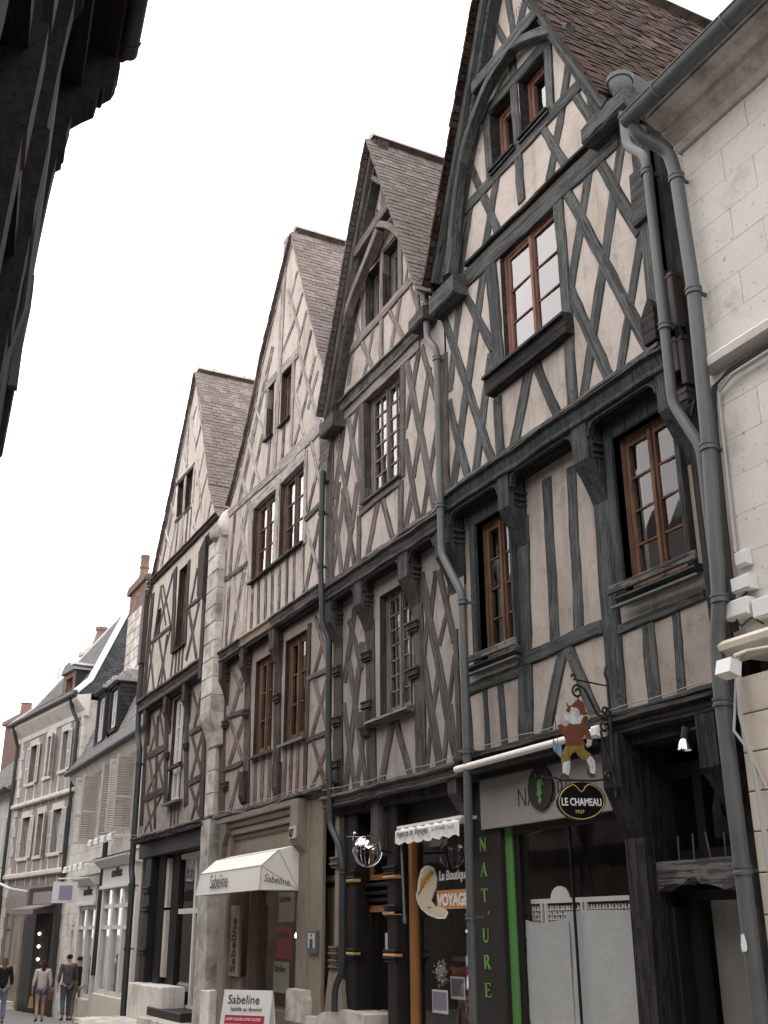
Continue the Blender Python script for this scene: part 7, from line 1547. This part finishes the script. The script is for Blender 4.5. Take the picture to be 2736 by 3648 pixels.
# ---- last house and its brick chimney
LH = rotated_root('slate_house', (-37.3, 1.75, -.8), ANG, 'last grey house at the left edge with slate roof and white shutter', 'house')
bx('wall', 'stone_far', LH, -16, -8.05, -.02, 6, -.6, Zl(6.85)); MB().prism([(-.35, Zl(6.85)), (2.6, Zl(9.6)), (6, Zl(6.9))], 'x', -16, -8.05).build('roof', 'slate', LH); plane_slates(LH, (-16, -.36, Zl(6.86)), (-8.05, -.36, Zl(6.86)), (-8.05, 2.6, Zl(9.61)), (-16, 2.6, Zl(9.61)), 'slate', 26)
bx('ridge_flashing', 'zinc_pale', LH, -16, -8.05, 2.4, 2.8, Zl(9.55), Zl(9.75)); MB().tube([(-16, -.44, Zl(6.85)), (-8.1, -.44, Zl(6.85))], .09, 8).build('gutter', 'zinc_dark', LH); bx('string_course', 'stone_far', LH, -16, -8.05, -.12, .02, Zl(3.4), Zl(3.6), .02)
shutter(LH, -8.45, -.06, Zl(3.97), Zl(5.9), .5, 0, 'shutter_white', -1); shutter(LH, -9.5, -.06, Zl(3.97), Zl(5.9), .5, 0, 'shutter_white', -1); bx('shopfront', 'slate_dark', LH, -12, -8.1, -.06, 0, -.2, Zl(2.9))
BC = thing('brick_chimney', (-54, 5, 7), 'orange-red brick chimney with clay pot at the far left', 'chimney')
MB().box(-18.1, -15.5, 2.0, 3.0, 7.5, 11.0).build('stack', 'brick', BC, matrix=G_); MB().box(-18.25, -15.35, 1.85, 3.1, 11.0, 11.2).build('cap', 'brick', BC, matrix=G_); MB().lathe([(.3, 0), (.25, .7), (.3, .75)], (-16.7, 2.5, 11.2), 10).build('chimney_pot', 'pot', BC, matrix=G_)
m = MB(); m.tube([(-13.8, 3, 9.5), (-13.8, 3, 13.2)], .025, 5); m.tube([(-15.2, 3, 13.1), (-12.8, 3, 13.15)], .012, 4)
for k in range(5): m.tube([(-15+.5*k, 2.8, 13.1), (-15+.5*k, 3.2, 13.1)], .008, 4)
tag(m.build('roof_aerial', 'zinc_dark', None, matrix=G_), 'thin rooftop aerial against the white sky at left', 'aerial')

# ================================================================== dark jettied house on the left, seen along its front
AZ = math.radians(6.5)
LL = rotated_root('jettied_house', (EYE.x, EYE.y, 0), -AZ, 'dark jettied timber house overhead at the upper left, seen along its front', 'house')
def ext(name, mat, prof, t0, t1): return MB().prism(prof, 'x', -t1, -t0).build(name, mat, LL)
ext('wall', 'backlit', [(-3, 0), (-.26, 0), (-.26, 2.3), (-3, 2.3)], -3, 4.92); ext('wall', 'backlit', [(-3, 2.3), (-.215, 2.3), (-.215, 4.18), (-3, 4.18)], -3, 4.92); ext('wall', 'backlit', [(-3, 4.18), (-.175, 4.18), (-.175, 5.81), (-3, 5.81)], -3, 4.92); ext('eave_wall', 'backlit', [(-3, 5.81), (.04, 5.9), (.06, 6.3), (-3, 6.3)], -3, 4.92)
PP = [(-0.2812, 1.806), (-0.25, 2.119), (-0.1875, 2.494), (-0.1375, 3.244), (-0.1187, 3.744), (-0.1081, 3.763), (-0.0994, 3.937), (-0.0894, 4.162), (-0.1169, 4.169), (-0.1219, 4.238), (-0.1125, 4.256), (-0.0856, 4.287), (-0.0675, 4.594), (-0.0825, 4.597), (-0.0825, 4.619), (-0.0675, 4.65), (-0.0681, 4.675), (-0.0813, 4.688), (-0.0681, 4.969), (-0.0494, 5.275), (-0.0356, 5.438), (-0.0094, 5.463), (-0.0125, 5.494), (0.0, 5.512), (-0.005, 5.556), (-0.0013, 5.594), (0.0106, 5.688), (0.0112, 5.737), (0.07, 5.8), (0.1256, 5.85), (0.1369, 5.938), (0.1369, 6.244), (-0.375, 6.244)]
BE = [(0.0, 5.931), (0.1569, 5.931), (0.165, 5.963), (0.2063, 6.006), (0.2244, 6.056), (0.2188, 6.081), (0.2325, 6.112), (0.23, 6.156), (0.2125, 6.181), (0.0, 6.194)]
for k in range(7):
    t = 5.0-k*1.1; m = MB().prism(PP, 'x', -t, -t+.17).build('bracket_post', 'backlit', LL); MB().prism(BE, 'x', -t-.006, -t+.14).build('carved_beam_end', 'backlit', m)
    if k: MB().prism([(-.19, 4.3), (-.165, 4.3), (-.165, 5.7), (-.19, 5.7)], 'x', -t-.5, -t-.42).build('stud', 'backlit', LL)
ext('eave_beam', 'backlit', [(-0.125, 6.194), (0.205, 6.181), (0.2138, 6.319), (-0.125, 6.369)], -3, 5.01); ext('jetty_beam', 'backlit', [(-0.3125, 4.025), (-0.1375, 4.056), (-0.1375, 4.213), (-0.3125, 4.213)], -3, 4.97); ext('jetty_beam', 'backlit', [(-0.5, 2.337), (-0.225, 2.369), (-0.225, 2.525), (-0.5, 2.525)], -3, 4.97); ext('rail', 'backlit', [(-0.25, 4.931), (-0.15, 4.931), (-0.15, 5.056), (-0.25, 5.056)], -3, 4.97)
ext('roof', 'tile4', [(0.3125, 6.4), (-2.1875, 8.869), (-4.375, 6.431), (-4.375, 6.306), (0.25, 6.338)], -3, 5.06)
g = MB(); vs = []
for x in (-5.0, 3.0):
    for k in range(9): a = math.pi*k/8; vs.append((x, .272+.056*math.cos(a), 6.369-.0625*math.sin(a)))
g.add(vs, [(k, k+1, 10+k, 9+k) for k in range(8)]+[tuple(range(9))])
for t in (4.9, 4.12, 3.3, 2.5): g.tube([(-t, .272+.060*math.cos(math.pi*k/8), 6.369-.066*math.sin(math.pi*k/8)) for k in range(9)], .005, 5)
g.build('gutter', 'zinc_dark', LL, smooth=True)
MB().tube([(-4.55, -.09, 5.85), (-4.55, -.09, 4.3), (-4.55, -.14, 4.05), (-4.55, -.2, 0)], .022, 8).build('drainpipe', 'zinc_dark', LL); bx('flat_strip', 'zinc_dark', LL, -4.77, -4.72, -.12, -.078, 4.0, 5.87)
# ================================================================== plain houses across the street (out of view; put in for pane reflections and shade on lower storeys)
def plain_house(x0, x1, zt, lab, wm, n):
    h = thing('rendered_house', ((x0+x1)/2, -8, 0), lab, 'house', 'rendered houses across the street'); hs_ = []
    w = (x1-x0)/n
    for k in range(n):
        for z0, z1 in ((3.6, 4.9), (5.8, 7.0)): hs_.append((x0+(k+.3)*w, x0+(k+.7)*w, z0, z1))
    bx('wall', wm, h, x0, x1, -14, -6.9, -1.2, zt)
    for a, b, c, d in hs_:
        wn_ = MB(); wn_.box(a-.1, b+.1, -6.9, -6.84, c-.1, c); wn_.box(a-.1, b+.1, -6.9, -6.84, d, d+.1); wn_.box(a-.1, a, -6.9, -6.84, c, d); wn_.box(b, b+.1, -6.9, -6.84, c, d); wn_.box((a+b)/2-.03, (a+b)/2+.03, -6.9, -6.85, c, d); wn_ = wn_.build('window', 'white_frame', h); MB().add([(a, -6.89, c), (b, -6.89, c), (b, -6.89, d), (a, -6.89, d)], [(0, 1, 2, 3)]).build('pane', 'sign_black', wn_)
    for k in range(n+1): bx('post', 'h1_brownz', h, x0+k*w-.1, x0+k*w+.1, -6.9, -6.82, 3.1, zt)
    bx('shop_beam', 'h4_dark', h, x0, x1, -6.9, -6.75, 2.8, 3.1); bx('shopfront', 'cream_dark', h, x0+.2, x1-.2, -6.9, -6.8, -.9, 2.8)
    MB().prism([(-6.4, zt-.05), (-10.6, zt+3.0), (-14.2, zt)], 'x', x0, x1).build('roof', 'tile3', h)
plain_house(-17.5, -6.3, 7.6, 'rendered house across the street, next to the dark jettied house', 'opp', 3); plain_house(-27.0, -17.6, 8.2, 'rendered house across the street, second from the dark jettied house', 'opp', 4); plain_house(-40, -27.1, 8.6, 'rendered house across the street, third from the dark jettied house', 'opp', 5); plain_house(-62, -40.1, 9.0, 'rendered house across the street, farthest from the dark jettied house', 'opp', 7); plain_house(4.2, 16, 8.0, 'rendered house across the street, behind the viewer on the near side of the jettied house', 'opp', 4)

# ================================================================== people walking away
def skin_obj(name, V, E, R, mat, parent, lev=2):
    me = bpy.data.meshes.new(name); me.from_pydata(V, E, []); me.update(); o = link(name, me, mat, None); o.parent = parent
    sk = o.modifiers.new('skin', 'SKIN'); sk.use_smooth_shade = True
    lay = me.skin_vertices[0].data
    for i, r_ in enumerate(R): lay[i].radius = (r_, r_) if not isinstance(r_, tuple) else r_; lay[i].use_root = (i == 0)
    ss = o.modifiers.new('sub', 'SUBSURF'); ss.levels = ss.render_levels = lev
    return o
def chain(V, E, R, start, pts):
    p = start
    for q, r_ in pts: V.append(q); R.append(r_); E.append((p, len(V)-1)); p = len(V)-1
    return p
def person(x, y, h, head, label, top, bottom, hair, step=.0, sleeves=1.0, legs='long', hair_len=0.0, turn=0.0, armsw=.0, wide=1.0):
    root = thing('person', (x, y, gz(x)+.02), label, 'person'); root.rotation_euler = (0, 0, head); root.scale = (h/1.72,)*3; LOCAL.add(root.name)
    skin_m = mat_paint('skin', (.42, .255, .19), .6, noise=.1, objvar=0)
    # body: pelvis, spine, neck, head, arms with hands, legs with feet (x right, y forward, z up)
    V = [(0, 0, .95)]; E = []; R = [(.135, .10)]
    ch = chain(V, E, R, 0, [((0, .005, 1.12), (.125, .09)), ((0, 0, 1.32), (.15, .10)), ((0, -.005, 1.43), (.10, .075))]); nk = chain(V, E, R, ch, [((0, .0, 1.49), .052), ((0, .01, 1.55), .06), ((turn*.01, .02, 1.62), (.075, .088)), ((turn*.012, .02, 1.70), .07)])
    AR = {}
    for s in (-1, 1):
        sw = armsw*s; sh_ = (s*.17*wide, 0, 1.41); el = (s*.235*wide, -.02+.10*sw, 1.14); wr = (s*.25*wide, .03+.22*sw, .90); ha = (s*.25*wide, .045+.25*sw, .83)
        w_ = chain(V, E, R, ch, [(sh_, .058), (el, .042), (wr, .030), (ha, (.022, .036))]); AR[s] = (sh_, el, wr, ha)
        for f_, l_ in ((-.028, .075), (-.009, .088), (.010, .083), (.028, .066)): chain(V, E, R, w_, [((ha[0]-s*.006, ha[1]+f_, ha[2]-.045), .010), ((ha[0]-s*.016, ha[1]+f_+.006, ha[2]-.02-l_), .008)])
        chain(V, E, R, w_-1, [((wr[0]-s*.01, wr[1]+.035, wr[2]-.045), .012), ((wr[0]-s*.016, wr[1]+.055, wr[2]-.085), .009)])
    LG = {}
    for s in (-1, 1):
        st = step*s; hp = (s*.088, 0, .91); kn = (s*.095, .05+.14*st, .50+.02*abs(st)); an = (s*.10, -.03+.24*st-(.10 if st < 0 else 0), .085+(.06 if st < 0 else 0)); to = (s*.112, an[1]+.15, .03+(.02 if st < 0 else 0))
        chain(V, E, R, 0, [(hp, .088), (kn, .055), ((an[0], (an[1]*2+kn[1])/3-.015, .27), .050), (an, .036), (to, (.038, .026))]); LG[s] = (hp, kn, an, to)
    skin_obj('body', V, E, R, skin_m, root)
    # shirt
    V = [(0, 0, .84)]; E = []; R = [(.165, .128)]; c = chain(V, E, R, 0, [((0, .0, 1.10), (.150, .115)), ((0, -.005, 1.32), (.178, .125)), ((0, -.008, 1.44), (.115, .088))])
    for s in (-1, 1):
        sh_, el, wr, ha = AR[s]; mid = tuple(a*(.45)+b*.55 for a, b in zip(sh_, el)); pts = [(sh_, .078), (mid, .062)]
        if sleeves > .5: pts += [(el, .056), (tuple(a*.3+b*.7 for a, b in zip(el, wr)), .046)]
        chain(V, E, R, c-1 if False else c, pts)
    skin_obj('shirt', V, E, R, top, root)
    V = [(0, 0, .97)]; E = []; R = [(.155, .118)]
    for s in (-1, 1):
        hp, kn, an, to = LG[s]; pts = [((hp[0], hp[1], .88), .107)]
        if legs == 'long': pts += [((kn[0], kn[1], kn[2]), .074), ((an[0], an[1], an[2]+.02), .062)]
        else: pts += [(tuple(a*.55+b*.45 for a, b in zip(hp, kn)), .098)]
        chain(V, E, R, 0, pts)
    skin_obj('trousers' if legs == 'long' else 'shorts', V, E, R, bottom, root)
    for s in (-1, 1):
        hp, kn, an, to = LG[s]; skin_obj('shoe', [(an[0], an[1]-.03, an[2]-.04), (to[0], to[1]-.05, to[2]+.01), (to[0], to[1]+.05, to[2]+.005)], [(0, 1), (1, 2)], [(.045, .045), (.046, .038), (.035, .022)], 'brown_metal', root, 1)
    V = [(0, -.005, 1.70)]; E = []; R = [(.082, .092)]; e = chain(V, E, R, 0, [((0, -.02, 1.63), (.086, .090))])
    if hair_len: chain(V, E, R, e, [((0, -.045, 1.52), (.078, .055)), ((0, -.075, 1.52-hair_len), (.07, .035))])
    else: chain(V, E, R, e, [((0, -.03, 1.575), (.066, .062))])
    skin_obj('hair', V, E, R, hair, root)
    nose = MB().lathe([(.012, -.02), (.016, 0), (.004, .035)], (turn*.01, .108, 1.615), 8).build('nose', skin_m, root); 
    for s in (-1, 1):
        MB().lathe([(.004, -.028), (.014, -.01), (.016, .012), (.004, .03)], (s*.078, .015, 1.61), 7).build('ear', skin_m, root); MB().lathe([(.002, -.004), (.009, 0), (.002, .004)], (s*.032, .104, 1.64), 8, 'y').build('eye', 'sign_black', root)
    MB().box(-.024, .024, .096, .106, 1.567, 1.577).build('mouth', 'red_print', root)
    return root, AR
def az_pos(az, r): a = math.radians(az); return (-r*math.cos(a), EYE.y+r*math.sin(a))
mats_ = {n: mat_paint(n, c, .9, noise=.2, scale=9, bmp=.3) for n, c in dict(pale_shirt=(.58, .54, .53), denim=(.10, .14, .22), blue_jeans=(.15, .21, .30), grey_jeans=(.075, .09, .105), black_tee=(.012, .012, .014), khaki=(.24, .195, .15), dark_hair=(.016, .013, .012), brown_hair=(.05, .028, .022), fair_hair=(.15, .09, .055), black_top=(.012, .012, .013)).items()}
camo = mat_paint('patterned_jacket', (.085, .085, .085), .9, noise=.95, scale=14)
HD = math.radians(88)
x, y = az_pos(10.15, 34.0); g_, ar = person(x, y, 1.60, HD, 'woman in pale shirt and denim shorts carrying shopping bags', mats_['pale_shirt'], mats_['denim'], mats_['brown_hair'], step=.35, legs='short', hair_len=.16, turn=1, armsw=-.15)
x, y = az_pos(11.30, 33.0); p2_, ar2 = person(x, y, 1.70, HD, 'person in dark patterned jacket and grey jeans with a strap across the back', camo, mats_['grey_jeans'], mats_['dark_hair'], step=.5, armsw=.2)
x, y = az_pos(11.78, 34.2); p3_, _ = person(x, y, 1.70, HD, 'person in black t-shirt and khaki trousers nearest the shopfronts', mats_['black_tee'], mats_['khaki'], mats_['brown_hair'], step=-.4, sleeves=.3, armsw=-.3)
x, y = az_pos(8.38, 32.4); p4_, _ = person(x, y, 1.64, HD, 'woman in black top and blue jeans at the left edge of the street', mats_['black_top'], mats_['blue_jeans'], mats_['fair_hair'], step=.3, hair_len=.22, armsw=.1)
def carried(root, name, mat, verts_mb, label, cat):
    o = verts_mb.build(name, mat, None); o.matrix_world = root.matrix_basis; tag(o, label, cat); return o
b = carried(g_, 'shopping_bag', mat_paint('kraft_paper', (.33, .22, .13), .9), MB().add([(-.33, -.10, .40), (-.33, .12, .40), (-.20, .12, .40), (-.20, -.10, .40), (-.30, -.08, .72), (-.30, .10, .72), (-.24, .10, .72), (-.24, -.08, .72)], [(0, 1, 2, 3), (0, 4, 5, 1), (1, 5, 6, 2), (2, 6, 7, 3), (3, 7, 4, 0)]), 'brown paper shopping bag held in the left hand of the woman in shorts', 'bag')
MB().tube([(-.27, -.06, .72), (-.26, .0, .82), (-.27, .08, .72)], .006, 5).build('handle', 'cable_white', b)
b = carried(g_, 'shoulder_bag', mat_paint('tan_leather', (.15, .075, .04), .6), MB().prism([(-.14, .62), (.10, .60), (.14, .72), (.10, .92), (-.06, .95), (-.15, .85)], 'x', .24, .34), 'tan leather shoulder bag at the right hip of the woman in shorts', 'bag')
MB().tube([(.27, .05, .93), (.20, .03, 1.2), (.15, -.02, 1.46), (.18, -.10, 1.3), (.27, -.08, .93)], .012, 6).build('strap', mat_flat('tan_strap', (.17, .07, .04)), b)
b = carried(p2_, 'messenger_bag', mat_paint('olive_canvas', (.11, .095, .045), .9), MB().prism([(-.12, .80), (.10, .78), (.12, 1.0), (-.10, 1.03)], 'x', .16, .27), 'olive messenger bag on the hip of the person in the patterned jacket', 'bag')
MB().tube([(.2, -.08, 1.02), (.05, -.145, 1.2), (-.12, -.09, 1.44), (-.12, .02, 1.46), (-.03, .13, 1.25), (.18, .1, 1.02)], .018, 6).build('strap', mat_flat('olive_strap', (.10, .085, .04)), b)
